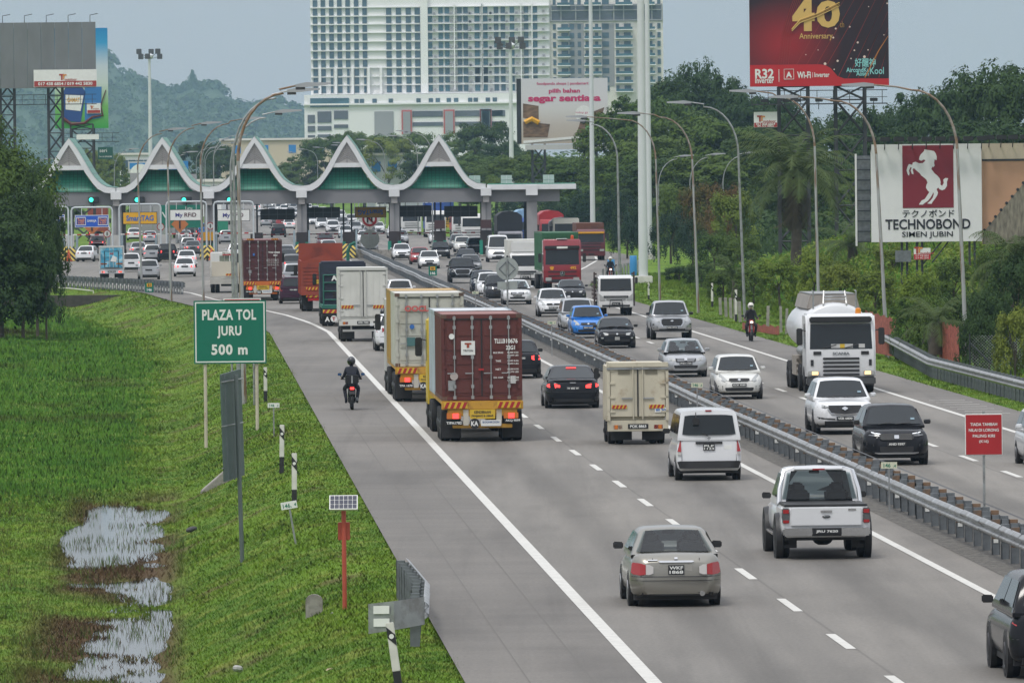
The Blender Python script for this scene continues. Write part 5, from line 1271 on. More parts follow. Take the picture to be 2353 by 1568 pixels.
WICK = M('print_wicker', (.16, .10, .06), .6, var=.5, vs=1.2, stretch=(1, 1, 3))
MB().prism([(-w*.48, z0 + .1*hh), (-w*.2, z0 + .1*hh), (-w*.17, z0 + .3*hh), (-w*.48, z0 + .34*hh)], -.03, -.01).B('basket_print', WICK, t); MB().prism([(-w*.48, z0 + .40*hh), (-w*.3, z0 + .36*hh), (-w*.3, z0 + .58*hh), (-w*.48, z0 + .62*hh)], -.03, -.01).B('basket_print', WICK, t); MB().prism([(w*.12, z0 + .08*hh), (w*.36, z0 + .1*hh), (w*.46, z0 + .55*hh), (w*.2, z0 + .42*hh)], -.03, -.01).B('basket_print', WICK, t)
MB().path([(-w*.46, -.06, z0 + .33*hh), (-w*.38, -.06, z0 + .38*hh), (-w*.30, -.06, z0 + .32*hh)], .35, 6).B('banana_print', E1Y, t)
MB().prism([(w*.5*math.cos(a)*.55 + w*.34, z0 + .02*hh + hh*.26*math.sin(a)) for a in np.linspace(0, math.pi * .62, 10)] + [(w*.25, z0 + .02*hh)], -.06, -.035).B('melon_print', M('print_melon', (.16, .42, .18), .5), t)
MB().prism([(-w*.48, z0 + .01*hh), (w*.3, z0 + .09*hh), (w*.3, z0 + .13*hh), (-w*.48, z0 + .05*hh)], -.08, -.062).B('plate_print', SIGN_W, t)
MB().box(-w*.46, w*.5, -.4, -.3, z0 - .75, z0 - .1).B('lower_board', BOARD, t)
for xx in (-w*.3, w*.3): lattice(t, xx, 1.2, 0, z0, 1.6, 2.2)
# ---- red anniversary billboard
B4 = 610.0
cx, w, z0, z1 = rect(1723, -70, 2042, 198, B4); t = thing('red_billboard', 'dark red anniversary billboard with gold 40 on lattice legs', 'billboard', (cx, B4, 0)); hh = z1 - z0
def red_print():
 m = bpy.data.materials.new('print_red_glow'); m.use_nodes = True; n, l = m.node_tree.nodes, m.node_tree.links; p = n['Principled BSDF']; p.inputs['Roughness'].default_value = .45
 tc = n.new('ShaderNodeTexCoord'); mp = n.new('ShaderNodeMapping'); mp.inputs['Location'].default_value = (.6, 0, -(z0 + hh * .36) / (hh * .42)); mp.inputs['Scale'].default_value = (1 / (w * .42), 0, 1 / (hh * .42)); l.new(tc.outputs['Object'], mp.inputs[0])
 g = n.new('ShaderNodeTexGradient'); g.gradient_type = 'SPHERICAL'; l.new(mp.outputs[0], g.inputs[0])
 cr = n.new('ShaderNodeValToRGB'); e = cr.color_ramp.elements; e[0].color = (.018, .004, .010, 1); e[1].color = (.33, .010, .016, 1); e[1].position = .95; l.new(g.outputs[0], cr.inputs[0])
 l.new(cr.outputs[0], p.inputs['Base Color']); return m
MB().box(-w/2, w/2, 0, .5, z0, z1).B('panel', red_print(), t)
REDB = M('print_bright_red', (.46, .012, .018), .45); GOLD = M('print_gold', (.62, .40, .12), .4); GOLDD = M('print_gold_dark', (.36, .20, .05), .4); LNR = M('print_line_red', (.30, .03, .025), .5)
px_ = lambda z: (2400 + z / 2.139) / 1.48807; py_ = lambda z: z / 2.139 / 1.48807
ux = lambda p: (px_(p) - (1723 + 2042) / 2) / (2042 - 1723) * w
uz = lambda p: z1 - (py_(p) + 70) / 268.0 * hh
MB().prism([(-w/2, z0), (w/2, z0), (w/2, uz(580)), (ux(1040), uz(578)), (ux(990), uz(560)), (ux(940), uz(500)), (ux(900), uz(478)), (ux(860), uz(472)), (-w/2, uz(472))], -.03, -.005).B('wave_band', REDB, t)
for k in range(9):
 a = -.28 + .09 * k; MB().add([(ux(690 + 75*k), -.02, uz(572 if k > 3 else 470)), (ux(694 + 75*k), -.02, uz(572 if k > 3 else 470)), (ux(1004 + 75*k) if 1004+75*k < 1360 else w/2 - .05, -.02, uz(-60 + (0 if 1004+75*k < 1360 else (1004+75*k-1360)*1.6))), (ux(1000 + 75*k) if 1004+75*k < 1360 else w/2 - .05, -.02, uz(-56 + (0 if 1004+75*k < 1360 else (1004+75*k-1360)*1.6)))], [(0, 1, 2, 3)]).B('ray_print', LNR, t, normals=False)
for k in range(5): MB().path([(ux(560 + 18*k), -.02, uz(470)), (ux(590 + 16*k), -.02, uz(250)), (ux(650 + 14*k), -.02, uz(60)), (ux(700 + 12*k), -.02, uz(-70))], .02, 4).B('ray_print', LNR, t)
MB().path([(ux(1190), -.03, uz(572)), (ux(1290), -.03, uz(380)), (ux(1362), -.03, uz(270))], .06, 4, .03).B('ray_print', M('print_orange_line', (.45, .16, .03), .5), t)
for zx0, zy0, r in ((980, 212, .07), (1083, 200, .06), (1140, 315, .08), (1188, 420, .1), (992, 448, .08), (900, 468, .1), (962, 278, .07), (1358, 32, .06), (1115, 372, .06), (760, 400, .04), (850, 367, .04), (1215, 370, .05), (1090, 432, .05), (966, 510, .05), (1332, 262, .04), (1222, 54, .04)):
 MB().disc(ux(zx0), -.03, uz(zy0), r, 10, -.01).B('spark_print', M('print_spark', (.75, .58, .50), .5), t)
text('4', GOLD, hh*.30, t, (ux(745), -.05, uz(100)), w*.16, bold=.05); text('0', GOLD, hh*.235, t, (ux(925), -.05, uz(105)), w*.17, bold=.035)
for k in range(3): MB().path([(ux(660), -.09, uz(225 - 6*k)), (ux(720), -.09, uz(165 - 10*k)), (ux(850), -.09, uz(120 - 10*k)), (ux(1010), -.09, uz(45 - 12*k))], .05, 5, .03).B('swoosh_print', GOLD if k != 1 else GOLDD, t)
text('th', GOLDD, hh*.05, t, (ux(1026), -.04, uz(182)), w*.03); text('Anniversary', GOLD, hh*.065, t, (ux(835), -.04, uz(270)), w*.24, bold=.005)
text('R32', SIGN_W, hh*.085, t, (ux(456), -.05, uz(537)), w*.135, bold=.03); text('Inverter', SIGN_W, hh*.05, t, (ux(456), -.05, uz(585)), w*.135, bold=.02); text('Wi-Fi', SIGN_W, hh*.058, t, (ux(745), -.05, uz(548)), w*.098, bold=.03); text('Inverter', SIGN_W, hh*.042, t, (ux(876), -.05, uz(548)), w*.108, bold=.02)
MB().box(ux(560), ux(564), -.045, -.035, uz(597), uz(505)).box(ux(807), ux(810), -.045, -.035, uz(568), uz(530)).B('divider', SIGN_W, t)
MB().path([(ux(600), -.05, uz(578)), (ux(600), -.05, uz(505)), (ux(670), -.05, uz(505)), (ux(670), -.05, uz(578)), (ux(600), -.05, uz(578))], .025, 4).B('icon', SIGN_W, t); text('A', SIGN_W, hh*.05, t, (ux(635), -.05, uz(545)), bold=.05)
TEALP = M('print_teal', (.25, .58, .58), .5)
text('好醒神', TEALP, hh*.075, t, (ux(1193), -.05, uz(462)), w*.15, bold=.015); text('AircondKu', TEALP, hh*.04, t, (ux(1138), -.05, uz(515)), w*.165, bold=.02); text('Aosen', TEALP, hh*.04, t, (ux(1172), -.05, uz(542)), w*.09, bold=.02); text('Kool', TEALP, hh*.06, t, (ux(1278), -.05, uz(522)), w*.10, bold=.01)
for xx in (ux(670), ux(1085)): lattice(t, xx, 1.3, 0, z0, 2.15, 2.6)
walkway(t, ux(360), ux(1350), -.8, uz(765)); flood_row(t, [ux(k_) for k_ in (450, 610, 690, 850, 960, 1250)], .2, uz(770))
MB().box(ux(375), ux(545), -.3, -.2, uz(928), uz(815)).B('agency_board', SIGN_W, t); MB().box(ux(377), ux(544), -.32, -.302, uz(926), uz(894)).B('red_band', M('band_red', (0, 0, 0)), t); t_logo(t, ux(430), -.32, uz(885), .95, ''); text('017 438 6854', SIGN_W, .16, t, (ux(460), -.34, uz(903)), 1.4, bold=.02); text('04 777 0002', SIGN_W, .16, t, (ux(460), -.34, uz(917)), 1.2, bold=.02)
# ---- horse billboard and its neighbour
B5 = 452.0
cx, w, z0, z1 = rect(2002, 331, 2256, 555, B5); t = thing('horse_billboard', 'white billboard with a rearing white horse on a dark red square', 'billboard', (cx, B5, 0)); hh = z1 - z0
HWH = M('billboard_white', (.68, .68, .68), .5, var=.03)
MB().box(-w/2, w/2, 0, .35, z0, z1).B('panel', HWH, t)
zX = lambda z: ((2600 + z / 2.6133) / 1.48807 - 2129) / 254 * w
zZ = lambda z: z1 - ((500 + z / 2.6133) / 1.48807 - 331) / 224 * hh
MB().box(zX(1272), zX(1727), -.02, -.004, zZ(550), zZ(-205 + 197)).B('red_square', M('print_crimson', (.19, .012, .025), .5), t)
horse = [(1425,95),(1420,120),(1440,130),(1465,118),(1478,128),(1455,150),(1420,152),(1390,138),(1365,145),(1360,165),(1330,158),(1318,180),(1308,215),(1320,250),(1330,262),(1335,240),(1330,215),(1345,185),(1355,190),(1345,215),(1355,245),(1370,250),(1368,225),(1362,205),(1375,195),(1395,215),(1425,240),(1440,262),(1470,285),(1485,300),(1495,325),(1485,345),(1480,370),(1495,395),(1510,410),(1490,440),(1470,470),(1440,485),(1415,520),(1450,522),(1470,505),(1495,490),(1520,460),(1540,425),(1545,410),(1550,430),(1540,460),(1520,485),(1490,512),(1530,515),(1540,495),(1560,470),(1580,440),(1588,415),(1575,385),(1590,370),(1600,385),(1625,395),(1650,385),(1668,355),(1668,320),(1680,288),(1655,285),(1635,300),(1640,330),(1625,355),(1610,345),(1612,320),(1605,290),(1585,265),(1560,245),(1530,205),(1540,180),(1545,190),(1560,175),(1555,150),(1560,120),(1578,125),(1580,95),(1570,65),(1555,45),(1530,38),(1505,35),(1470,28),(1465,45),(1450,60),(1435,75)]
MB().add([(zX(a), -.03, zZ(b)) for a, b in horse], [tuple(range(len(horse)))]).B('horse_emblem', HWH, t, normals=False)
INK = M('print_ink', (.012, .014, .022), .5)
text('テクノボンド', INK, hh*.078, t, (zX(1500), -.03, zZ(600)), w*.47, bold=.012); text('TECHNOBOND', INK, hh*.105, t, (zX(1495), -.03, zZ(695)), w*.77, bold=.02); text('SIMEN JUBIN', INK, hh*.072, t, (zX(1490), -.03, zZ(792)), w*.46, bold=.012)
MB().box(-w/2 - .85, -w/2 - .75, .5, .7, z0 - .2, z1 - .5).B('side_frame', HWH, t); o = MB()
for k in range(9): o.box(-w/2 - .75, -w/2 - .01, .3, .4, z0 + k*hh/9.5, z0 + k*hh/9.5 + .06)
o = o.B('side_bracing', DARK, t); o['kind'] = 'stuff'
MB().box(-w/2 - .74, -w/2 - .02, .6, .7, z0, z1 - .6).B('side_sheet', GALV_D, t)
flood_row(t, [-w*.5 + w*k_/8 for k_ in range(9)], .2, z1 - .1)
for xx in (zX(1285), zX(1420), zX(1890)):
 for dx in (-.14, .14): MB().box(xx + dx - .06, xx + dx + .06, .2, .35, -1, z0 - .003).B('leg', LATT, t)
MB().bar((zX(1450), .2, zZ(1050)), (zX(1620), .2, z0), .04, n=5).bar((zX(1530), .2, zZ(1040)), (zX(1680), .2, z0), .04, n=5).B('brace', LATT, t)
MB().box(zX(1200), zX(1342), -.1, -.04, zZ(1030), zZ(928)).B('grey_board', GALV_D, t); MB().box(zX(1366), zX(1515), -.1, -.04, zZ(1012), zZ(908)).B('agency_board', SIGN_W, t); MB().box(zX(1367), zX(1514), -.12, -.102, zZ(1010), zZ(963)).B('red_band', REDB, t); t_logo(t, zX(1410), -.12, zZ(955), .75, ''); text('017 438 6854', SIGN_W, .1, t, (zX(1440), -.13, zZ(975)), .72); text('019 442 5830', SIGN_W, .1, t, (zX(1440), -.13, zZ(996)), .72)
cx2, w2, z02, z12 = rect(2257, 329, 2420, 560, B5 + .5); t = thing('roof_billboard', 'billboard picture of a beige and orange wall with a tiled roof', 'billboard', (cx2, B5 + .5, 0)); hh2 = z12 - z02
MB().box(-w2/2, w2/2, 0, .35, z02, z12).B('panel', M('print_orange_wall', (.46, .26, .16), .6, var=.1, vs=.6), t)
MB().box(-w2/2, w2/2, -.02, -.004, z12 - hh2*.16, z12).B('beige_print', M('print_beige', (.52, .44, .34), .6, var=.06), t); MB().box(-w2/2, w2/2, -.03, -.021, z12 - hh2*.175, z12 - hh2*.155).B('ledge_print', LATT, t)
MB().prism([(-w2/2, z02), (w2/2, z02), (w2/2, z02 + hh2*.95), (-w2/2 + .05, z02 + hh2*.12)], -.02, -.004).B('roof_print', M('print_roof_tiles', (.19, .17, .13), .7, var=.45, vs=2.5, stretch=(3, 1, .7)), t)
for k in range(12): f = k / 12; MB().disc(-w2/2 + .1 + f*w2*.95, -.04, z02 + hh2*(.14 + .80*f), .085, 8, -.021).B('tile_end_print', DARK, t)
flood_row(t, [-w2*.4 + w2*k_/6 for k_ in range(5)], .2, z12 - .05)
for xx in (-w2*.3, w2*.2): MB().box(xx - .08, xx + .08, .3, .5, -1, z02).B('leg', LATT, t)
# ---- low buildings behind the plaza
for lb, x0, x1, y0, y1, Y, m_, nm in (('long beige flat-roofed warehouse behind the third roof arch', 508, 772, 322, 372, 2050, M('warehouse_beige', (.55, .48, .34), .8, var=.05, vs=.05), 'warehouse'), ('white factory shed behind the last roof valley', 842, 1000, 357, 420, 1650, M('shed_white', (.58, .60, .62), .7, var=.06, vs=.05), 'warehouse'), ('pale low house between the first two roof peaks', 275, 350, 356, 372, 2000, HW, 'house'), ('white low shed at the second roof valley', 455, 508, 418, 440, 1500, HW, 'shed')):
 cx, w, z0, z1 = rect(x0, y0, x1, y1, Y); t = thing(nm, lb, 'building', (cx, Y, 0)); MB().box(-w/2, w/2, 0, 25, -.5, z1).B('wall', m_, t); MB().box(-w/2 - .4, w/2 + .4, -.5, 25.5, z1 + .01, z1 + .5).B('roof', HW2, t)
 for k in range(4): MB().box(-w*.36 + k*w*.24 - .9, -w*.36 + k*w*.24 + .9, -.1, -.01, z1 - 3.2, z1 - 1.2).B('window', BLUEB if nm == 'warehouse' else HG, t)

# ---- palms
FROND = foliage('frond', (.085, .120, .040), (.050, .082, .028), (.105, .130, .045), .2, 1.5); DEADF = foliage('dead_frond', (.12, .10, .065), (.085, .07, .045), (.14, .12, .08), .1, 1.5)
def palm(loc, hstem, n, L, label, droop=1.0, dead=14, seed=1):
 rg = np.random.default_rng(seed); t = thing('palm_tree', label, 'palm tree', loc)
 MB().path([(0, 0, -.5), (.1, 0, hstem * .5), (0, 0, hstem)], .34, 10, .28).B('trunk', BARK, t, smooth=60)
 def fronds(k, el0, el1, mat, nm, LL):
  VV, FF = [], []; o_ = 0
  for i in range(k):
   a = i * 2.39996 + rg.uniform(-.2, .2); el = rg.uniform(el0, el1); pts = []; p = np.array([0, 0, hstem]); d_el = el
   for s_ in range(13):
    pts.append(p.copy()); step = LL / 12; p = p + step * np.array([math.cos(a) * math.cos(d_el), math.sin(a) * math.cos(d_el), math.sin(d_el)]); d_el -= droop * (.10 + .012 * s_)
   side = np.array([-math.sin(a), math.cos(a), 0])
   for s_ in range(1, 13):
    for h_ in (0, .33, .66):
     b = pts[s_ - 1] * (1 - h_) + pts[s_] * h_; ll = LL * .20 * math.sin(math.pi * min(1, (s_ + h_ + 1.5) / 14.5)) + .1; fw = (pts[s_] - pts[s_ - 1]); fw = fw / np.linalg.norm(fw)
     for sg in (-1, 1):
      tip = b + side * sg * ll * .8 + fw * ll * .5 + np.array([0, 0, -ll * rg.uniform(.2, .65)]); wv = fw * LL * .009
      VV += [b - wv, b + wv, tip]; FF.append((o_, o_ + 1, o_ + 2)); o_ += 3
   for s_ in range(12):
    wv = side * LL * .006; VV += [pts[s_] - wv, pts[s_] + wv, pts[s_ + 1]]; FF.append((o_, o_ + 1, o_ + 2)); o_ += 3
  put(nm, pydata(nm, np.array(VV), np.array(FF), mat), mat, t)
 fronds(n, -.15, 1.35, FROND, 'crown', L)
 if dead: fronds(dead, -1.35, -.75, DEADF, 'dead_fronds', L * .85)
 return t
P_ = at(1826, 395, 505); palm((P_.x, 505, P_.z - 5.2), 5.2, 40, 4.9, 'palm tree with hanging dead fronds below the red billboard', .85, 16, 3)
P_ = at(2330, 600, 352); palm((P_.x, 352, P_.z - 2.6), 2.6, 30, 2.9, 'palm tree at the picture edge below the roof picture', 1.1, 8, 5)
P_ = at(1955, 560, 520); palm((P_.x, 520, P_.z - 1.0), 1.0, 22, 3.2, 'low young palm between the big palm and the horse billboard', .7, 0, 8)
P_ = at(1690, 640, 500); palm((P_.x, 500, P_.z - .8), .8, 16, 2.4, 'low young palm in the scrub left of the big palm', .8, 0, 9)
P_ = at(2150, 740, 335); palm((P_.x, 335, P_.z - .8), .8, 18, 2.0, 'low palm seedling behind the orange netting', .8, 0, 12)
# ---- scrub on the bank
N = 4300; Y = nrng.uniform(325, 610, N); d = 7.0 + nrng.uniform(0, 1, N) ** .9 * 26
lim = np.interp(Y, [325, 400, 480, 610], [7.5, 7.5, 8.5, 11]); k = d > lim; Y, d = Y[k], d[k]
q = np.interp(Y, _qrx, _qry) + d; C = np.stack([q - HEAD * Y, Y, right_z(d, Y)], 1); N = len(C); per = 26
hgt = .35 + .55 * np.clip(fbm(C[:, 0] * .14, C[:, 1] * .05, 61) + .35, 0, 1.2)
D = nrng.normal(0, 1, (N * per, 3)); D /= np.linalg.norm(D, axis=1, keepdims=True); D[:, 2] = np.abs(D[:, 2])
P = np.repeat(C, per, 0) + D * np.stack([np.full(N * per, 1.3), np.full(N * per, 1.3), np.repeat(hgt, per) * 1.5], 1) * nrng.uniform(.3, 1, (N * per, 1))
v, f = leaves(P, D + np.array([0, 0, .5]) + nrng.normal(0, .4, D.shape), .19, .5); o = put('undergrowth', pydata('undergrowth', v, f, FOL_S), FOL_S); o['kind'] = 'stuff'; o['label'] = 'tangled yellow-green undergrowth covering the bank'
P, d, Y = scatter(46000, 330, 620, lambda Y: 32.0, 1, 6.5, 1.1)
k = d > np.interp(Y, [325, 400, 480, 610], [6.5, 6.5, 8, 10]); P = P[k]
blades('tall_grass', P, np.full(len(P), .85) * (1 + .5 * fbm(P[:, 0] * .2, P[:, 1] * .08, 12)), np.full(len(P), .045), .5, GRASS_LOW, 'tall rank grass between the shrubs on the bank', 1, nrng.uniform(0, .12, len(P)))
SH = 'shrubs along the scrub bank'
for k, (px, tp, r, Y, fo, lb) in enumerate(((2330, 560, 70, 345, FOL_B, 'dark shrub at the picture edge above the chain-link fence'), (2270, 640, 55, 340, FOL_B, 'dark shrub behind the nearest lamp post'), (2200, 650, 60, 350, FOL_B, 'dark leafy shrub right of the horse billboard legs'), (2140, 660, 55, 345, FOL_A, 'green shrub above the orange netting'), (2085, 670, 50, 355, FOL_A, 'green shrub left of the orange netting gap'),
 (2330, 690, 55, 318, FOL_C, 'bright yellow-green shrub at the picture edge'), (2240, 700, 45, 330, FOL_B, 'dark shrub behind the chain-link corner'), (2010, 610, 55, 430, FOL_C, 'yellow-green shrub under the horse billboard corner'), (1930, 590, 60, 450, FOL_C, 'yellow-green shrub behind the tanker top'), (1870, 565, 50, 470, FOL_S, 'pale shrub right of the palm foot'),
 (1790, 585, 55, 480, FOL_S, 'pale shrub left of the palm foot'), (1730, 600, 50, 490, FOL_A, 'green shrub right of the grey lamp'), (1660, 610, 46, 505, FOL_A, 'green shrub above the leaning fence posts'), (1610, 595, 40, 560, FOL_B, 'dark shrub behind the brown banded lamp'), (1560, 605, 40, 590, FOL_B, 'dark shrub on the grass mound'), (2110, 600, 50, 400, FOL_S, 'pale shrub behind the agency board'), (2050, 560, 50, 480, FOL_C, 'yellow-green shrub behind the billboard legs'), (2190, 580, 60, 420, FOL_A, 'green shrub below the horse billboard edge'), (1640, 520, 50, 620, FOL_A, 'tall green shrub left of the palm trunk'), (1700, 530, 50, 600, FOL_A, 'tall green shrub at the grey lamp'), (2290, 540, 60, 400, FOL_A, 'green shrub under the roof picture'), (1985, 690, 36, 370, FOL_A, 'small green shrub at the tanker cab'))):
 tree(px, tp, r, Y, 'S', fo, lb, SH, None, 'shrub')
# ---- fences
WOODP = M('fence_concrete', (.26, .25, .22), .9, var=.25, vs=3); WOODD = M('fence_dark_wood', (.060, .055, .048), .9, var=.3, vs=3); NET = M('orange_net', (.34, .085, .055), .8, var=.3, vs=4, col2=(.20, .045, .035), c2s=6)
def post_row(label, items, mat, z=0.0):
 t = thing('post_fence', label, 'fence')
 for px, py, pt, wpx in items:
  b = gp(px, py, z); s = FOC / b.y; h = (py - pt) / s
  MB().box(-wpx/2/s, wpx/2/s, -.06, .06, -.3, h).B('post', mat, t, b, (rnd.uniform(-.05, .05), rnd.uniform(-.05, .05), 0), bevel=.01)
 return t
ft = post_row('row of leaning pale concrete fence posts below the palm', [(1655, 722, 683, 7), (1668, 727, 683, 7), (1679, 730, 684, 7), (1689, 733, 686, 8), (1700, 738, 692, 8), (1730, 752, 700, 7), (1763, 757, 702, 7), (1794, 762, 703, 6), (1806, 765, 708, 6), (1824, 765, 712, 6)], WOODP)
post_row('row of dark rotten fence posts between the orange nets', [(2060, 815, 745, 9), (2085, 810, 742, 8), (2103, 815, 748, 7), (2120, 818, 750, 8), (2138, 832, 752, 9), (2147, 830, 752, 10), (2215, 845, 770, 6), (2225, 846, 772, 6), (2240, 848, 775, 6)], WOODD)
def net(label, x0, x1, yb0, yb1, yt0, yt1):
 b0, b1 = gp(x0, yb0), gp(x1, yb1); s0, s1 = FOC / b0.y, FOC / b1.y; n = 26; vs = []
 for k in range(n + 1):
  f = k / n; p = b0.lerp(b1, f); h = ((yb0 - yt0) / s0) * (1 - f) + ((yb1 - yt1) / s1) * f + .05 * math.sin(k * 1.3) + .03 * math.sin(k * 2.9); wv = .06 * math.sin(k * 2.1)
  vs += [(p.x, p.y + wv, -.1), (p.x, p.y + wv * 1.3 + .03, h * .5), (p.x, p.y + wv * .7, h)]
 mb = MB().add(vs, [(3*k + j, 3*k + 3 + j, 3*k + 4 + j, 3*k + 1 + j) for k in range(n) for j in (0, 1)]); o = mb.B('safety_net', NET, None, normals=False); tag(o, label, 'safety net')
net('sagging orange safety net behind the tanker cab', 1985, 2062, 800, 815, 712, 735); net('square orange safety net hung between dark posts', 2158, 2203, 842, 848, 738, 752); net('low crumpled orange net at the concrete posts', 1705, 1790, 755, 768, 742, 750)
t = thing('chain_link_fence', 'chain-link fence panel with leaning brace beside the nearest lamp', 'fence', (0, 0, 0)); b0, b1 = gp(2228, 850), gp(2420, 850); wm_ = MB(); hh = 80 / (FOC / b0.y); L_ = b1.x - b0.x; n = 26
for k in range(-8, n):
 x0 = b0.x + L_ * k / n; x1 = x0 + hh
 wm_.bar((max(x0, b0.x), b0.y, max(0, b0.x - x0)), (min(x1, b1.x), b0.y, hh - max(0, x1 - b1.x)), .006, n=3); wm_.bar((min(x1, b1.x), b0.y, max(0, x1 - b1.x)), (max(x0, b0.x), b0.y, hh - max(0, b0.x - x0)), .006, n=3)
o = wm_.B('wire_mesh', GALV, t); o['kind'] = 'stuff'
for xx in (0, L_ * .5, L_): MB().bar((b0.x + xx, b0.y, -.2), (b0.x + xx, b0.y, hh + .05), .035).B('post', DARK, t)
MB().bar((b0.x + .05, b0.y - .1, hh * .75), (b0.x + 1.1, b0.y - .4, 0), .04).B('brace', DARK, t)
# bollards and barrels by the merge
BAR = M('barrel_blue', (.03, .22, .48), .5)
for px, py, pt, lb in ((1404, 640, 597, 'blue barrel standing nearest the merge kerb'), (1455, 632, 588, 'blue barrel left of the thick mast')):
 b = gp(px, py); s = FOC / b.y; h = (py - pt) / s; o = MB().lathe([(.26, 0), (.28, h*.3), (.27, h*.33), (.28, h*.64), (.27, h*.67), (.27, h), (.24, h + .03)], n=16).B('barrel', BAR, None, b, smooth=50); tag(o, lb, 'barrel', 'blue barrels at the merge')
a, b = gp(1385, 648), gp(1478, 622)
t = thing('bollard_rail', 'line of grey bollards along the merge behind the white lorry', 'bollards')
for k in range(15):
 p = a.lerp(b, k / 14); MB().bar((p.x, p.y, -.1), (p.x, p.y, .95), .075, n=10).B('bollard', GALV, t, smooth=40)
o = MB().lathe([(.9, 0), (1.4, .9), (1.0, 2.4), (1.5, 3.0)][:1] + [(.1, .3)], n=8)
# retaining wall stub and small things on the verge
o = MB().box(-5.5, 5.5, -.2, .2, -1.2, -.1).B('retaining_wall', M('wall_dark', (.055, .05, .045), .9, var=.3), None, (gp(160, 690, -.6).x, 562, 0), (0, 0, R(-14))); tag(o, 'low dark retaining wall under the curving guardrail', 'wall')
a = gp(215, 700, -1.0)
t = thing('handrail', 'thin bent white pipe handrail at the end of the dark wall', 'handrail', (0, 0, 0)); MB().path([(a.x - 4, a.y, .35), (a.x - 1.5, a.y, .15), (a.x - .3, a.y, .0), (a.x, a.y, -.02), (a.x, a.y, -1.0)], .04, 6).B('pipe', WHITEG, t)
PAPER = M('litter_white', (.62, .62, .60), .7)
for k, (px, py, z, c_, lb) in enumerate(((693, 1270, -.55, PAPER, 'white crumpled bag on the slope below the 146.4 plate'), (545, 1542, -.9, M('litter_grey', (.35, .35, .33), .8), 'grey broken stone near the bottom of the slope'), (760, 1550, -.4, M('litter_tan', (.45, .33, .24), .8), 'tan scrap on the slope by the leaning marker'), (2035, 798, 0, M('litter_blue', (.05, .35, .45), .6), 'blue plastic bag at the long guardrail end'), (440, 1220, -1.2, M('litter_dark', (.05, .05, .05), .8), 'dark plank lying on the slope'))):
 g_ = gp(px, py, z); o = MB().ball((0, 0, .06), .11 + .1 * (k == 4), .10, .07, 7, 5).B('litter', c_, None, g_, (0, .2, k)); tag(o, lb, 'litter')

# ================================================================ cars
def paint(name, c, metal=0.0, rough=.32):
 return M('paint_' + name, c, rough, metal, coat=.06 if max(c) < .06 else .6, spec=.18 if max(c) < .06 else .5, var=.05, vs=1.2)
PAINTS = {'white': (.66, .67, .68), 'pearl': (.60, .60, .57), 'black': (.012, .013, .016), 'navy': (.014, .018, .032), 'silver': (.40, .41, .42), 'grey': (.14, .145, .15), 'champagne': (.235, .225, .195),
          'red': (.30, .018, .022), 'maroon': (.085, .012, .020), 'blue': (.008, .16, .52), 'purple': (.045, .018, .035), 'teal': (.02, .16, .2), 'dark': (.035, .037, .042), 'bronze': (.16, .12, .09), 'cream': (.55, .52, .42)}
def P_of(c): return paint(c, PAINTS[c], .55 if c in ('silver', 'champagne', 'grey', 'bronze') else 0.0, .14 if max(PAINTS[c]) < .06 else .28)
GLASS = M('car_glass', (.010, .014, .016), .06, 0, spec=.42)
GLASS_L = bpy.data.materials.new('clear_glass'); GLASS_L.use_nodes = True
_n, _l = GLASS_L.node_tree.nodes, GLASS_L.node_tree.links; _n.remove(_n['Principled BSDF'])
_a, _b2, _c, _f = _n.new('ShaderNodeBsdfTransparent'), _n.new('ShaderNodeBsdfGlossy'), _n.new('ShaderNodeMixShader'), _n.new('ShaderNodeFresnel')
_a.inputs[0].default_value = (.52, .60, .60, 1); _b2.inputs['Roughness'].default_value = .04; _l.new(_f.outputs[0], _c.inputs[0]); _l.new(_a.outputs[0], _c.inputs[1]); _l.new(_b2.outputs[0], _c.inputs[2]); _l.new(_c.outputs[0], _n['Material Output'].inputs[0])
PLAST = M('black_plastic', (.018, .018, .019), .55); TYRE = M('tyre', (.014, .014, .015), .85, var=.2, vs=8); RIM = M('rim', (.30, .30, .31), .35, .8); RIMD = M('rim_dark', (.05, .05, .055), .4, .6)
REDL = M('tail_lens', (.33, .010, .012), .18, coat=.6); REDLIT = M('tail_lit', (.55, .01, .02), .2, emit=(1.0, .06, .05), es=2.4); CLEAR = M('clear_lens', (.52, .50, .48), .15, coat=.5); AMBER = M('amber_lens', (.55, .16, .02), .2, coat=.4)
HEADL = M('head_lens', (.42, .43, .42), .12, .2, coat=.8); HEADD = M('head_lens_dark', (.10, .105, .11), .10, .2, coat=.8); LIT = M('lamp_lit', (.9, .86, .75), .2, emit=(1, .93, .78), es=3.0); WARM = M('lamp_warm', (.9, .6, .3), .2, emit=(1, .62, .25), es=1.6); CHROME = M('chrome', (.55, .56, .57), .12, 1.0); PLATE = M('number_plate', (.012, .012, .014), .4)
MK = {'glass': GLASS, 'glassl': GLASS_L, 'plast': PLAST, 'tyre': TYRE, 'rim': RIM, 'rimd': RIMD, 'red': REDL, 'redlit': REDLIT, 'clear': CLEAR, 'amber': AMBER, 'head': HEADL, 'headd': HEADD, 'lit': LIT, 'warm': WARM, 'chrome': CHROME, 'plate': PLATE, 'white': SIGN_W}
SEC = [(0, .88), (.10, .965), (.32, 1.0), (.58, .998), (.80, .965), (.94, .90), (1.0, .80)]
def sx(f): return float(np.interp(f, [a for a, b in SEC], [b for a, b in SEC]))
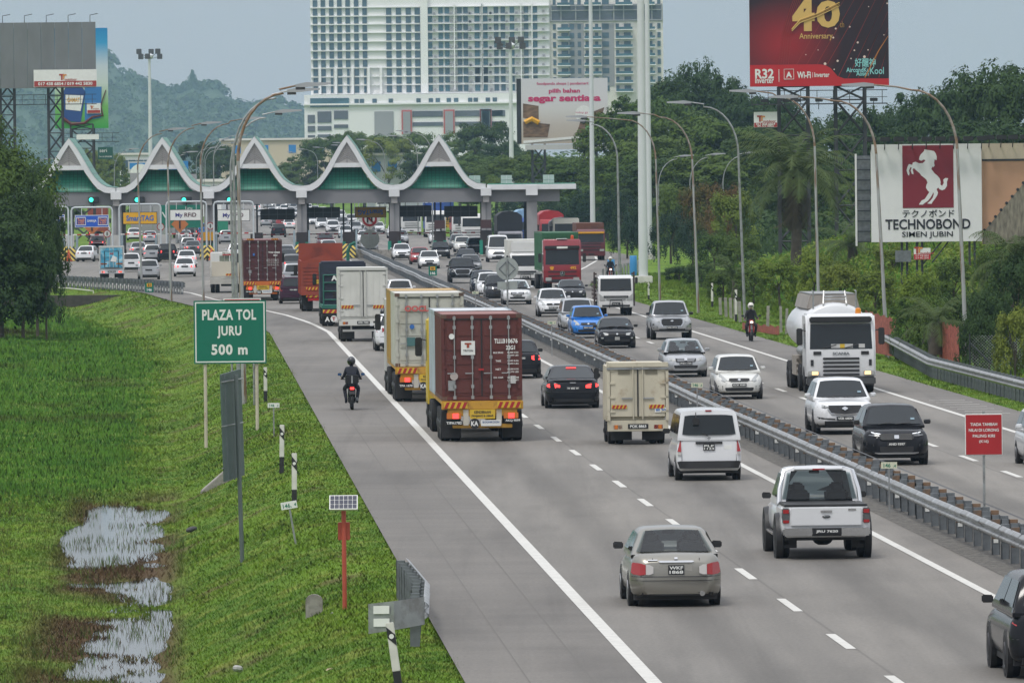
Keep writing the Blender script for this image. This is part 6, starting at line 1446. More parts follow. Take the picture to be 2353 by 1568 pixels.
class Car:
 def __init__(s, L, W, H, top, gh, belt, wb, sill=.22, r=.31, af=.62, ar=.74, Rf=.42, Rr=.26, recf=((0, .06), (.4, 0), (.6, .02), (.75, .09), (1.0, .22)), recr=((0, .05), (.4, 0), (.62, .02), (.8, .05), (1.2, .10)),
                 front=(), rear=(), wt=.72, wbt=.955, tw=.20, mirror=(.55, .10), extra=None, rim='rim', panes=None, glass='glass', arch=0.0, rails=False):
  s.__dict__.update(locals()); s.parts = None
 def end_z(s, e): return interp(s.top, e * s.L / 2)
 def F(s, x, z, e):
  a, R_ = (s.af, s.Rf) if e > 0 else (s.ar, s.Rr); z0, z1 = s.sill + .03, interp(s.top, e * (s.L / 2 - R_ * .55))
  ax = min(1.0, abs(x) / (max(.3, sx(min(1, max(0, (z - z0) / (z1 - z0))))) * s.W / 2)); t = max(0, (ax - a) / (1 - a)) ** 2
  return e * (s.L / 2 - R_ * t - interp(s.recf if e > 0 else s.recr, z) * (1 - t))
 def strip(s, pts, e, off=.014, mirror=False, dep=.05):
  mb = MB()
  def one(ps):
   # subdivide along x so the piece follows the curved face
   fine = []
   for (xa, ba, ta), (xb, bb, tb) in zip(ps, ps[1:]):
    n = max(1, int(abs(xb - xa) / .12))
    for k in range(n): f = k / n; fine.append((xa + (xb - xa) * f, ba + (bb - ba) * f, ta + (tb - ta) * f))
   fine.append(ps[-1]); vs = []
   z0, z1 = s.sill + .03, interp(s.top, e * (s.L / 2 - (s.Rf if e > 0 else s.Rr) * .55))
   for x, b, t in fine:
    xb, xt = [max(-l_, min(l_, x)) for l_ in (s.W / 2 * .992 * sx(min(1, max(0, (z_ - z0) / (z1 - z0)))) for z_ in (b, t))]
    vs += [(xb, s.F(xb, b, e) + e * off, b), (xt, s.F(xt, t, e) + e * off, t), (xb, s.F(xb, b, e) - e * dep, b), (xt, s.F(xt, t, e) - e * dep, t)]
   n = len(fine)
   fs = [(4*i, 4*i+4, 4*i+5, 4*i+1) for i in range(n-1)] + [(4*i+1, 4*i+5, 4*i+7, 4*i+3) for i in range(n-1)] + [(4*i, 4*i+2, 4*i+6, 4*i+4) for i in range(n-1)] + [(0, 1, 3, 2), (4*n-4, 4*n-2, 4*n-1, 4*n-3)]
   mb.add(vs, fs)
  one(pts)
  if mirror == 'join': one([(-x, b, t) for x, b, t in pts])
  return mb
 def make(s):
  if s.parts is not None: return s.parts
  L, W, H = s.L, s.W, s.H; out = []
  def rings():
   st = []
   for e in (-1, 1):
    a, R_ = (s.af, s.Rf) if e > 0 else (s.ar, s.Rr); l = [(e * (L/2 - R_ * t), (a + (1 - a) * math.sqrt(t)) * W / 2, e, 1 - t) for t in (0, .02, .07, .15, .27, .42, .6, .8, 1.0)]
    st.append(l)
   mids = [(y, W / 2, 1, 0) for y in np.linspace(-L/2 + s.Rr + .12, L/2 - s.Rf - .12, 9)]
   rs = []
   for y, w, e, bl in st[0] + mids + st[1][::-1]:
    z0 = s.sill + .05 * bl; z1 = interp(s.top, y); R0 = []
    for fz, fx in SEC:
     z = z0 + (z1 - z0) * fz; R0.append((w * fx, y - e * interp(s.recf if e > 0 else s.recr, z) * bl, z))
    yc = y - e * interp(s.recf if e > 0 else s.recr, z1) * bl
    rs.append(R0 + [(0, yc, z1 + .022)] + [(-x, yy, z) for x, yy, z in R0[::-1]])
   return rs
  out.append(('body', MB().loft(rings()).mesh('body', smooth=55), 'body', None))
  yrb, yrt, yft, yfb = s.gh; wb_, wt_ = W / 2 * s.wbt, W / 2 * s.wt; B = s.belt
  def gr(y, zt):
   hf = (zt - B) / (H - B); wtop = wb_ + (wt_ - wb_) * hf; R0 = [(wb_, y, B - .06)] + [(wb_ + (wtop - wb_) * k, y, B + (zt - B) * k) for k in (.0, .5, .86)] + [(wtop * .955, y, zt - .022 * hf), (wtop * .80, y, zt)]
   return R0 + [(0, y, zt + .02 * hf)] + [(-x, yy, z) for x, yy, z in R0[::-1]]
  ym = (yrt + yft) / 2
  def on(y0, y1, f): return y0 + (y1 - y0) * f
  st = [gr(yrb, B + .012), gr(on(yrb, yrt, .93), on(B, H - .03, .93)), gr(on(yrb, yrt, 1.0), H - .028), gr(on(yrt, ym, .35), H - .008), gr(ym, H), gr(on(ym, yft, .65), H - .01), gr(yft, H - .035), gr(on(yfb, yft, .93), on(B, H - .035, .93)), gr(yfb, B + .012)]
  if s.glass == 'glassl':      # see-through: no sheet behind the front and rear glass, seats inside
   n_ = len(st[0]); fs = [(i*n_+j, i*n_+j+1, (i+1)*n_+j+1, (i+1)*n_+j) for i in range(8) for j in range(n_ - 1) if not (i in (0, 7) and j in (5, 6))]
   out.append(('cabin', MB().add([p for r_ in st for p in r_], fs).mesh('cabin', smooth=50), 'body', None))
   out.append(('parcel_shelf', MB().box(-wb_*.9, wb_*.9, yrb + .1, yfb - .1, B - .02, B + .035).mesh('parcel_shelf'), 'plast', None))
   for x in (-W*.22, W*.22):
    for y in ((.05, -.75) if yrb < -1 else (.15, -.42)): out.append(('seat', MB().cbox(x, y, B + .06, .46, .14, .34).cbox(x, y - .02, B + .30, .25, .09, .17).mesh('seat', bevel=.05, seg=3, smooth=50), 'plast', None))
   out.append(('interior_mirror', MB().cbox(0, yft + .05, H - .14, .22, .03, .07).mesh('interior_mirror', bevel=.01), 'plast', None))
  else: out.append(('cabin', MB().loft(st).mesh('cabin', smooth=50), 'body', None))
  def screen(yb, yt, zt, wl, wh, lo=.05, hi=.90):
   mb = MB(); vs = []; n = 8; sg = 1 if yb > yt else -1; nv = Vector((0, (zt - B) * sg, abs(yb - yt))).normalized()
   for v in (lo, (lo + hi) / 2, hi):
    for k in range(n + 1):
     u = -1 + 2 * k / n; w_ = (wb_ + (wt_ - wb_) * v) * (wl + (wh - wl) * v); b = .020 + .026 * (1 - u * u); cut = .03 * u ** 6
     vv = v - cut if v == hi else (v + cut if v == lo else v)
     vs.append((u * w_, yb + (yt - yb) * vv + nv.y * b, B + (zt - B) * vv + nv.z * b))
   m = n + 1
   return mb.add(vs, [(r_*m+k, r_*m+k+1, (r_+1)*m+k+1, (r_+1)*m+k) for r_ in (0, 1) for k in range(n)]).mesh('screen', smooth=60)
  out.append(('windscreen', screen(yfb, yft, H - .035, .90, .90), s.glass, None))
  for x0, x1 in ((-.04, -.46), (.40, .06)): out.append(('wiper', MB().bar((x0 * W/1.7, yfb + .035, B + .055), (x1 * W/1.7, yfb + .0, B + .10), .012, n=4).mesh('wiper'), 'plast', None))
  f_ = .30; y_, z_ = on(yfb, yft, f_), on(B, H, f_); out.append(('road_tax_sticker', MB().quad((-W*.33, y_ + .06, z_), (-W*.27, y_ + .06, z_), (-W*.27, y_ + .028, z_ + .05), (-W*.33, y_ + .028, z_ + .05)).mesh('road_tax_sticker', normals=False), 'sticker', None))
  out.append(('bonnet_seam', s.strip(wide(W*.36, s.end_z(1) - .012, s.end_z(1) - .004), 1, .004).mesh('bonnet_seam'), 'plast', None))
  out.append(('rear_window', screen(yrb, yrt, H - .03, *(s.panes or (.86, .84, .10, .86))), s.glass, None))
  for sd in (-1, 1):
   for a, b in ((.04, .49), (.52, .96)):
    mb = MB(); vs = []
    for v in (.14, .80):
     f0 = on(yrb, yrt, v) ; f1 = on(yfb, yft, v)
     for k in (a, b):
      y = f0 + (f1 - f0) * k; x = wb_ + (wt_ - wb_) * v * .98; vs.append((sd * (x + .012), y, on(B, H, v)))
    mb.add(vs, [(0, 1, 3, 2)]); out.append(('side_window', mb.mesh('side_window', normals=False), s.glass, None))
  out.append(('underbody_shade', MB().box(-W*.455, W*.455, -L/2 + .30, L/2 - .36, s.sill - .07, s.sill + .30).mesh('underbody_shade'), 'plast', None))  # dark underside box, widened and lowered to deepen the shade beneath the car
  ty = MB().lathe([(s.r*.6, -s.tw/2), (s.r*.93, -s.tw/2), (s.r, -s.tw/2 + .03), (s.r, s.tw/2 - .03), (s.r*.93, s.tw/2), (s.r*.6, s.tw/2)], 'x', 20).mesh('wheel', smooth=40)
  rm = MB().lathe([(s.r*.64, -.012), (s.r*.60, .012), (s.r*.2, -.02), (.01, -.015)], 'x', 20).mesh('rim', smooth=30)
  ach = MB().lathe([(s.r + .055, -.1), (s.r + .055, .0)], 'x', 20).mesh('wheel_arch')
  for ya in s.wb:
   for sd in (-1, 1):
    out.append(('wheel', ty, 'tyre', (sd * (W/2 - s.tw/2 + .012 + s.arch), ya, s.r))); out.append(('rim', rm, s.rim, ((s.tw/2 if sd > 0 else -s.tw/2), 0, 0), 'child', sd))
    out.append(('wheel_arch', ach, 'plast', (sd * (W/2 + .004 + s.arch) if sd > 0 else -(W/2 + .004 + s.arch) + .1, ya, s.r + .01)))
  ym_ = yfb - s.mirror[0]; mm = MB().loft([[(x, -.05, z) for x, z in ((-.10, -.07), (.10, -.07), (.10, .06), (-.10, .07))], [(x, .09, z) for x, z in ((-.07, -.05), (.07, -.05), (.07, .04), (-.07, .05))]]).mesh('mirror', smooth=50, bevel=.02)
  for sd in (-1, 1): out.append(('mirror', mm, 'mirror', (sd * (W/2 + .085), ym_, B + s.mirror[1])))
  for sp in list(s.front) + list(s.rear):
   nm, mk, e, pts, mir = sp[:5]; off = sp[5] if len(sp) > 5 else .014
   out.append((nm, s.strip(pts, e, off).mesh(nm, smooth=30), mk, None))
   if mir: out.append((nm, s.strip([(-x, b, t) for x, b, t in pts], e, off).mesh(nm, smooth=30), mk, None))
  if s.rails:
   for sd in (-1, 1): out.append(('roof_rail', MB().path([(sd * wt_*.97, yrt + .1, H - .05), (sd * wt_*.97, yrt + .3, H + .035), (sd * wt_*.97, yft - .3, H + .03), (sd * wt_*.97, yft, H - .06)], .018, 6).mesh('roof_rail'), 'chrome', None))
  if s.extra: out += s.extra(s)
  s.parts = out
  return out
def rect_strip(x0, x1, z0, z1): return [(x0, z0, z1), (x1, z0, z1)]
def wide(hw, z0, z1, in0=0, in1=0): return [(-hw, z0 + in0, z1 - in1), (-hw * .9, z0, z1), (hw * .9, z0, z1), (hw, z0 + in0, z1 - in1)]
# ---- faces shared by styles
def front_std(hw, zl, zh, grille, plate_z, lower, lamp=(.42, .97), mk='head', fog=True, chrome=True):
 x0, x1 = lamp[0] * hw, lamp[1] * hw
 fr = [('headlight', mk, 1, [(x0, zl + .03, zl + .08), (x0 + .10, zl - .01, zh - .02), (x1 - .10, zl + .01, zh + .03), (x1, zl + .07, zh + .05)], True),
          ('grille', 'plast', 1, wide(grille[0], grille[1], grille[2], .02, .02), False), ('lower_grille', 'plast', 1, wide(lower[0], lower[1], lower[2], .03, .0), False),
          ('number_plate', 'plate', 1, rect_strip(-.26, .26, plate_z - .06, plate_z + .06), False, .03), ('badge', 'chrome', 1, [(-.06, (grille[1] + grille[2]) / 2, (grille[1] + grille[2]) / 2), (0, (grille[1] + grille[2]) / 2 - .045, (grille[1] + grille[2]) / 2 + .045), (.06, (grille[1] + grille[2]) / 2, (grille[1] + grille[2]) / 2)], False, .03)]
 if chrome: fr.append(('grille_bar', 'chrome', 1, wide(grille[0], grille[2] - .008, grille[2] + .014), False, .02))
 if fog: fr.append(('fog_lamp', 'headd', 1, rect_strip(hw * .66, hw * .84, lower[1] + .02, lower[1] + .12), True))
 return fr
def rear_std(hw, lz0, lz1, lx, plate_z, bump, high=True, lower=True, two=False):
 re = [('tail_light', 'red', -1, [(lx * hw, lz0 + .04, lz1 - .02), (lx * hw + .08, lz0, lz1), (hw * .90, lz0, lz1), (hw * .985, lz0 + .04, lz1 - .02)], True), ('number_plate', 'plate', -1, rect_strip(-.17 if two else -.26, .17 if two else .26, plate_z - (.085 if two else .06), plate_z + (.085 if two else .06)), False, .025),
          ('bumper_seam', 'plast', -1, wide(hw * .97, bump, bump + .012), False, .006)]
 if lower: re.append(('lower_bumper', 'plast', -1, wide(hw * .80, .24, .38, .0, .03), False))
 return re
hatch_top = [(-1.9, .98), (-1.5, 1.0), (.6, .96), (1.1, .90), (1.6, .80), (1.83, .66)]
STY = {}
STY['hatch'] = Car(3.70, 1.665, 1.54, hatch_top, (-1.80, -1.45, .35, 1.05), .97, (-1.22, 1.22), r=.29, front=front_std(.83, .66, .80, (.34, .62, .70), .47, (.42, .30, .42)), rear=rear_std(.83, .72, 1.02, .74, .74, .60), Rr=.2, ar=.80, panes=(.84, .84, .12, .88), wt=.74)
STY['mpv'] = Car(4.3, 1.70, 1.66, [(-2.2, 1.0), (.9, .98), (1.4, .92), (1.9, .82), (2.15, .68)], (-2.10, -1.80, .6, 1.45), .98, (-1.35, 1.40), r=.30, front=front_std(.85, .70, .84, (.40, .62, .76), .46, (.5, .28, .40)), rear=rear_std(.85, .78, 1.15, .80, .86, .60), ar=.82, Rr=.18, panes=(.82, .80, .14, .88), wt=.78)
sed_top = [(-2.25, .88), (-2.12, .98), (-1.5, 1.0), (.8, .95), (1.3, .90), (1.9, .80), (2.2, .66)]
STY['sedan'] = Car(4.42, 1.70, 1.475, sed_top, (-1.62, -.90, .35, 1.15), .95, (-1.30, 1.30), r=.30, front=front_std(.85, .66, .78, (.40, .60, .72), .48, (.62, .28, .42)), rear=rear_std(.85, .72, .90, .56, .80, .58) + [('brake_strip', 'red', -1, rect_strip(-.12, .12, .955, .968), False)])
suv_top = [(-2.2, 1.06), (.9, 1.05), (1.4, 1.0), (1.95, .92), (2.2, .80)]
STY['suv'] = Car(4.45, 1.83, 1.67, suv_top, (-2.10, -1.65, .5, 1.25), 1.06, (-1.32, 1.35), sill=.28, r=.35, tw=.23, front=front_std(.91, .80, .94, (.46, .66, .86), .56, (.62, .34, .50), mk='headd'), rear=rear_std(.91, .86, 1.06, .56, .86, .64), Rr=.24, ar=.78, panes=(.84, .80, .14, .86), arch=.0, recf=((0, .10), (.45, 0), (.75, .02), (.95, .10), (1.2, .25)))
# the four cars seen closest, each with its own face
STY['champ'] = Car(4.40, 1.71, 1.445, [(-2.22, .80), (-2.12, .94), (-1.95, .985), (-1.5, 1.0), (.8, .95), (1.9, .78), (2.2, .64)], (-1.60, -.78, .35, 1.15), .955, (-1.26, 1.27), sill=.20, r=.30, ar=.70, Rr=.34, glass='glassl', panes=(.90, .86, .07, .90),
 recr=((0, .08), (.30, .03), (.42, 0), (.56, 0), (.60, .05), (.85, .07), (1.0, .16)), wt=.70, rim='rim',
 rear=[('tail_light', 'red', -1, [(.575, .62, .80), (.68, .605, .83), (.80, .62, .84), (.84, .65, .81)], True, .045), ('reverse_light', 'clear', -1, [(.43, .64, .76), (.50, .615, .80), (.57, .615, .805)], True, .05), ('number_plate', 'plate', -1, rect_strip(-.15, .15, .61, .79), False, .03), ('plate_recess', 'champ2', -1, wide(.30, .60, .82, .0, .03), False, .006),
          ('trim_strip', 'chrome', -1, wide(.33, .84, .875, .012, .008), False, .025), ('bumper_seam', 'plast', -1, wide(.83, .572, .584), False, .004), ('bumper_groove', 'plast', -1, wide(.83, .50, .508), False, .004), ('boot_seam', 'plast', -1, rect_strip(.435, .443, .60, .92), True, .003), ('badge', 'chrome', -1, rect_strip(-.03, .03, .90, .935), False, .02), ('script', 'chrome', -1, rect_strip(-.53, -.35, .875, .895), False, .008), ('valance', 'plast', -1, wide(.70, .22, .28), False, .0)],
 front=front_std(.85, .66, .78, (.40, .60, .72), .48, (.62, .28, .42)),
 extra=lambda c: [('exhaust', MB().lathe([(.045, 0), (.05, -.1), (.038, -.1)], 'y', 12, (.48, -2.16, .26)).mesh('exhaust', smooth=40), 'chrome', None)])
MK['champ2'] = M('champagne_light', (.30, .29, .26), .4, .3)
STY['audi'] = Car(4.70, 1.826, 1.43, [(-2.35, .86), (-2.22, .98), (-1.9, 1.0), (.9, .95), (1.9, .82), (2.32, .66)], (-1.75, -.70, .4, 1.25), .955, (-1.36, 1.44), sill=.20, r=.325, tw=.225, ar=.72, Rr=.34, panes=(.90, .84, .07, .90), recr=((0, .06), (.3, .02), (.5, 0), (.60, .02), (.66, .06), (.9, .07), (1.0, .14)),
 rear=[('tail_light', 'redlit', -1, [(.44, .70, .80), (.60, .70, .845), (.80, .72, .85), (.88, .75, .82)], True), ('number_plate', 'plate', -1, rect_strip(-.23, .23, .64, .75), False, .02), ('diffuser', 'plast', -1, wide(.72, .22, .33, 0, .03), False), ('spoiler_lip', 'plast', -1, wide(.66, .955, .972), False, .03), ('badge', 'chrome', -1, rect_strip(-.10, .10, .865, .895), False, .015), ('bumper_seam', 'plast', -1, wide(.88, .565, .575), False, .004)],
 front=front_std(.9, .66, .78, (.45, .45, .76), .48, (.62, .25, .36)), extra=lambda c: [('high_brake_light', MB().box(-.17, .17, -.985, -.965, 1.345, 1.375).mesh('high_brake_light'), 'redlit', None)])
STY['van'] = Car(4.40, 1.695, 1.86, [(-2.2, 1.12), (1.0, 1.08), (1.5, 1.0), (2.0, .86), (2.2, .72)], (-2.16, -2.02, .75, 1.55), 1.12, (-1.38, 1.35), sill=.26, r=.30, ar=.86, Rr=.14, panes=(.86, .86, .10, .84), wt=.84, wbt=.975, recr=((0, .03), (.3, 0), (.5, 0), (.56, .05), (1.2, .06)),
 rear=[('tail_light', 'red', -1, [(.735, .76, 1.08), (.83, .77, 1.07)], True, .05), ('reverse_light', 'clear', -1, [(.74, .68, .755), (.825, .68, .75)], True, .05), ('number_plate', 'plate', -1, rect_strip(-.15, .15, .80, .96), False, .03), ('handle', 'plast', -1, wide(.35, .965, 1.025), False, .035), ('bumper', 'plast', -1, wide(.845, .33, .52, 0, .02), False, .07), ('badge', 'chrome', -1, [(-.055, 1.12, 1.12), (0, 1.075, 1.165), (.055, 1.12, 1.12)], False, .02), ('sticker', 'white', -1, rect_strip(.40, .60, .82, .93), False, .008), ('door_seam', 'plast', -1, rect_strip(-.72, -.712, .52, 1.1), True, .003)],
 front=front_std(.84, .74, .92, (.3, .6, .7), .5, (.5, .3, .45)),
 extra=lambda c: [('high_brake_light', MB().box(-.08, .08, -2.05, -2.0, 1.815, 1.85).mesh('high_brake_light'), 'red', None), ('rear_mirror', MB().bar((-.34, -2.12, 1.80), (-.34, -2.20, 1.62), .015, n=5).cbox(-.34, -2.22, 1.56, .17, .05, .19).mesh('rear_mirror', bevel=.02), 'plast', None), ('wiper', MB().bar((-.02, -2.21, 1.17), (-.18, -2.19, 1.25), .012, n=5).mesh('wiper'), 'plast', None)])
def ranger_extra(c):
 W = c.W / 2; o = []
 o.append(('bed', MB().box(-W*.985, W*.985, -2.62, -.78, .62, 1.10).mesh('bed', bevel=.05, seg=3, smooth=40), 'body', None))
 o.append(('tailgate', MB().box(-W*.80, W*.80, -2.665, -2.60, .70, 1.095).mesh('tailgate', bevel=.02, smooth=40), 'body', None))
 o.append(('bed_cover', MB().box(-W*.94, W*.94, -2.58, -.8, 1.102, 1.15).mesh('bed_cover', bevel=.015), 'plast', None))
 for s in (-1, 1):
  o.append(('tail_light', MB().box(min(s*W*.82, s*W*.99), max(s*W*.82, s*W*.99), -2.645, -2.45, .76, 1.08).mesh('tail_light', bevel=.02), 'headd', None))
  o.append(('red_lens', MB().box(min(s*W*.84, s*W*.97), max(s*W*.84, s*W*.97), -2.66, -2.64, .97, 1.05).mesh('red_lens'), 'red', None)); o.append(('red_lens', MB().box(min(s*W*.84, s*W*.97), max(s*W*.84, s*W*.97), -2.66, -2.64, .77, .83).mesh('red_lens'), 'red', None))
  o.append(('bumper', MB().box(min(s*W*.30, s*W*.98), max(s*W*.30, s*W*.98), -2.80, -2.50, .50, .665).mesh('bumper', bevel=.03, smooth=40), 'chrome', None))
  o.append(('roll_bar', MB().path([(s*W*.93, -.85, 1.10), (s*W*.90, -.72, 1.40), (s*W*.78, -.55, 1.78), (s*W*.55, -.52, 1.84)], .045, 8).mesh('roll_bar', smooth=40), 'chrome', None))
  o.append(('mud_flap', MB().box(min(s*W*.62, s*W*.97), max(s*W*.62, s*W*.97), -2.02, -1.99, .22, .62).mesh('mud_flap'), 'plast', None))
  for ya in (-1.62, 1.62): o.append(('wheel_flare', MB().lathe([(.50, -.08), (.53, .06), (.44, .075), (.44, -.08)], 'x', 20, (0, 0, 0)).mesh('wheel_flare', smooth=40), 'plast', (s * (W + .0), ya, .44)))
  o.append(('side_step', MB().bar((s*(W + .03), -.9, .48), (s*(W + .03), 1.0, .48), .045).mesh('side_step'), 'chrome', None))
 o.append(('bumper_step', MB().box(-W*.34, W*.34, -2.79, -2.50, .50, .66).mesh('bumper_step', bevel=.02), 'plast', None))
 o.append(('number_plate', MB().box(-.27, .27, -2.81, -2.785, .54, .645).mesh('number_plate'), 'plate', None))
 o.append(('handle', MB().box(-.12, .12, -2.69, -2.66, .985, 1.03).mesh('handle', bevel=.01), 'chrome', None)); o.append(('badge', MB().ball((0, -2.672, .90), .09, .02, .035, 12, 6).mesh('badge', smooth=60), 'headd', None)); o.append(('script', MB().box(.46, .62, -2.674, -2.664, 1.02, 1.06).mesh('script'), 'chrome', None))
 o.append(('axle', MB().bar((-.8, -1.62, .42), (.8, -1.62, .42), .06).ball((0, -1.62, .40), .22, .16, .15).mesh('axle', smooth=50), 'plast', None)); o.append(('spoiler', MB().box(-.52, .52, -.66, -.5, 1.80, 1.835).mesh('spoiler', bevel=.012), 'body', None)); o.append(('high_brake_light', MB().box(-.13, .13, -.675, -.66, 1.80, 1.83).mesh('high_brake_light'), 'red', None))
 return o
STY['ranger'] = Car(5.25, 1.86, 1.86, [(-2.6, 1.08), (1.1, 1.16), (1.5, 1.12), (2.3, 1.02), (2.62, .86)], (-.78, -.58, .55, 1.22), 1.13, (-1.62, 1.62), sill=.46, r=.42, tw=.28, arch=.06, ar=.9, Rr=.1, glass='glassl', panes=(.90, .92, .07, .90), wt=.76, rim='rimd', front=front_std(.93, .86, 1.02, (.5, .7, .98), .62, (.6, .44, .6)), extra=ranger_extra, recr=((0, .0), (2, 0)))
def pick_extra(c):
 W = c.W / 2; o = [('bed', MB().box(-W*.97, W*.97, -2.64, -.78, .60, 1.06).mesh('bed', bevel=.04), 'body', None), ('bed_liner', MB().box(-W*.88, W*.88, -2.5, -.9, 1.062, 1.07).mesh('bed_liner'), 'plast', None), ('bumper', MB().box(-W*.95, W*.95, -2.74, -2.65, .45, .62).mesh('bumper', bevel=.03), 'chrome', None)]
 for s in (-1, 1): o.append(('sport_bar', MB().path([(s*W*.92, -.95, 1.06), (s*W*.86, -.85, 1.5), (s*W*.7, -.75, 1.72)], .05, 8).mesh('sport_bar'), 'plast', None))
 return o
STY['hilux'] = Car(5.3, 1.90, 1.82, [(-2.62, 1.06), (1.1, 1.14), (1.6, 1.10), (2.35, 1.02), (2.65, .88)], (-.78, -.62, .5, 1.25), 1.12, (-1.55, 1.55), sill=.42, r=.385, tw=.26, arch=.01, af=.66, Rf=.40, ar=.9, Rr=.1, wt=.76, recr=((0, .0), (2, 0)), recf=((0, .12), (.5, 0), (.8, .02), (1.0, .06), (1.3, .2)),
 front=[('headlight', 'head', 1, [(.48, .86, .92), (.60, .83, .99), (.86, .85, 1.03), (.93, .90, 1.02)], True), ('grille', 'plast', 1, [(-.50, .80, .95), (-.42, .66, 1.0), (.42, .66, 1.0), (.50, .80, .95)], False, .03), ('grille_frame', 'chrome', 1, [(-.56, .80, .97), (-.46, .62, 1.035), (.46, .62, 1.035), (.56, .80, .97)], False, .018), ('badge', 'chrome', 1, [(-.09, .90, .90), (0, .855, .945), (.09, .90, .90)], False, .05), ('number_plate', 'plate', 1, rect_strip(-.26, .26, .53, .64), False, .05), ('lower_grille', 'plast', 1, wide(.62, .40, .52, .03, 0), False), ('bumper_trim', 'chrome2', 1, wide(.80, .345, .40), False, .03), ('fog_lamp', 'plast', 1, [(.70, .56, .64), (.86, .54, .76), (.92, .60, .76)], True)], extra=pick_extra)
MK['sticker'] = M('sticker_blue', (.20, .30, .36), .5)
MK['chrome2'] = M('silver_plastic', (.38, .39, .40), .4, .4)
STY['hrv'] = Car(4.38, 1.79, 1.62, [(-2.2, 1.05), (.9, 1.04), (1.4, 1.0), (1.95, .93), (2.18, .80)], (-2.0, -1.2, .45, 1.20), 1.05, (-1.30, 1.32), sill=.26, r=.35, tw=.22, af=.60, Rf=.42, rim='rimd', recf=((0, .12), (.4, 0), (.7, .02), (.92, .10), (1.2, .25)), panes=(.86, .82, .12, .88), wt=.70,
 front=[('headlight', 'headd', 1, [(.42, .80, .86), (.60, .80, .90), (.84, .84, .95), (.90, .89, .96)], True), ('light_bar', 'lit2', 1, [(.44, .862, .872), (.62, .89, .902), (.86, .935, .948)], True, .02), ('grille', 'plast', 1, [(-.47, .74, .84), (-.40, .70, .87), (.40, .70, .87), (.47, .74, .84)], False, .02), ('badge', 'chrome', 1, rect_strip(-.065, .065, .735, .835), False, .045), ('number_plate', 'plate', 1, rect_strip(-.26, .26, .53, .64), False, .03), ('lower_grille', 'plast', 1, wide(.46, .36, .52, .04, 0), False), ('skid_plate', 'chrome2', 1, [(-.60, .335, .36), (-.5, .31, .355), (.5, .31, .355), (.60, .335, .36)], False, .04), ('fog_lamp', 'plast', 1, [(.62, .52, .58), (.82, .56, .66)], True)],
 rear=rear_std(.89, .88, 1.02, .40, .80, .62) + [('light_bar', 'red', -1, wide(.6, .97, 1.0), False)], extra=lambda c: grille_dots(c))
def grille_dots(c):
 mb = MB()
 for r_ in range(5):
  for k in range(-9, 10):
   x = k * .045 + (.022 if r_ % 2 else 0); z = .72 + r_ * .032
   if abs(x) < .43 and abs(x) > .08: y = c.F(x, z, 1) + .022; mb.box(x - .011, x + .011, y, y + .006, z - .008, z + .008)
 return [('grille_studs', mb.mesh('grille_studs', normals=False), 'chrome', None)]
MK['lit2'] = M('drl', (.8, .82, .85), .2, emit=(.9, .95, 1.0), es=1.2)
STY['cx5'] = Car(4.55, 1.84, 1.68, [(-2.25, 1.07), (.8, 1.07), (1.3, 1.04), (2.0, .98), (2.26, .86)], (-2.1, -1.55, .35, 1.05), 1.07, (-1.33, 1.37), sill=.28, r=.355, tw=.23, af=.60, Rf=.46, rim='rimd', recf=((0, .12), (.42, 0), (.72, .0), (.95, .08), (1.2, .25)), panes=(.86, .82, .12, .88), wt=.72,
 front=[('headlight', 'headd', 1, [(.50, .83, .86), (.62, .82, .90), (.82, .85, .94), (.90, .89, .95)], True), ('lamp_core', 'head', 1, [(.56, .835, .875), (.70, .85, .91)], True, .02), ('grille', 'plast', 1, [(-.50, .80, .90), (-.40, .66, .90), (0, .62, .90), (.40, .66, .90), (.50, .80, .90)], False, .02), ('grille_frame', 'chrome', 1, [(-.53, .785, .83), (-.42, .635, .67), (0, .595, .63), (.42, .635, .67), (.53, .785, .83)], False, .03), ('badge', 'chrome', 1, [(-.09, .80, .82), (0, .75, .87), (.09, .80, .82)], False, .045), ('number_plate', 'plate', 1, rect_strip(-.26, .26, .45, .56), False, .04), ('lower_grille', 'plast', 1, wide(.62, .28, .42, .03, 0), False, .02), ('fog_trim', 'chrome', 1, [(.60, .505, .515), (.84, .54, .555)], True, .02), ('intake', 'plast', 1, [(.30, .46, .50), (.80, .49, .53)], True)], rear=rear_std(.92, .90, 1.02, .44, .82, .62))
STY['city'] = Car(4.40, 1.695, 1.47, [(-2.2, .90), (-2.1, .99), (-1.5, 1.0), (.85, .95), (1.4, .90), (1.95, .80), (2.2, .68)], (-1.6, -.95, .35, 1.35), .955, (-1.27, 1.28), r=.30, af=.56, Rf=.46, wt=.72, glass='glassl',
 front=[('headlight', 'head', 1, [(.38, .64, .68), (.52, .635, .75), (.76, .66, .80), (.84, .72, .80)], True), ('grille', 'plast', 1, [(-.40, .65, .74), (-.36, .60, .76), (.36, .60, .76), (.40, .65, .74)], False), ('grille_bar', 'chrome', 1, wide(.38, .745, .772), False, .03), ('grille_slat', 'chrome', 1, wide(.35, .695, .712), False, .022), ('grille_slat', 'chrome', 1, wide(.33, .645, .662), False, .022), ('badge', 'chrome', 1, rect_strip(-.055, .055, .66, .75), False, .045), ('number_plate', 'plate', 1, rect_strip(-.25, .25, .50, .60), False, .03), ('lower_grille', 'plast', 1, wide(.46, .36, .47, .04, .0), False), ('chin', 'plast', 1, wide(.6, .235, .26), False)], rear=rear_std(.85, .72, .92, .60, .80, .58))
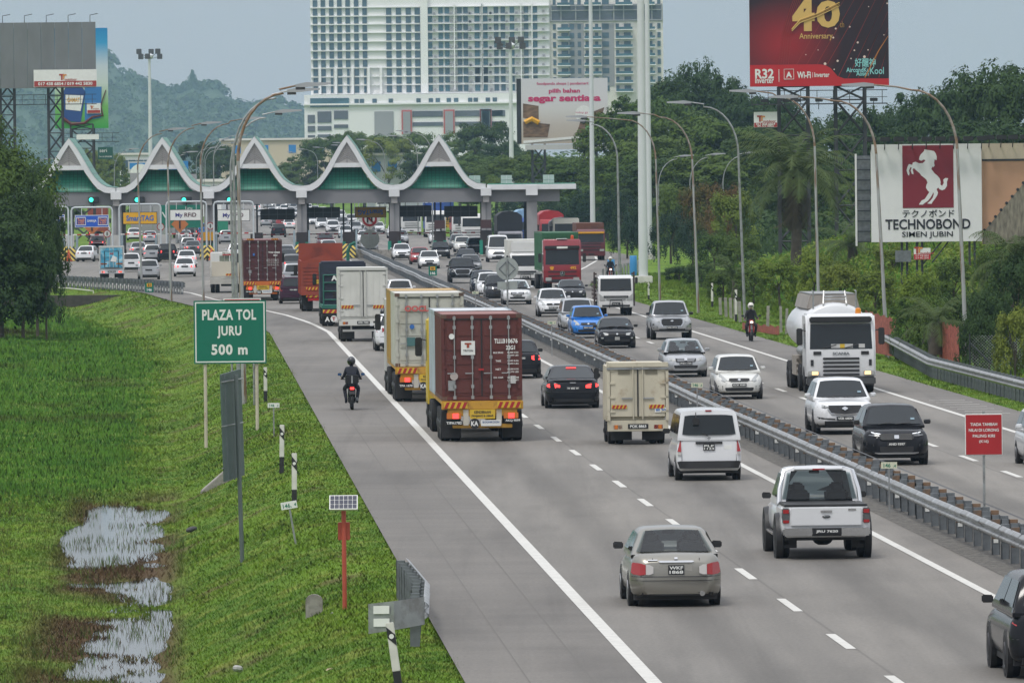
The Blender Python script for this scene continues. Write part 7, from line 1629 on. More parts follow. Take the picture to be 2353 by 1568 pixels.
STY['satria'] = Car(3.99, 1.69, 1.37, [(-1.95, .92), (.7, .90), (1.2, .86), (1.75, .76), (1.98, .62)], (-1.75, -1.0, .15, .95), .90, (-1.2, 1.24), sill=.18, r=.29, af=.64, Rf=.36, wt=.70,
 front=[('headlight', 'head', 1, [(.40, .60, .68), (.55, .585, .71), (.76, .60, .72), (.83, .64, .70)], True), ('grille', 'plast', 1, wide(.38, .625, .665), False), ('badge', 'chrome', 1, [(-.05, .65, .67), (0, .61, .69), (.05, .65, .67)], False, .03), ('number_plate', 'plate', 1, rect_strip(-.13, .13, .36, .54), False, .03), ('lower_grille', 'plast', 1, wide(.58, .30, .42, .02, 0), False), ('fog_lamp', 'head', 1, rect_strip(.62, .72, .44, .50), True), ('bumper_seam', 'plast', 1, wide(.80, .555, .57), False, .01)], rear=rear_std(.84, .66, .84, .6, .7, .55))
STY['alza'] = Car(3.69, 1.665, 1.54, hatch_top, (-1.80, -1.45, .35, 1.05), .97, (-1.22, 1.22), r=.30, af=.56, Rf=.48, wt=.74,
 front=[('headlight', 'head', 1, [(.44, .66, .70), (.54, .63, .80), (.72, .66, .90), (.80, .78, .93)], True), ('grille', 'plast', 1, [(-.36, .66, .74), (-.28, .63, .75), (.28, .63, .75), (.36, .66, .74)], False), ('badge', 'chrome', 1, [(-.055, .69, .71), (0, .655, .745), (.055, .69, .71)], False, .035), ('number_plate', 'plate', 1, rect_strip(-.25, .25, .46, .56), False, .03), ('lower_grille', 'plast', 1, wide(.50, .30, .42, .05, 0), False), ('fog_lamp', 'plast', 1, rect_strip(.58, .74, .36, .48), True)], rear=rear_std(.83, .72, 1.02, .74, .74, .60))
STY['transit'] = Car(5.2, 1.95, 2.35, [(-2.6, 1.25), (1.2, 1.22), (1.7, 1.15), (2.3, 1.0), (2.6, .8)], (-2.55, -2.45, .9, 1.75), 1.25, (-1.6, 1.6), sill=.3, r=.34, wt=.80, wbt=.97, front=front_std(.97, .86, 1.08, (.5, .70, .92), .52, (.6, .32, .5)), rear=rear_std(.97, .8, 1.2, .86, .8, .6))
COUNT = {}
def car(style, col, px0, px1, py, dr, label, plate=None, yaw=0.0, brake=False, lights=False, name=None, glass=None, rim=None, group=None, dx=0.0, cat='car'):
 """one car; (px0..px1, py) is where its near wheels touch the road in the photograph; dr +1 drives away, -1 comes towards us"""
 st = STY[style]; C = gp((px0 + px1) / 2, py); rz = RDIR + (math.pi if dr < 0 else 0) + R(yaw)
 ya = st.wb[0] if dr > 0 else st.wb[1]
 off = Matrix.Rotation(rz, 3, 'Z') @ Vector((0, ya, 0))
 t = thing(name or {'hatch': 'hatchback', 'mpv': 'people_carrier', 'sedan': 'saloon_car', 'suv': 'sport_utility_car', 'van': 'panel_van', 'transit': 'panel_van', 'ranger': 'pickup_truck', 'hilux': 'pickup_truck', 'champ': 'saloon_car', 'audi': 'saloon_car', 'hrv': 'sport_utility_car', 'cx5': 'sport_utility_car', 'city': 'saloon_car', 'satria': 'hatchback', 'alza': 'hatchback'}[style],
              label, {'ranger': 'pickup', 'hilux': 'pickup', 'van': 'van', 'transit': 'van'}.get(style, cat), (C.x - off.x, C.y - off.y, 0), rz, group)
 near_ = C.y < 560; body = P_of(col); last = None
 for pt in st.make():
  nm, me, mk, loc = pt[:4]
  if nm == 'rim':
   if near_:
    o = put('rim', me, MK[rim or mk], last, pt[3]);
    if pt[5] < 0: o.rotation_euler = (0, 0, math.pi)
   continue
  if not near_ and nm in ('wheel_arch', 'bumper_seam', 'boot_seam', 'badge', 'fog_lamp', 'grille_slat', 'door_seam', 'wiper', 'road_tax_sticker', 'bonnet_seam'): continue
  if mk == 'body': m = body
  elif mk == 'mirror': m = body if col in ('white', 'blue', 'silver', 'pearl') and style not in ('hilux', 'ranger', 'van', 'champ') else PLAST
  else: m = MK[mk]
  if brake and nm == 'tail_light': m = REDLIT
  if lights and nm in ('headlight', 'lamp_core'): m = LIT
  if glass and mk in ('glass', 'glassl'): m = MK[glass]
  o = put(nm, me, m, t, loc); last = o if nm == 'wheel' else last
  if nm == 'number_plate' and plate and near_:
   zz = [v.co.z for v in me.vertices]; xx = [v.co.x for v in me.vertices]; yy = [v.co.y for v in me.vertices]
   zc = (min(zz) + max(zz)) / 2; hh = max(zz) - min(zz); ww = max(xx) - min(xx); y_ = (max(yy) + .006) if dr < 0 else (min(yy) - .006)
   if (sum(yy) / len(yy) > 0) != (dr < 0): continue
   lines = plate.split('/')
   for k, s_ in enumerate(lines):
    text(s_, SIGN_W, hh * (.62 if len(lines) == 1 else .34), o, (0, y_, zc + (0 if len(lines) == 1 else hh * (.22 - .44 * k))), min(ww * .86, .46), bold=.03, back=dr < 0)
 return t

# ================================================================ lorries, motorcycles and all the traffic
def weathered(name, c, c2, s=.7, t=(.52, .68), rough=.6): return M(name, c, rough, var=.10, vs=1.0, col2=c2, c2s=s, c2t=t)
CHASSIS = M('chassis', (.020, .020, .021), .7, var=.2); YEL = weathered('trailer_yellow', (.50, .27, .03), (.20, .085, .03), 1.6, (.5, .66)); ORT = weathered('trailer_orange', (.50, .13, .02), (.28, .06, .02), 1.2)
HAZ_Y = M('hazard_yellow', (.60, .40, .03), .5); HAZ_R = M('hazard_red', (.36, .02, .02), .5); ZINC = M('lock_rod', (.34, .35, .35), .45, .5, var=.15)
def wheels(t, ys, W, r=.50, tw=.28, dual=True):
 ty = MB().lathe([(r*.55, -tw/2), (r*.94, -tw/2), (r, -tw/2 + .04), (r, tw/2 - .04), (r*.94, tw/2), (r*.55, tw/2)], 'x', 20).mesh('wheel', smooth=40); hub = MB().lathe([(r*.6, 0), (r*.5, -.06), (r*.2, .03), (.02, .04)], 'x', 16).mesh('hub', smooth=40)
 for y in ys:
  for sd in (-1, 1):
   o = put('wheel', ty, TYRE, t, (sd * (W/2 - tw/2), y, r)); put('hub', hub, RIMD, o, (sd * tw/2, 0, 0), (0, 0, 0 if sd > 0 else math.pi))
   if dual: put('wheel', ty, TYRE, t, (sd * (W/2 - tw*1.62), y, r))
def hazard(t, x0, x1, y, z0, z1, n=4, flip=1):
 o = MB().box(x0, x1, y - .012, y, z0, z1).B('hazard_board', HAZ_Y, t); h = z1 - z0; w = (x1 - x0) / n
 for k in range(0, n):
  a = x0 + w * k; s_ = min(h * .8, w * .45); pts = [(a, z0), (a + w * .55, z0), (a + w * .55 + s_, z1), (a + s_, z1)]
  if min(p[0] for p in pts) >= x0 - 1e-6 and max(p[0] for p in pts) <= x1 + 1e-6: MB().prism(pts, y - .018, y - .0125).B('stripe', HAZ_R, o)
 return o
def container(t, y0, L, z0, mat, doors=True, Hc=2.59, W=2.438, roofmat=None, name='container'):
 """box with corrugated sides and roof; its rear (door) end at y0"""
 mb = MB(); w = W / 2; n = int(L / .28)
 for sd in (-1, 1):
  vs = []; k = 0
  for i in range(n):
   ya = y0 + .12 + (L - .24) * i / n; yb = y0 + .12 + (L - .24) * (i + 1) / n; d_ = (yb - ya)
   for f, o_ in ((0, 0), (.3, 0), (.5, .036), (.8, .036)): vs += [(sd * (w - o_), ya + d_ * f, z0 + .12), (sd * (w - o_), ya + d_ * f, z0 + Hc - .10)]
  m = len(vs) // 2; mb.add(vs, [(2*i, 2*i+2, 2*i+3, 2*i+1) for i in range(m-1)])
 side = mb.B(name, mat, t)
 MB().box(-w + .01, w - .01, y0 + .1, y0 + L - .05, z0 + Hc - .06, z0 + Hc - .012).B('roof', roofmat or mat, t)
 fr = MB()
 for sd in (-1, 1):
  fr.box(min(sd*w, sd*(w-.10)), max(sd*w, sd*(w-.10)), y0, y0 + .13, z0, z0 + Hc); fr.box(min(sd*w, sd*(w-.10)), max(sd*w, sd*(w-.10)), y0 + L - .13, y0 + L, z0, z0 + Hc)
  fr.box(min(sd*w, sd*(w-.07)), max(sd*w, sd*(w-.07)), y0 + .13, y0 + L - .13, z0, z0 + .13); fr.box(min(sd*w, sd*(w-.07)), max(sd*w, sd*(w-.07)), y0 + .13, y0 + L - .13, z0 + Hc - .10, z0 + Hc)
 fr.box(-w + .1, w - .1, y0 + .0, y0 + .12, z0 + Hc - .13, z0 + Hc).box(-w + .1, w - .1, y0, y0 + .12, z0, z0 + .12).box(-w + .1, w - .1, y0 + L - .06, y0 + L, z0, z0 + Hc)
 fr.B('corner_frame', mat, t, bevel=.01)
 for sd in (-1, 1):
  for zz in (z0 - .004, z0 + Hc - .115): MB().box(min(sd*(w+.004), sd*(w-.17)), max(sd*(w+.004), sd*(w-.17)), y0 - .006, y0 + .17, zz, zz + .12).B('corner_casting', weathered('casting', (.12, .07, .05), (.05, .04, .035)), t)
 if doors:
  for sd in (-1, 1):
   a, b = (min(sd*.012, sd*(w-.10)), max(sd*.012, sd*(w-.10))); d_ = MB().box(a, b, y0 + .03, y0 + .09, z0 + .125, z0 + Hc - .135);
   for k in range(5):
    za = z0 + .22 + k * (Hc - .44) / 5; d_.box(a + .07, b - .07, y0 + .012, y0 + .031, za, za + (Hc - .44) / 5 - .07)
   do = d_.B('door', mat, t, bevel=.008)
   for x in (sd * .28, sd * .82):
    MB().bar((x, y0 - .035, z0 + .05), (x, y0 - .035, z0 + Hc - .04), .019, n=8).B('lock_rod', ZINC, do, smooth=40)
    for zz in (.09, .42, 1.3, 2.2, 2.48): MB().box(x - .045, x + .045, y0 - .055, y0 + .01, z0 + zz - .05, z0 + zz + .05).B('rod_keeper', ZINC, do)
    MB().box(x - .22 * (1 if sd * x > .5 else 1), x + .03, y0 - .06, y0 - .035, z0 + .80, z0 + .835).B('lock_handle', ZINC, do)
   for zz in (.4, 1.0, 1.6, 2.2): MB().box(min(sd*(w-.13), sd*(w-.02)), max(sd*(w-.13), sd*(w-.02)), y0 - .015, y0 + .02, z0 + zz - .05, z0 + zz + .05).B('hinge', mat, do)
  MB().box(-.02, .02, y0 + .0, y0 + .03, z0 + .125, z0 + Hc - .135).B('door_seal', BLACKP, t); MB().box(-w + .1, w - .1, y0 + .004, y0 + .03, z0 + Hc - .16, z0 + Hc - .132).B('door_seal', BLACKP, t)
 return side
def place(px, py, dr, name, label, cat, yaw=0.0, ynear=0.0, group=None, Yfix=None):
 """Empty whose local point (0, ynear, 0) stands on the photograph's ground point"""
 C = gp(px, py); rz = RDIR + (math.pi if dr < 0 else 0) + R(yaw); off = Matrix.Rotation(rz, 3, 'Z') @ Vector((0, ynear, 0))
 return thing(name, label, cat, (C.x - off.x, C.y - off.y, 0), rz, group)
CABG = MK['glass']
def cab(t, y0, W, z0, z1, mat, depth=2.1, slope=.22, win=(.50, .86), visor=None, dr=1, mirrors=True):
 """cab-over cab whose front is at local y0 (front looks to +y)"""
 h = z1 - z0; w = W / 2
 zw0, zw1 = z0 + h * win[0], z0 + h * win[1]
 prof = [(y0 - depth, z0), (y0 - .04, z0), (y0, z0 + .2), (y0, zw0 - .05), (y0 - slope * .9, zw1 + .06), (y0 - slope * 1.5 - .1, z1), (y0 - depth, z1)]
 c_ = MB().xprism(prof, -w, w).B('cab', mat, t, bevel=.07, seg=3, smooth=40)
 s_ = slope * .9 / (zw1 + .11 - zw0); fy = lambda z: y0 - max(0, (z - zw0 + .05)) * s_ + .012
 ws = MB(); a = w * .90
 ws.add([(-a, fy(zw0), zw0), (a, fy(zw0), zw0), (a * .97, fy(zw1), zw1), (-a * .97, fy(zw1), zw1)], [(0, 1, 2, 3)]); ws.B('windscreen', CABG, t, normals=False)
 for sd in (-1, 1):
  MB().add([(sd * (w + .008), y0 - .35 - slope, zw0 + .02), (sd * (w + .008), y0 - 1.25, zw0 + .02), (sd * (w + .008), y0 - 1.25, zw1), (sd * (w + .008), y0 - .45 - slope, zw1)], [(0, 1, 2, 3)]).B('side_window', CABG, t, normals=False)
  if mirrors:
   mw, mh = (.22, .6) if W > 2.3 else (.15, .34); m = MB().box(min(sd*(w + .12), sd*(w + .12 + mw)), max(sd*(w + .12), sd*(w + .12 + mw)), y0 - .28, y0 - .16, zw0 + .75 - mh, zw0 + .75).B('mirror', PLAST, t, bevel=.03); MB().bar((sd * (w - .02), y0 - .25, zw0 + .65), (sd * (w + .25), y0 - .2, zw0 + .72), .02, n=6).B('mirror_arm', PLAST, m)
 MB().bar((-a * .1, fy(zw0) + .02, zw0 + .03), (-a * .55, fy(zw0 + .1) + .02, zw0 + .16), .014, n=5).B('wiper', PLAST, t); MB().bar((a * .6, fy(zw0) + .02, zw0 + .03), (a * .15, fy(zw0 + .1) + .02, zw0 + .16), .014, n=5).B('wiper', PLAST, t)
 if visor is not None: MB().box(-w * .94, w * .94, fy(zw1) - .02, fy(zw1) + .20, zw1 + .01, zw1 + .17).B('sun_visor', visor, t, bevel=.03)
 return fy
# ---- near container lorries ------------------------------------------------------------------------------
def container_lorry(px, py, label, cmat, roofm, frontmat, beam, ka='KA', plate='', plate2='', cabmat=None, front=True, deco=None, L1=6.06):
 t = place(px, py, 1, 'container_lorry', label, 'lorry', ynear=1.45)
 W = 2.46
 MB().box(-.55, .55, 0.3, 15.0, .95, 1.22).B('chassis', CHASSIS, t)
 for sd in (-1, 1): MB().box(min(sd*1.2, sd*1.1), max(sd*1.2, sd*1.1), .4, 12.6, 1.12, 1.24).B('side_rail', beam, t)
 MB().box(-W/2, W/2, 0.02, .30, .98, 1.235).B('rear_beam', beam, t, bevel=.015)
 MB().box(-1.05, 1.05, .05, .25, .78, .98).B('lamp_beam', beam, t, bevel=.015); MB().box(-.90, .90, .08, .25, .42, .54).B('under_run_bar', beam, t, bevel=.015)
 for x in (-.50, .50): MB().box(x - .08, x + .08, .04, .28, .50, .98).B('bracket', weathered('bracket_white', (.5, .47, .40), (.3, .2, .1)), t)
 hazard(t, -1.16, -.45, .0, 1.02, 1.2); hazard(t, .45, 1.16, .0, 1.02, 1.2)
 for sd in (-1, 1):
  l = MB().box(sd*.86 - .22, sd*.86 + .22, .0, .06, .70, .88).B('tail_light', AMBER, t, bevel=.01); MB().box(sd*.86 - .06 + sd * -.02, sd*.86 + .12 + sd * -.02, -.012, .0, .715, .865).B('lens', REDLIT, l)
  MB().box(min(sd*.62, sd*1.2), max(sd*.62, sd*1.2), .95, .98, .10, .90).B('mud_flap', PLAST, t)
 MB().box(-.38, .38, .0, .045, .70, .98).B('notice_board', HAZ_Y, t); text('KENDERAAN', BLACKP, .085, t, (0, -.005, .90), .50, bold=.03); text('PANJANG & LEBAR', BLACKP, .08, t, (0, -.005, .78), .66, bold=.03)
 MB().disc(-.24, -.012, .56, .155, 20, .0).B('badge_disc', BLACKP, t); text(ka, SIGN_W, .15, t, (-.24, -.018, .56), .22, bold=.04)
 MB().box(-.05, .55, .0, .03, .48, .66).B('owner_board', SIGN_W, t); text('BOONKOON', M('print_owner', (.02, .08, .25), .5), .06, t, (.25, -.008, .60), .5, bold=.02)
 MB().box(-1.12, -.60, .02, .05, .52, .64).B('number_plate', PLATE, t); text(plate, SIGN_W, .08, t, (-.86, .01, .58), .46, bold=.03); MB().box(.66, 1.16, .02, .05, .58, .70).B('number_plate', PLATE, t); text(plate2, SIGN_W, .08, t, (.91, .01, .64), .44, bold=.03)
 container(t, .25, L1, 1.25, cmat, roofmat=roofm)
 if front: container(t, .35 + L1, 6.06, 1.25, frontmat[0], doors=False, roofmat=frontmat[1])
 wheels(t, (1.45, 2.75, 4.05), W)
 wheels(t, (10.6, 11.9, 14.9), W)
 if cabmat: cab(t, 15.9, 2.46, .7, 3.5, cabmat)
 if deco: deco(t)
 return t
MAR = weathered('container_maroon', (.105, .026, .022), (.075, .022, .018), .5, (.5, .75), .55); MARR = weathered('roof_faded_red', (.26, .12, .105), (.20, .075, .065), .5, (.45, .7)); ICE = weathered('container_ice', (.36, .42, .46), (.28, .30, .30), .6); ICER = weathered('roof_ice_rusty', (.52, .55, .57), (.26, .14, .08), 1.1, (.56, .66))
def deco_red(t):
 y = .195
 for s_, x, z, h, w in (('TLLU', .52, 3.03, .14, .27), ('310676', .87, 3.03, .14, .44), ('22G1', .87, 2.83, .13, .27)): text(s_, SIGN_W, h, t, (x, y, z), w, bold=.03)
 for k, (a, b) in enumerate((('MAX GROSS', '30,480 KGS'), ('', '67,200 LBS'), ('TARE', '2,100 KGS'), ('', '4,630 LBS'), ('NET', '28,380 KGS'), ('', '62,570 LBS'), ('CU. CAP.', '33.2 CUM'), ('', '1,172 CUFT'))):
  z = 2.68 - k * .085 - .04 * (k // 2) * 2
  if a: text(a, SIGN_W, .055, t, (.50, y, z), .30 if len(a) > 5 else .16, bold=.02)
  text(b, SIGN_W, .055, t, (.94, y, z), .34, bold=.02)
 MB().box(-.62, -.20, y, y + .03, 2.62, 3.04).B('owner_placard', SIGN_W, t); text('T', M('print_brick', (.30, .06, .03), .5), .15, t, (-.41, y - .008, 2.91), .2, bold=.1); text('TRITON', INK, .06, t, (-.41, y - .008, 2.75), .30, bold=.02)
 MB().disc(-.90, y, 3.18, .085, 16, y + .03).B('round_decal', SIGN_W, t); MB().disc(-.84, y, 1.98, .12, 16, y + .03).B('round_decal', M('decal_grey', (.4, .35, .33), .6), t).scale = (1, 1, 1); MB().box(-1.02, -.84, y, y + .03, 1.55, 1.85).B('data_plate', GALV, t); MB().box(.86, 1.02, y, y + .03, 1.75, 1.98).B('data_plate', BOARD, t)
 for z in (2.15,): MB().box(-.10, .06, y, y + .03, z, z + .06).B('seal_tag', REDLIT if False else HAZ_R, t)
t = container_lorry(1105, 1011, 'maroon container lorry with pale blue front container on a yellow trailer', MAR, MARR, (ICE, ICER), YEL, 'KA', 'T/PA1782', 'AKQ 9099', weathered('cab_yellow', (.55, .40, .04), (.4, .28, .03)), deco=deco_red)
OOC = weathered('container_cream', (.46, .46, .40), (.30, .26, .19), .7, (.55, .72)); OOCR = weathered('roof_cream_rusty', (.55, .54, .50), (.30, .17, .09), .9, (.58, .68)); MUS = weathered('container_mustard', (.36, .22, .05), (.27, .16, .04), .4); MUSR = weathered('roof_mustard', (.46, .30, .11), (.40, .27, .12), .5)
def deco_ooc(t):
 text('OOCL', M('print_coral', (.50, .10, .09), .5), .21, t, (-.45, .19, 3.30), .85, bold=.05); MB().disc(-.62, .19, 2.66, .085, 14, .22).B('round_decal', BLUEP, t); MB().box(-.80, -.50, .19, .22, 1.98, 2.28).B('data_plate', M('plate_teal', (.06, .15, .15), .5), t); MB().box(-.22, .0, .19, .22, 1.98, 2.28).B('data_plate', GALV, t)
t = container_lorry(986, 920, 'cream container lorry with mustard front container behind the maroon one', OOC, OOCR, (MUS, MUSR), YEL, 'KA', 'TPA 1670', '', weathered('cab_white', (.5, .5, .48), (.4, .38, .35)), deco=deco_ooc)
MAR2 = weathered('container_dark_maroon', (.070, .016, .020), (.050, .014, .016), .5)
def deco_m2(t):
 text('TCNU 394668', SIGN_W, .12, t, (.72, .19, 3.05), .72, bold=.03); text('45G1', SIGN_W, .11, t, (.80, .19, 2.87), .26, bold=.03)
 for k in range(4): text('MAX GR 32,500 KGS', SIGN_W, .06, t, (.66, .19, 2.6 - .12 * k), .7)
 MB().box(-.62, -.5, .19, .22, 2.85, 3.0).B('decal', BLUEP, t); MB().box(-.9, -.72, .19, .22, 1.75, 1.95).B('data_plate', GALV, t); hazard(t, -1.0, -.55, .19, 3.86 - .1 + .2 - .12, 3.93); hazard(t, .55, 1.0, .19, 3.84, 3.93)
t = container_lorry(604, 690, 'dark maroon high container lorry on an orange trailer behind the lamp poles', MAR2, weathered('roof_dusty_pink', (.20, .095, .09), (.16, .07, .065)), None, ORT, 'KA', 'TP 8214', 'PDU 6195', M('cab_red', (.25, .02, .02), .5), front=False, deco=deco_m2, L1=12.19)
# ---- white box lorry, rear view
def box_lorry_rear(px, py, label, W, zb, zt, L, mat, trim, plate=None, haz=True, ribs=True, rounded=False, wheel_r=.42, name='box_lorry', cabm=None, decor=None, tl=None):
 t = place(px, py, 1, name, label, 'lorry', ynear=1.3); w = W / 2
 b = MB().box(-w, w, .12, L, zb, zt).B('cargo_box', mat, t, bevel=.10 if rounded else .02, seg=3, smooth=40)
 for sd in (-1, 1):
  a, c = min(sd*.02, sd*(w-.09)), max(sd*.02, sd*(w-.09)); d_ = MB().box(a, c, .08, .118, zb + .10, zt - .14)
  if ribs:
   for k in range(3): d_.box(a + .12 + k * (c - a - .2) / 3, a + .19 + k * (c - a - .2) / 3, .065, .081, zb + .15, zt - .2)
  do = d_.B('door', mat, t, bevel=.006)
  MB().bar((sd * .14, .04, zb + .02), (sd * .14, .04, zt - .08), .018, n=6).B('lock_rod', trim, do)
  MB().box(min(sd*.16, sd*.48), max(sd*.16, sd*.48), .035, .06, zb + .62, zb + .66).B('lock_handle', ZINC, do)
  for zz in (.15, .4, .65, .88): MB().box(min(sd*(w-.22), sd*(w+.01)), max(sd*(w-.22), sd*(w+.01)), .05, .09, zb + (zt - zb) * zz - .03, zb + (zt - zb) * zz + .03).B('hinge', trim, do)
  MB().box(min(sd*(w-.075), sd*(w+.012)), max(sd*(w-.075), sd*(w+.012)), .05, .2, zb - .02, zt + .01).B('corner_post', trim, t)
  if haz: hazard(t, *((-w + .12, -w + .12 + W*.25) if sd < 0 else (w - .12 - W*.25, w - .12)), .062, zb + (zt - zb) * .20, zb + (zt - zb) * .265, 4)
  l = MB().box(sd*(w-.30) - .14, sd*(w-.30) + .14, .10, .16, zb - .28, zb - .14).B('tail_light', tl or REDL, t, bevel=.01); MB().box(sd*(w-.30) + sd*.05 - .05, sd*(w-.30) + sd*.05 + .05, .09, .10, zb - .27, zb - .15).B('lens', AMBER, l)
  MB().box(min(sd*(w-.75), sd*(w-.12)), max(sd*(w-.75), sd*(w-.12)), .80, .83, .12, .80).B('mud_flap', PLAST, t)
 MB().box(-.015, .015, .05, .07, zb + .1, zt - .14).B('door_seal', BLACKP, t); MB().box(-w + .08, w - .08, .06, .1, zt - .15, zt - .135).B('door_seal', BLACKP, t); MB().box(-w - .01, w + .01, .04, .2, zt - .12, zt + .02).B('head_rail', trim, t, bevel=.01)
 MB().box(-w, w, .10, .35, zb - .34, zb - .01).B('rear_frame', mat, t, bevel=.015); MB().box(-w * .85, w * .85, .25, .35, .48, .58).B('under_run_bar', trim, t); MB().box(-.45, .45, .4, L + 1.5, .5, zb - .02).B('chassis', CHASSIS, t)
 for x in (-w*.5, w*.5): MB().box(x - .04, x + .04, .26, .34, .5, zb - .3).B('bracket', trim, t)
 MB().box(-.30, .30, .08, .10, zb - .26, zb - .12).B('number_plate', PLATE, t)
 if plate: text(plate, SIGN_W, .09, t, (0, .07, zb - .19), .48, bold=.03)
 wheels(t, (1.3, L + .6), W * .93, wheel_r, .21 if wheel_r < .45 else .26)
 cab(t, L + 2.0, W * .9, .55, min(zt - .1, 2.6), cabm or mat, 1.7)
 if decor: decor(t, w, zb, zt)
 return t
WBOX = weathered('box_white', (.58, .58, .54), (.45, .44, .40), .5, (.55, .8)); GTR = M('trim_white', (.52, .52, .49), .5)
box_lorry_rear(834, 783, 'tall white box lorry with ribbed rear doors and hazard strips', 2.34, 1.10, 3.52, 5.4, WBOX, GTR, 'KFD 7350', wheel_r=.48)
CREAM = weathered('van_cream', (.52, .48, .37), (.36, .29, .20), 1.4, (.56, .70), .65)
def cream_dec(t, w, zb, zt):
 for sd in (-1, 1):
  for k in range(5): MB().box(sd*w*.45 - .18, sd*w*.45 + .18, .058, .066, zb + 1.36 + k * .035, zb + 1.376 + k * .035).B('vent_slot', M('slot_shadow', (.16, .14, .10), .8), t)
 MB().box(w*.55, w*.95, .055, .066, zb + .22, zb + .36).B('sticker', SIGN_W, t); text('80 90', BLUEP, .07, t, (w*.75, .05, zb + .29), .3, bold=.03)
 MB().box(-w*1.02, w*1.02, .02, .13, zt - .19, zt - .13).B('rain_gutter', GALV, t, bevel=.01)
box_lorry_rear(1461, 1018, 'old cream box van with scuffed rear doors and number POK 8863', 1.80, .74, 2.42, 2.7, CREAM, CREAM, 'POK 8863', ribs=False, rounded=True, wheel_r=.34, name='box_van', decor=cream_dec)
ICEB = M('print_ice_blue', (.05, .30, .46), .5, var=.45, vs=1.6, col2=(.30, .52, .60), c2s=1.8)
def ice_dec(t, w, zb, zt):
 MB().box(-w + .12, w - .12, .05, .062, zb + .1, zt - .12).B('picture', ICEB, t); MB().box(-w*.5, w*.5, .035, .048, zb + .95, zt - .35).B('hatch_picture', M('print_sky', (.10, .42, .58), .5, var=.2), t)
 MB().path([(-w*.55, .03, zb + .12), (-w*.55, .03, zt - .38), (w*.55, .03, zt - .38), (w*.55, .03, zb + .12), (-w*.55, .03, zb + .12)], .03, 5).B('hatch_frame', BLACKP, t); MB().prism([(-.1, zb + .6), (.35, zb + .55), (.42, zb + .9), (.1, zb + 1.05)], .02, .033).B('ice_picture', SIGN_W, t); text('AIS', HAZ_R, .16, t, (0, .02, zt - .58), .3, bold=.04)
box_lorry_rear(257, 641, 'small lorry with a blue ice picture on its box near the curving rail', 1.92, .78, 2.55, 3.0, M('box_pale', (.55, .58, .60), .5), GTR, 'PLC 5610', wheel_r=.34, decor=ice_dec, tl=REDLIT, ribs=False)
# ---- red tipper, dark green lorry, grey crane lorry (rear views)
RTP = weathered('tipper_red', (.27, .045, .022), (.17, .032, .02), .8);
t = place(742, 714, 1, 'tipper_lorry', 'red tipper lorry with a peaked tailgate and tall rear body', 'lorry', ynear=1.6); w = 1.3
MB().prism([(-w, .95), (w, .95), (w, 2.85), (0, 3.25), (-w, 2.85)], 0, .12).B('tailgate', RTP, t)
for k in range(6): MB().box(-w + .12, w - .12, -.035, -.002, 1.55 + .2 * k, 1.60 + .2 * k).B('rib', RTP, t)
for sd in (-1, 1): MB().box(min(sd*w, sd*(w-.06)), max(sd*w, sd*(w-.06)), .12, 8.2, 1.0, 2.95).B('side_wall', RTP, t)
for sd in (-1, 1):
 for k in range(9): MB().box(min(sd*w, sd*(w+.05)), max(sd*w, sd*(w+.05)), .3 + k * .95, .42 + k * .95, 1.0, 2.95).B('stake', RTP, t)
MB().box(-w, w, 8.0, 8.2, 1.0, 3.9).B('head_board', RTP, t); MB().box(-w + .06, w - .06, .2, 8, 1.0, 1.1).B('floor', CHASSIS, t); MB().box(-.45, .45, .5, 11, .6, .98).B('chassis', CHASSIS, t); MB().box(-.55, .95, -.05, -.036, 1.62, 1.85).B('notice_board', HAZ_Y, t); text('KENDERAAN PANJANG & LEBAR', BLACKP, .07, t, (.2, -.056, 1.73), 1.2)
hazard(t, -1.0, -.2, -.02, 1.25, 1.42); hazard(t, -1.0, .2, .05, .82, .96); MB().box(-.9, .1, .02, .08, .62, .78).B('lamp_bar', REDL, t)
for sd in (-1, 1): MB().box(min(sd*.6, sd*1.2), max(sd*.6, sd*1.2), 1.0, 1.03, .12, .85).B('mud_flap', PLAST, t)
wheels(t, (1.6, 2.9, 8.9), 2.5); cab(t, 10.6, 2.46, .7, 3.0, M('cab_brick', (.22, .03, .025), .5))
NV = M('tarp_navy', (.018, .022, .040), .7, var=.2); GRN = M('frame_green', (.015, .12, .085), .55, var=.1)
t = place(792, 748, 1, 'flatbed_lorry', 'dark lorry with green rear ladder frame half hidden by the white box lorry', 'lorry', ynear=1.4); w = 1.22
MB().box(-w, w, 5.0, 8.2, 1.1, 3.35).B('tarp_load', NV, t, bevel=.08); MB().box(-w, w, .1, 8.5, .95, 1.12).B('bed', GRN, t); MB().box(-.45, .45, .3, 10, .5, .94).B('chassis', CHASSIS, t)
for z in (1.4, 1.85, 2.3, 2.7): MB().bar((-w + .1, .3, z), (w - .1, .3, z), .035, n=6).B('rung', GRN, t)
for x in (-w + .1, 0, w - .1): MB().bar((x, .3, 1.1), (x, .3, 2.72), .04, n=6).B('upright', GRN, t)
MB().box(-w + .05, w - .05, .36, .40, 1.15, 2.9).B('rear_sheet', NV, t); text('A', SIGN_W, .3, t, (-.55, .28, 2.55), bold=.05); hazard(t, -w + .05, -.1, .08, .70, .88); MB().box(-w, w, .1, .2, .55, .95).B('rear_frame', CHASSIS, t); text('A', SIGN_W, .26, t, (-w + .28, .08, .38), bold=.05); MB().disc(-w + .62, .06, .40, .17, 16, .09).B('badge_disc', SIGN_W, t); text('T', HAZ_R, .2, t, (-w + .62, .05, .40), bold=.06)
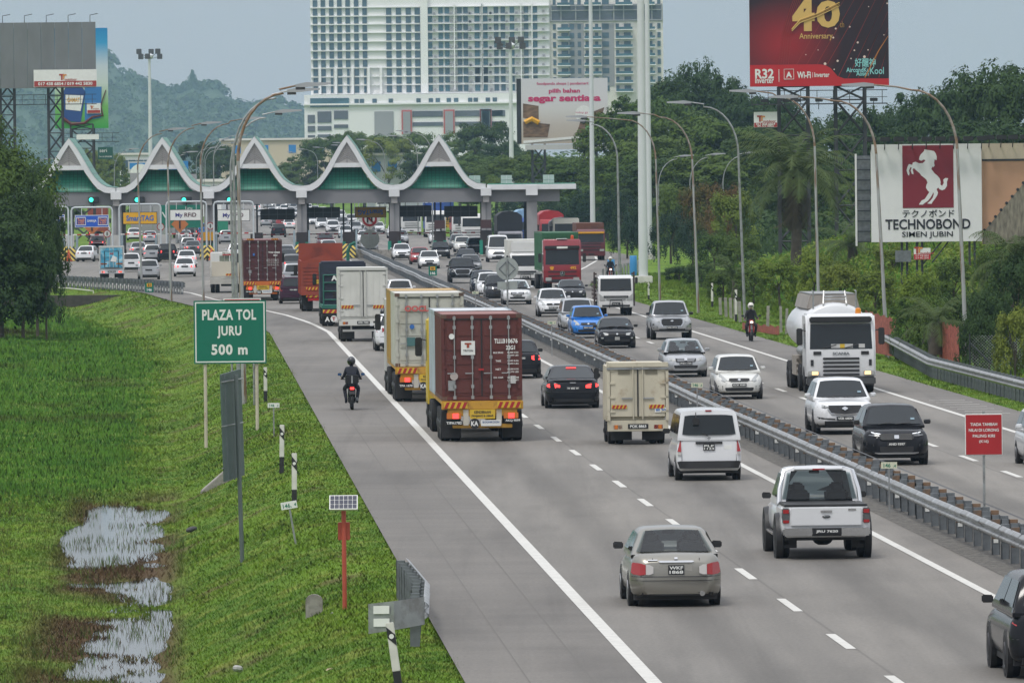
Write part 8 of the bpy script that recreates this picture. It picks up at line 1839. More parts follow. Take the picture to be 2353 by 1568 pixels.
MB().path([(.35, 8.6, 2.0), (.35, 8.6, 3.9), (.5, 8.6, 4.2), (.75, 8.5, 4.3)], .09, 8).B('exhaust_stack', GRN, t); wheels(t, (1.4, 7.0, 9.4), 2.4); cab(t, 10.6, 2.4, .7, 3.1, GRN); MB().box(-w + .1, -w + .7, 1.0, 1.03, .1, .62).B('mud_flap', PLAST, t)
GCR = M('lorry_grey', (.40, .39, .35), .6, var=.15)
t = place(522, 672, 1, 'crane_lorry', 'pale grey crane lorry loaded with crates behind the lamp poles', 'lorry', ynear=1.3); w = 1.15
MB().box(-w, w, .1, 5.5, .95, 1.1).B('bed', GCR, t); MB().box(-.4, .4, .3, 7.5, .45, .94).B('chassis', CHASSIS, t)
for sd in (-1, 1):
 for k in range(7): MB().box(min(sd*w, sd*(w-.04)), max(sd*w, sd*(w-.04)), .15 + k * .78, .75 + k * .78, 1.12, 1.75).B('side_panel', GCR, t)
MB().box(-w + .1, w - .1, 1.0, 2.0, 1.12, 2.1).B('load', M('load_cream', (.50, .46, .38), .7), t); MB().path([(-.2, 2.6, 1.1), (-.2, 2.6, 2.7), (.5, 2.3, 2.6), (.7, 2.0, 2.0)], .11, 6).B('crane_arm', GCR, t)
for k in range(3): MB().box(-.5 + k * .36, -.2 + k * .36, 1.2, 1.6, 2.12, 2.5).B('crate', M('crate_green', (.16, .18, .14), .7), t)
MB().box(-.3, .9, 1.1, 1.7, 2.52, 2.6).B('strap', HAZ_R, t); hazard(t, -.1, .7, .05, 1.15, 1.3); wheels(t, (1.3, 5.6), 2.2, .42); cab(t, 8.0, 2.2, .6, 2.7, M('cab_plain_white', (.58, .58, .56), .5)); MB().box(-w, w, .05, .12, .6, .94).B('rear_frame', GCR, t)
# ---- oncoming lorries -----------------------------------------------------------------------------------
def grille_bars(t, y, w, rows, mat, z0, z1):
 for k in range(rows): z = z0 + (z1 - z0) * k / max(1, rows - 1); MB().box(-w, w, y + .01, y + .045, z - .035, z + .035).B('grille_slot', mat, t, bevel=.012)
# tanker
TWH = M('tanker_white', (.64, .65, .66), .35, coat=.4, var=.05, vs=.8, col2=(.50, .49, .47), c2s=.8, c2t=(.6, .8))
t = place(1926, 901, -1, 'tanker_lorry', 'white tanker lorry with amber beacon coming down the slow lane', 'lorry', ynear=-1.35); W = 2.5
fy = cab(t, 0.0, 2.5, .55, 2.86, TWH, 2.0, .22, (.455, .845), None)
MB().box(-1.12, 1.12, -.32, .02, 2.56, 2.76).B('sun_visor', PLAST, t, bevel=.04); grille_bars(t, .0, .66, 5, BLACKP, .68, 1.26); text('SCANIA', GALV_D, .10, t, (0, .035, 1.44), .62, bold=.05, back=True)
MB().box(-1.24, 1.24, -.5, .06, .30, .60).B('bumper', M('bumper_grey', (.06, .062, .065), .5), t, bevel=.05)
for sd in (-1, 1):
 l = MB().box(min(sd*.80, sd*1.2), max(sd*.80, sd*1.2), .0, .085, .66, .82).B('headlight', HEADL, t, bevel=.02); MB().box(min(sd*.84, sd*1.06), max(sd*.84, sd*1.06), .086, .095, .68, .80).B('bulb', WARM, l); MB().box(min(sd*.72, sd*1.0), max(sd*.72, sd*1.0), .01, .03, 1.40, 1.52).B('air_slot', BLACKP, t); MB().box(min(sd*1.0, sd*1.1), max(sd*1.0, sd*1.1), .01, .03, 1.0, 1.22).B('air_slot', BLACKP, t)
b = MB().lathe([(.11, 0), (.10, .16), (.05, .2)], n=10, c=(-.70, -.9, 2.86)).B('beacon', M('beacon_amber', (.6, .2, .01), .3), t)
for k, (x, w_, c_) in enumerate(((.2, .32, BOARD), (-.28, .30, BOARD), (-.75, .22, BOARD), (-.05, .18, HAZ_Y))): MB().box(x - w_/2, x + w_/2, fy(1.72) + .004, fy(1.72) + .016, 1.64, 1.78).B('dash_paper', c_, t)
el = [(1.27 * math.cos(a), 2.28 + .95 * math.sin(a)) for a in np.linspace(0, math.tau, 33)[:-1]]
rings = []
for y, k in ((-2.55, .86), (-2.62, .95), (-2.8, 1.0), (-9.6, 1.0), (-9.8, .93)): rings.append([(x * k, y, 2.28 + (z - 2.28) * k) for x, z in el])
MB().loft(rings).B('tank', TWH, t, smooth=40)
MB().prism([(-.98, 2.98), (.98, 2.98), (.84, 3.50), (-.84, 3.50)], -9.3, -3.4).B('catwalk_trough', M('trough_steel', (.30, .27, .24), .5, .3, var=.15), t, bevel=.03); MB().box(-.80, .80, -9.2, -3.5, 3.515, 3.55).B('catwalk', GALV, t)
for x in (-.42, .42): MB().path([(x, -2.7, 2.5), (x, -2.62, 3.2), (x * .9, -2.9, 3.65)], .035, 6).B('ladder_rail', M('ladder_steel', (.45, .45, .44), .4, .5), t)
for z in (2.75, 3.05, 3.35, 3.45): MB().bar((-.4, -2.62 - max(0, z - 3.2) * .4, z), (.4, -2.62 - max(0, z - 3.2) * .4, z), .025, n=6).B('rung', GALV, t)
for x in (-.78, .78): MB().path([(x, -2.75, 3.0), (x, -2.7, 3.65), (x, -3.2, 3.65)], .03, 6).B('hand_rail', GALV, t)
MB().box(-.5, .5, -10, -.5, .7, 1.15).B('chassis', CHASSIS, t); MB().box(.75, 1.24, -7.2, -5.2, .55, 1.25).B('side_guard', M('guard_tan', (.28, .25, .21), .6), t)
for sd in (-1, 1):
 for k in range(4): MB().box(min(sd*1.18, sd*1.23), max(sd*1.18, sd*1.23), -7.4, -4.6, .55 + .2 * k, .62 + .2 * k).B('side_rail', M('guard_tan', (0, 0, 0)), t)
MB().lathe([(.16, -1.2), (.18, -1.1), (.18, 1.1), (.16, 1.2)], 'y', 12, (1.02, -4.6, 1.45)).B('hose_tube', GALV, t, smooth=40); wheels(t, (-1.35, -3.9, -8.2, -9.5), 2.5)
# red prime mover 492 with green container
RCB = M('cab_crimson', (.23, .010, .018), .3, coat=.6, var=.05)
t = place(1290, 668, -1, 'container_lorry', 'red prime mover numbered 492 hauling a green container', 'lorry', ynear=-1.4)
fy = cab(t, 0, 2.5, .55, 3.45, RCB, 2.1, .20, (.42, .76), None); MB().box(-1.16, 1.16, -.4, .03, 2.80, 3.02).B('sun_visor', PLAST, t, bevel=.04); MB().box(-.36, .36, .03, .045, 2.84, 2.97).B('visor_plate', SIGN_W, t)
grille_bars(t, .0, .95, 2, BLACKP, 1.02, 1.30); MB().box(-1.05, 1.05, .01, .03, .60, .80).B('lower_grille', BLACKP, t); MB().disc(0, .05, 1.18, .17, 20, .07).B('emblem_ring', CHROME, t); MB().disc(0, .071, 1.18, .135, 20, .08).B('emblem_field', BLACKP, t)
for a in (90, 210, 330): MB().bar((0, .085, 1.18), (.14 * math.cos(R(a)), .085, 1.18 + .14 * math.sin(R(a))), .022, .01, n=5).B('emblem_star', CHROME, t)
text('492', M('print_amber', (.65, .30, .02), .5), .2, t, (-.72, .03, 1.55), .42, bold=.05, back=True); MB().prism([(.62, 1.42), (.78, 1.42), (.85, 1.62), (.70, 1.66), (.55, 1.62)], .012, .03).B('crest', M('print_amber', (0, 0, 0)), t)
for sd in (-1, 1): MB().box(min(sd*.72, sd*1.12), max(sd*.72, sd*1.12), .0, .05, .68, .92).B('headlight', HEADL, t, bevel=.02)
MB().lathe([(.11, 0), (.10, .2), (.06, .25)], n=10, c=(-.72, -1.0, 3.46)).B('beacon', M('beacon_orange', (.55, .08, .02), .3), t); MB().box(-.35, .35, -.8, -.3, 3.46, 3.5).B('roof_hatch', SIGN_W, t)
GCON = weathered('container_green', (.020, .105, .042), (.015, .075, .032), .6); MB().box(-.5, .5, -15, -.5, .6, 1.2).B('chassis', CHASSIS, t)
g_ = container(t, -14.9, 12.19, 1.28, GCON, doors=False); o = MB()
for k in range(9): o.box(-1.1 + k * .245, -1.0 + k * .245, -2.69, -2.65, 1.45, 3.75)
o.B('front_ribs', GCON, t); wheels(t, (-1.4, -4.4, -12.5, -13.8), 2.5)
# light white lorry with timber rack, white box lorry
def light_lorry(px, py, label, W, zt, col, rack=False, boxm=None, bz=3.2, name='light_lorry', plate='', visor=None):
 t = place(px, py, -1, name, label, 'lorry', ynear=-1.0); w = W / 2; fy = cab(t, 0, W, .50, zt, col, 1.7, .30, (.50, .90), visor)
 MB().box(-w*.72, w*.72, .01, .035, .98, 1.10).B('grille', BLACKP, t, bevel=.01); MB().box(-w*.62, w*.62, .02, .05, 1.0, 1.03).B('grille_bar', CHROME, t); MB().box(-w*.55, w*.55, .02, .05, .88, .92).B('grille_bar', CHROME, t); MB().box(-w, w, -.3, .05, .45, .80).B('bumper', col, t, bevel=.04); MB().box(-w*.8, w*.8, .05, .06, .50, .60).B('lower_grille', BLACKP, t)
 for sd in (-1, 1): MB().prism([(sd*w*.62, .86), (sd*w*.95, .84), (sd*w*.97, 1.22), (sd*w*.72, 1.02)], .005, .04).B('headlight', HEADL, t)
 MB().path([(-.36, .05, .45), (-.36, .16, .5), (-.32, .16, .86), (.32, .16, .86), (.36, .16, .5), (.36, .05, .45)], .03, 6).B('bull_bar', PLAST, t); MB().box(-.22, .22, .13, .15, .55, .74).B('number_plate', PLATE, t); text(plate or 'PLK/8187'.split('/')[0], SIGN_W, .07, t, (0, .155, .65), .3, back=True)
 MB().box(-.4, .4, -6.2, -.6, .45, .8).B('chassis', CHASSIS, t)
 if rack:
  RK = M('rack_brown', (.06, .04, .035), .7)
  MB().box(-w*1.05, w*1.05, -6, -1.75, .85, .98).B('bed', RK, t)
  for sd in (-1, 1):
   MB().box(min(sd*w*1.10, sd*(w*1.10+.09)), max(sd*w*1.10, sd*(w*1.10+.09)), -1.9, -1.75, .5, 2.4).B('upright', RK, t)
   for k in range(4): MB().box(min(sd*w*1.02, sd*w*1.1), max(sd*w*1.02, sd*w*1.1), -6, -1.8, 1.05 + .22*k, 1.2 + .22*k).B('side_board', RK, t)
   for k in range(3): MB().box(min(sd*w, sd*w*1.12), max(sd*w, sd*w*1.12), -1.85, -1.78, 1.8 + .22*k, 1.9 + .22*k).B('rail', RK, t)
 if boxm is not None:
  MB().box(-w*1.12, w*1.12, -7.2, -1.8, .9, bz).B('cargo_box', boxm, t, bevel=.03); MB().prism([(-w*.92, zt), (w*.92, zt), (w*.86, bz - .1), (-w*.86, bz - .1)], -1.7, -.5).B('wind_deflector', col, t, bevel=.08, smooth=40)
 wheels(t, (-1.0, -4.6), W * .95, .38, .2); return t
LWH = M('cab_lorry_white', (.64, .64, .63), .35, coat=.5, var=.04)
light_lorry(1413, 724, 'small white lorry with brown timber rack and black bull bar', 1.92, 2.22, LWH, True)
light_lorry(1206, 658, 'white box lorry with tall roof deflector left of the red prime mover', 2.1, 2.35, LWH, boxm=WBOX, bz=3.25)
def far_truck(px, py, label, cabc, cargo, cz, W=2.45, zt=3.0, L=8.0, tarp=False, dr=-1, group=None, name='lorry', visor=None):
 t = place(px, py, dr, name, label, 'lorry', ynear=-1.2 if dr < 0 else 1.4, group=group); w = W / 2
 if dr < 0:
  cab(t, 0, W, .55, zt, cabc, 1.9, .2, (.48, .82), visor); grille_bars(t, 0, w*.7, 3, BLACKP, .95, 1.5); MB().box(-w, w, -.3, .06, .40, .80).B('bumper', cabc, t, bevel=.04)
  for sd in (-1, 1): MB().box(min(sd*w*.6, sd*w*.92), max(sd*w*.6, sd*w*.92), .0, .075, .82, 1.0).B('headlight', HEADL, t)
  MB().box(-.25, .25, .061, .075, .50, .62).B('number_plate', PLATE, t); y0, y1 = -L - 2.0, -2.05
 else: y0, y1 = .1, L
 if cargo is not None:
  if tarp: MB().prism([(-w*1.02, 1.0), (w*1.02, 1.0), (w*1.02, cz - .45), (w*.6, cz - .08), (0, cz), (-w*.6, cz - .1), (-w*1.02, cz - .45)], y0, y1).B('tarp_load', cargo, t, bevel=.05)
  else: MB().box(-w, w, y0, y1, 1.0, cz).B('cargo_box', cargo, t, bevel=.03)
 MB().box(-.45, .45, y0 + .2, max(y1, -.6 if dr < 0 else L), .5, 1.0).B('chassis', CHASSIS, t)
 if dr > 0:
  for sd in (-1, 1): MB().box(sd*w*.72 - .14, sd*w*.72 + .14, .04, .1, .75, .88).B('tail_light', REDLIT, t)
  hazard(t, -w*.9, -w*.3, .09, .9, 1.02); hazard(t, w*.3, w*.9, .09, .9, 1.02); cab(t, L + 2, W*.96, .6, 2.9, cabc)
 wheels(t, (-1.2, -4.2, -L - .4) if dr < 0 else (1.4, 2.7, L), W * .98, .48, .27, False)
 return t
# ---- motorcycles with riders -----------------------------------------------------------------------------
def skin(name, joints, edges, mat, parent=None, loc=None, sub=2):
 me = bpy.data.meshes.new(name); me.from_pydata([j[:3] for j in joints], edges, []); o = bpy.data.objects.new(name, me); COL.objects.link(o)
 o.modifiers.new('skin', 'SKIN'); o.modifiers['skin'].use_smooth_shade = True
 for v, j in zip(me.skin_vertices[0].data, joints): v.radius = (j[3], j[3] if len(j) < 5 else j[4])
 me.skin_vertices[0].data[0].use_root = True
 sm = o.modifiers.new('sub', 'SUBSURF'); sm.levels = sm.render_levels = sub
 dg = bpy.context.evaluated_depsgraph_get(); m2 = bpy.data.meshes.new_from_object(o.evaluated_get(dg)); m2.name = name
 bpy.data.objects.remove(o); m2.materials.clear()
 return put(name, m2, mat, parent, loc)
SKIN = M('skin', (.26, .14, .09), .6); CLOTH = M('cloth_navy', (.014, .016, .026), .85, var=.2);
def moto(px, py, dr, label, plabel, col, helmet, cloth, box=False, lean=0.0):
 b = place(px, py, dr, 'motorcycle', label, 'motorcycle', ynear=-.62 if dr > 0 else .62); paintm = P_of(col)
 for y in (-.62, .62):
  o = MB().lathe([(.18, -.035), (.27, -.05), (.29, 0), (.27, .05), (.18, .035)], 'x', 20, (0, 0, 0)).B('wheel', TYRE, b, (0, y, .29), smooth=40); MB().lathe([(.2, -.012), (.05, -.03), (.05, .03), (.2, .012)], 'x', 14).B('hub', RIM, o)
 MB().loft([[(x, -.70, z) for x, z in ((-.09, .68), (.09, .68), (.07, .82), (-.07, .82))], [(x, -.2, z) for x, z in ((-.13, .48), (.13, .48), (.12, .78), (-.12, .78))], [(x, .25, z) for x, z in ((-.10, .36), (.10, .36), (.10, .62), (-.10, .62))], [(x, .48, z) for x, z in ((-.14, .42), (.14, .42), (.09, .86), (-.09, .86))]]).B('fairing', paintm, b, smooth=50, bevel=.02)
 MB().loft([[(x, -.72, z) for x, z in ((-.11, .79), (.11, .79), (.09, .85), (-.09, .85))], [(x, .12, z) for x, z in ((-.11, .74), (.11, .74), (.09, .79), (-.09, .79))]]).B('seat', PLAST, b, bevel=.02)
 MB().box(-.13, .13, -.25, .30, .22, .46).B('engine', CHASSIS, b, bevel=.03); MB().path([(0, .62, .29), (0, .52, .62), (0, .42, .98)], .05, 8).B('fork', GALV_D, b); MB().path([(-.36, .30, 1.04), (-.15, .40, 1.02), (.15, .40, 1.02), (.36, .30, 1.04)], .018, 6).B('handlebar', PLAST, b)
 MB().loft([[(x, .44, z) for x, z in ((-.13, .80), (.13, .80), (.10, 1.02), (-.10, 1.02))], [(x, .58, z) for x, z in ((-.07, .84), (.07, .84), (.05, .95), (-.05, .95))]]).B('headlight_cowl', paintm, b, bevel=.02, smooth=50); MB().ball((0, .57, .90), .07, .03, .05).B('headlight', HEADL if dr > 0 else LIT, b); MB().box(-.07, .07, -.80, -.70, .70, .78).B('tail_light', REDLIT, b, bevel=.01)
 MB().add([(-.10, -.80, .50), (.10, -.80, .50), (.10, -.74, .66), (-.10, -.74, .66)], [(0, 1, 2, 3)]).B('number_plate', PLATE, b); MB().box(-.09, .09, -.86, -.5, .52, .56).B('mudguard', PLAST, b); MB().lathe([(.05, -.25), (.06, .2), (.03, .3)], 'y', 10, (.17, -.45, .36)).B('exhaust', GALV_D, b, smooth=40)
 for sd in (-1, 1):
  m = MB().cbox(sd*.40, .33, 1.20, .13, .03, .09).B('mirror', M('mirror_blue', (.03, .09, .22), .2) if box else PLAST, b, bevel=.015); MB().bar((sd*.28, .33, 1.04), (sd*.39, .33, 1.17), .01, n=5).B('stalk', PLAST, m)
 if box: MB().box(-.23, .23, -.80, -.46, .90, 1.20).B('top_case', M('case_black', (.010, .010, .012), .35), b, bevel=.03); MB().box(-.025, .025, -.81, -.80, .92, 1.18).B('case_strap', GALV, b)
 # rider: one continuous body seated on the bike
 Mx = b.location; p = thing('person', plabel, 'person', Mx, b.rotation_euler[2])
 J = [(0, -.10, .88, .175, .14), (0, -.06, 1.12, .185, .13), (0, .02, 1.34, .185, .12), (0, .05, 1.46, .07), (0, .07, 1.54, .06),
         (-.17, .03, 1.40, .075), (-.25, .08, 1.15, .06), (-.32, .31, 1.07, .042), (.17, .03, 1.40, .075), (.25, .08, 1.15, .06), (.32, .31, 1.07, .042),
         (-.13, -.04, .84, .10), (-.24, .30, .72, .075), (-.19, .10, .34, .052), (-.19, .16, .25, .045), (-.20, .30, .24, .035), (.13, -.04, .84, .10), (.24, .30, .72, .075), (.19, .10, .34, .052), (.19, .16, .25, .045), (.20, .30, .24, .035)]
 E_ = [(0, 1), (1, 2), (2, 3), (3, 4), (2, 5), (5, 6), (6, 7), (2, 8), (8, 9), (9, 10), (0, 11), (11, 12), (12, 13), (13, 14), (14, 15), (0, 16), (16, 17), (17, 18), (18, 19), (19, 20)]
 skin('body', J, E_, cloth, p)
 MB().ball((0, .09, 1.66), .145, .165, .165, 16, 12).B('helmet', helmet, p, smooth=60); MB().ball((0, .155, 1.645), .115, .115, .07, 12, 8).B('visor', GLASS, p, smooth=60)
 if dr < 0: MB().ball((0, .175, 1.575), .065, .055, .06, 10, 8).B('chin', SKIN, p, smooth=60)
 for sd in (-1, 1):
  h = MB().ball((sd*.335, .36, 1.05), .032, .045, .028, 8, 6).B('hand', SKIN, p, smooth=60)
  for k in range(4): MB().path([(sd*(.315 + .014*k), .37, 1.075), (sd*(.315 + .014*k), .405, 1.065), (sd*(.315 + .014*k), .41, 1.035), (sd*(.315 + .014*k), .385, 1.02)], .008, 5).B('finger', SKIN, h)
  MB().path([(sd*.30, .35, 1.05), (sd*.285, .38, 1.04), (sd*.29, .395, 1.02)], .009, 5).B('thumb', SKIN, h)
 return b
HB = M('helmet_black', (.012, .013, .018), .2, coat=.6); HWt = M('helmet_white', (.62, .60, .54), .3, coat=.5)
moto(809, 941, 1, 'black motorcycle with a studded top case riding on the hard shoulder', 'rider in dark clothes and black helmet seen from behind on the shoulder', 'black', HB, CLOTH, True)
moto(1727, 784, -1, 'red motorcycle coming along the far hard shoulder', 'rider in black jacket and white helmet on the red motorcycle', 'red', HWt, M('cloth_black', (.012, .012, .014), .8))
moto(1403, 648, -1, 'small motorcycle waiting at the merge by the blue barrel', 'rider in black with pale helmet at the merge', 'red', HWt, CLOTH)
moto(882, 800, 1, 'motorcycle with green mirror cover half hidden by the cream container', 'rider hidden behind the cream container lorry', 'teal', HB, CLOTH)
# ---- the cars --------------------------------------------------------------------------------------------
car('champ', 'champagne', 1445, 1650, 1388, 1, 'champagne grey saloon nearest the camera with number WKF 1868', 'WKF/1868')
car('ranger', 'white', 1782, 1998, 1279, 1, 'white lifted pickup with roll bar and number JRU 7620', 'JRU 7620')
car('van', 'white', 1548, 1702, 1101, 1, 'white panel van with black bumper and number PLF 1123', 'PLF/1123')
car('audi', 'black', 1252, 1375, 936, 1, 'black saloon with lit red tail lights beside the maroon container', 'W 685 W')
car('sedan', 'black', 1130, 1253, 868, 1, 'black saloon half hidden by the maroon container lorry', 'PHM 9430', brake=True)
car('suv', 'black', 2304, 2576, 1552, 1, 'black sport utility car cut by the lower picture corner', 'PNA 1', rim='rimd')
car('hrv', 'black', 1975, 2133, 1066, -1, 'black sport utility car with studded grille and number AND 9397', 'AND 9397')
car('cx5', 'white', 1862, 2010, 996, -1, 'white sport utility car with black shield grille and number VEB 6800', 'VEB 6800')
car('alza', 'pearl', 1640, 1752, 916, -1, 'white hatchback with number KCK 9589 near the median', 'KCK 9589')
car('city', 'silver', 1521, 1624, 865, -1, 'silver saloon with number PNH 1750 behind the cream van', 'PNH 1750')
car('hilux', 'silver', 1493, 1589, 779, -1, 'silver pickup with large black grille coming in the slow lane', 'RAK 8910')
car('satria', 'black', 1371, 1461, 799, -1, 'matt black hatchback with a sun strip on its windscreen', 'ADA/3396')
car('alza', 'blue', 1311, 1390, 776, -1, 'bright blue hatchback in front of the white timber lorry', 'PMW 9469')
car('mpv', 'silver', 1292, 1362, 762, -1, 'silver hatchback half hidden behind the bright blue one', None)
car('alza', 'white', 1235, 1305, 727, -1, 'white hatchback with number PKH 507 behind the maroon container', 'PKH 507')
car('satria', 'dark', 1283, 1345, 694, -1, 'dark grey hatchback under the red prime mover', None)
car('city', 'white', 1158, 1217, 699, -1, 'white saloon behind the round sign back', 'JKP 5040')
car('suv', 'dark', 1122, 1176, 693, -1, 'dark sport utility car left of the round sign back', None)
car('hatch', 'white', 1102, 1148, 681, -1, 'white hatchback squeezed between two dark cars', None)
car('sedan', 'navy', 1090, 1134, 672, -1, 'dark saloon leading the row left of the round sign back', None)
car('hilux', 'black', 1031, 1093, 650, -1, 'black pickup with chrome framed grille in the middle lane', 'PLB 4158')
car('sedan', 'grey', 1060, 1104, 628, -1, 'grey saloon right behind the black pickup', None); car('sedan', 'navy', 1052, 1092, 612, -1, 'dark saloon second behind the black pickup', None)
car('sedan', 'white', 963, 1009, 617, -1, 'white saloon by the green E1 plate on the median', None, lights=True)
car('sedan', 'red', 944, 986, 607, -1, 'red saloon behind the white one by the median', None); car('sedan', 'white', 902, 944, 597, -1, 'white saloon with dark grille at the head of the median', None)
car('hatch', 'black', 994, 1032, 594, -1, 'black hatchback just out of the toll lane', None); car('suv', 'dark', 1073, 1116, 586, -1, 'dark sport utility car leaving the last covered lane', None); car('hatch', 'pearl', 1046, 1080, 579, -1, 'cream hatchback leaving the toll lane', None); car('hatch', 'grey', 1038, 1066, 573, -1, 'grey hatchback hidden beside the cream one', None)
car('transit', 'white', 1122, 1168, 602, -1, 'white high-roofed van near the flat toll roof', None, lights=True)
car('sedan', 'silver', 828, 870, 579, -1, 'silver saloon at the toll gate behind the concrete blocks', None); car('sedan', 'white', 735, 776, 586, -1, 'white saloon behind the red tipper lorry', None); car('suv', 'maroon', 728, 768, 571, -1, 'maroon car at the gate behind the red tipper', None); car('hatch', 'white', 2356, 2494, 1070, -1, 'pale car cut by the picture edge behind the red notice', None)
car('suv', 'white', 880, 935, 805, 1, 'white car hidden between the box lorry and the cream container', None)
car('hatch', 'white', 893, 944, 700, 1, 'white car with its roof showing past the white box lorry', None)
car('mpv', 'purple', 645, 703, 697, 1, 'dark purple people carrier beside the red tipper', 'VDG 8805'); car('mpv', 'silver', 652, 700, 659, 1, 'silver people carrier behind the purple one', None); car('suv', 'grey', 648, 694, 633, 1, 'grey sport utility car braking behind the maroon container', None, brake=True); car('sedan', 'dark', 640, 682, 612, 1, 'dark saloon ahead of the braking grey car', None, brake=True); car('sedan', 'silver', 640, 676, 600, 1, 'silver saloon near the third toll column', None)
car('alza', 'silver', 318, 366, 642, 1, 'silver hatchback approaching the toll beside the ice lorry', 'PNB 7463'); car('sedan', 'white', 400, 449, 635, 1, 'white saloon with red lights nearest in the left toll queue', 'VBM 9108', brake=True); car('sedan', 'white', 408, 450, 614, 1, 'white saloon directly ahead of the nearest queue saloon', None, brake=True); car('hatch', 'white', 284, 319, 624, 1, 'white sports hatchback right of the ice lorry', None, brake=True)
car('suv', 'black', 362, 408, 602, 1, 'black sport utility car braking before the yellow lane sign', None, brake=True); car('hatch', 'silver', 334, 366, 600, 1, 'silver hatchback braking left of the black car', None, brake=True); car('sedan', 'silver', 300, 336, 591, 1, 'silver saloon under the yellow lane sign', None, brake=True); car('sedan', 'white', 172, 222, 601, 1, 'white saloon turning in by the first chevron block', None, yaw=-11); car('hatch', 'red', 208, 240, 595, 1, 'red hatchback right of the turning white saloon', None, brake=True)
car('sedan', 'grey', 424, 462, 587, 1, 'grey saloon under the first white lane sign', None, brake=True); car('hatch', 'silver', 416, 450, 580, 1, 'silver hatchback ahead of the grey saloon', None); car('suv', 'maroon', 206, 242, 578, 1, 'dark red car ahead of the red hatchback', None, brake=True); car('suv', 'white', 528, 562, 602, 1, 'white car beside the crane lorry', None); car('sedan', 'red', 455, 486, 566, 1, 'red saloon passing the second white lane sign', None, brake=True)
# ---- traffic beyond and under the toll roof
GQ = 'queue of vehicles beyond the toll gates'
USED = {}
def queue(lst, dr):
 for k, (px, py, st, c_) in enumerate(lst):
  Y = gp(px, py).y; w = 1.75 * FOC / Y
  t = car(st, c_, px - w/2, px + w/2, py, dr, {'white': 'white', 'pearl': 'pearl white', 'silver': 'silver', 'grey': 'grey', 'black': 'black', 'navy': 'dark blue', 'red': 'red', 'maroon': 'maroon', 'dark': 'dark', 'blue': 'blue', 'bronze': 'bronze'}[c_] + {'sedan': ' saloon', 'hatch': ' hatchback', 'suv': ' sport utility car', 'mpv': ' people carrier', 'hilux': ' pickup', 'transit': ' van'}[st] + (' driving away ' if dr > 0 else ' queueing ') + ('at the gate' if py > 540 else 'beyond the gate' if py > 505 else 'far up the road') + next(b for a, b in ((250, ' under the blue lane sign'), (370, ' under the yellow lane sign'), (480, ' under the first white lane sign'), (585, ' under the second white lane sign'), (635, ' before the third column'), (690, ' touching the third column'), (750, ' past the third column'), (800, ' under the dark sign past the third column'), (855, ' under the upside-down sign'), (905, ' touching the fourth column'), (955, ' past the fourth column'), (1010, ' under the dark sign past the fourth column'), (9999, ' before the last column')) if px < a), None, group=GQ, brake=dr > 0 and k % 2 == 0)
  u = USED.get(t['label'])
  if u: t['label'] += ', farther back' if py < u - 2 else ', nearer' if py > u + 2 else ', the right one'
  else: USED[t['label']] = py
queue([(308, 552, 'sedan', 'white'), (335, 527, 'suv', 'white'), (345, 560, 'sedan', 'silver'), (425, 558, 'sedan', 'silver'), (440, 550, 'suv', 'dark'), (238, 545, 'suv', 'silver'), (232, 530, 'suv', 'dark'), (640, 545, 'suv', 'black'), (664, 527, 'sedan', 'white'), (648, 520, 'suv', 'red'), (634, 515, 'hatch', 'grey'), (612, 520, 'sedan', 'silver'), (470, 540, 'hatch', 'blue'),
       (560, 505, 'sedan', 'dark'), (600, 500, 'hatch', 'white'), (625, 495, 'sedan', 'silver'), (590, 485, 'suv', 'white'), (615, 478, 'suv', 'silver'), (582, 470, 'suv', 'white'), (640, 475, 'sedan', 'white'), (655, 468, 'sedan', 'silver'), (610, 465, 'hatch', 'grey'), (638, 462, 'sedan', 'white'), (520, 560, 'hatch', 'silver'), (668, 500, 'hatch', 'navy')], 1)
cl = ['white', 'silver', 'white', 'grey', 'dark', 'white', 'maroon', 'navy', 'pearl', 'white', 'silver', 'red']; sl = ['sedan', 'hatch', 'suv', 'mpv', 'sedan', 'hatch']
q_ = []
for r_, py in enumerate((562, 548, 536, 525, 516, 508, 501, 495, 489, 484, 479, 475)):
 Y = gp(800, py).y; x0, x1 = 1176 + (18.5 - HEAD * Y) / Y * FOC, 1176 + (max(26.5, qR(Y) - 8) - HEAD * Y) / Y * FOC; n = max(3, int((x1 - x0) / (3.6 * FOC / Y)))
 for k in range(n):
  j = r_ * 7 + k * 5; px = x0 + (x1 - x0) * (k + .5) / n + ((j * 37) % 7 - 3) * FOC / Y * .08; yy = py + ((j * 13) % 5 - 2)
  if px < 1105 or py < 520: q_.append((px, yy, sl[j % 6], cl[(j * 5 + r_) % 12]))
queue(q_, -1)
BLT = M('tarp_light_blue', (.22, .36, .50), .7, var=.2); GRT = M('tarp_grey_load', (.20, .20, .22), .8, var=.2); BLC = M('box_blue', (.015, .06, .25), .5, var=.1); REDC = M('box_red', (.33, .02, .025), .5, var=.1); BRN2 = weathered('tipper_brown', (.13, .05, .03), (.09, .04, .03)); DKC = M('tarp_black', (.014, .016, .02), .8); WCB = LWH
far_truck(1357, 598, 'maroon tipper lorry coming down the outer lane by the dark trees', M('cab_maroon', (.10, .012, .02), .4, coat=.4), BRN2, 3.3, zt=2.75, L=7, visor=E1Y)
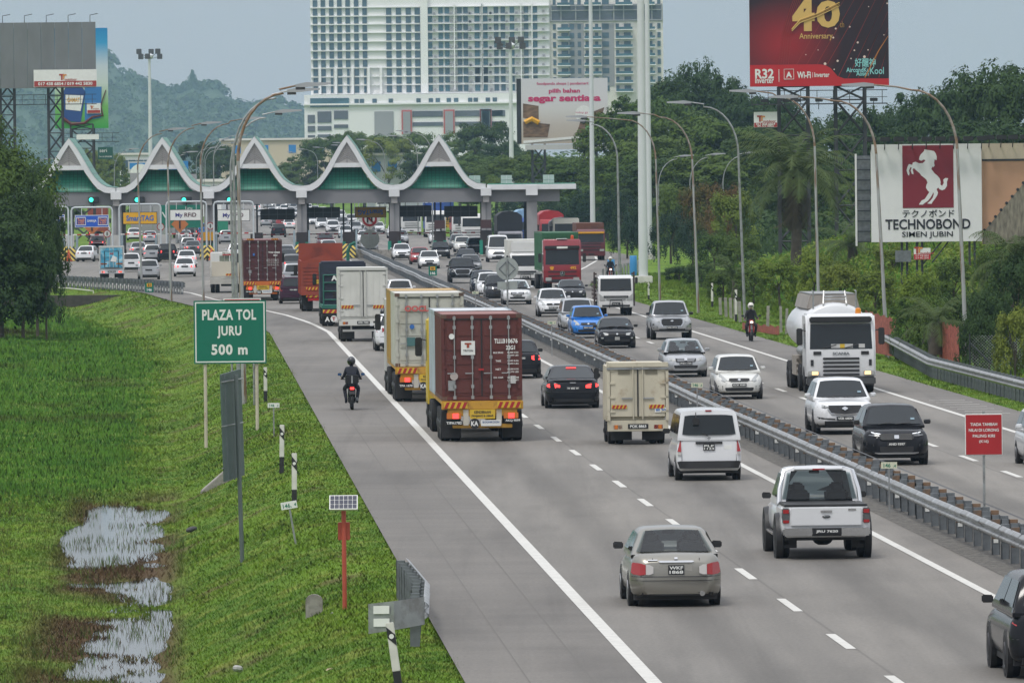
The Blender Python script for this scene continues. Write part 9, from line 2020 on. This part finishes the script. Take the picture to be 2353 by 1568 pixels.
far_truck(1300, 585, 'white-cabbed lorry behind the green container', M('cab_cream', (.60, .58, .50), .4), GRT, 3.5, zt=3.45, tarp=True); far_truck(1268, 572, 'red lorry with a tied load right of the flat roof column', REDC, REDC, 3.9, zt=3.0, tarp=True); far_truck(1172, 575, 'tarpaulin lorry with black open rear load under the flat toll roof', GRT, DKC, 3.9, zt=1.9, tarp=True); far_truck(1210, 566, 'lorry with a light blue sheet beside the flat roof column', BLC, BLT, 3.9, tarp=True)
far_truck(1085, 560, 'white prime mover waiting under the last lane sign', WCB, None, 0, zt=3.3); far_truck(1062, 548, 'red box lorry waiting behind the last toll gate', WCB, REDC, 3.6); far_truck(1000, 545, 'white lorry with blue container at the gate', WCB, BLC, 4.1, zt=3.2); far_truck(945, 540, 'white box lorry right of the fourth column', WCB, WBOX, 3.3); far_truck(1022, 530, 'lorry with tall blue container in the queue', M('cab_yellow2', (.55, .30, .02), .5), BLC, 4.4); far_truck(880, 490, 'white box lorry far up the oncoming queue', WCB, WBOX, 3.5); far_truck(905, 482, 'light blue sheeted lorry far up the oncoming queue', WCB, BLT, 3.6, tarp=True); far_truck(860, 470, 'tall white container lorry farthest up the oncoming queue', WCB, WBOX, 4.0); far_truck(935, 478, 'pale lorry beside the farthest container', WCB, M('box_ivory', (.55, .55, .50), .6), 3.9)
far_truck(500, 555, 'orange skip lorry beyond the second toll column', ORT, M('box_teal', (.02, .22, .13), .5), 2.9, dr=1, L=6); far_truck(225, 550, 'red container lorry passing beyond the blue lane sign', WCB, M('box_brick', (.25, .05, .035), .5, var=.1), 3.9, dr=1, L=12); far_truck(575, 470, 'tanker lorry far beyond the gates on the left carriageway', WCB, WBOX, 3.2, dr=1, L=7)

# ================================================================ the hazy air
hz = bpy.data.materials.new('haze'); hz.use_nodes = True
n_, l_ = hz.node_tree.nodes, hz.node_tree.links
n_.remove(n_['Principled BSDF'])
pv = n_.new('ShaderNodeVolumePrincipled')
pv.inputs['Color'].default_value = (0.50, 0.74, 1.0, 1); pv.inputs['Density'].default_value = 0.60e-4
pv.inputs['Anisotropy'].default_value = 0.2
l_.new(pv.outputs[0], n_['Material Output'].inputs['Volume'])
haze = MB().box(-900, 900, -30, 9500, -4, 190).B('haze', hz)
haze['kind'] = 'stuff'; haze['label'] = 'pale blue haze in the humid air'
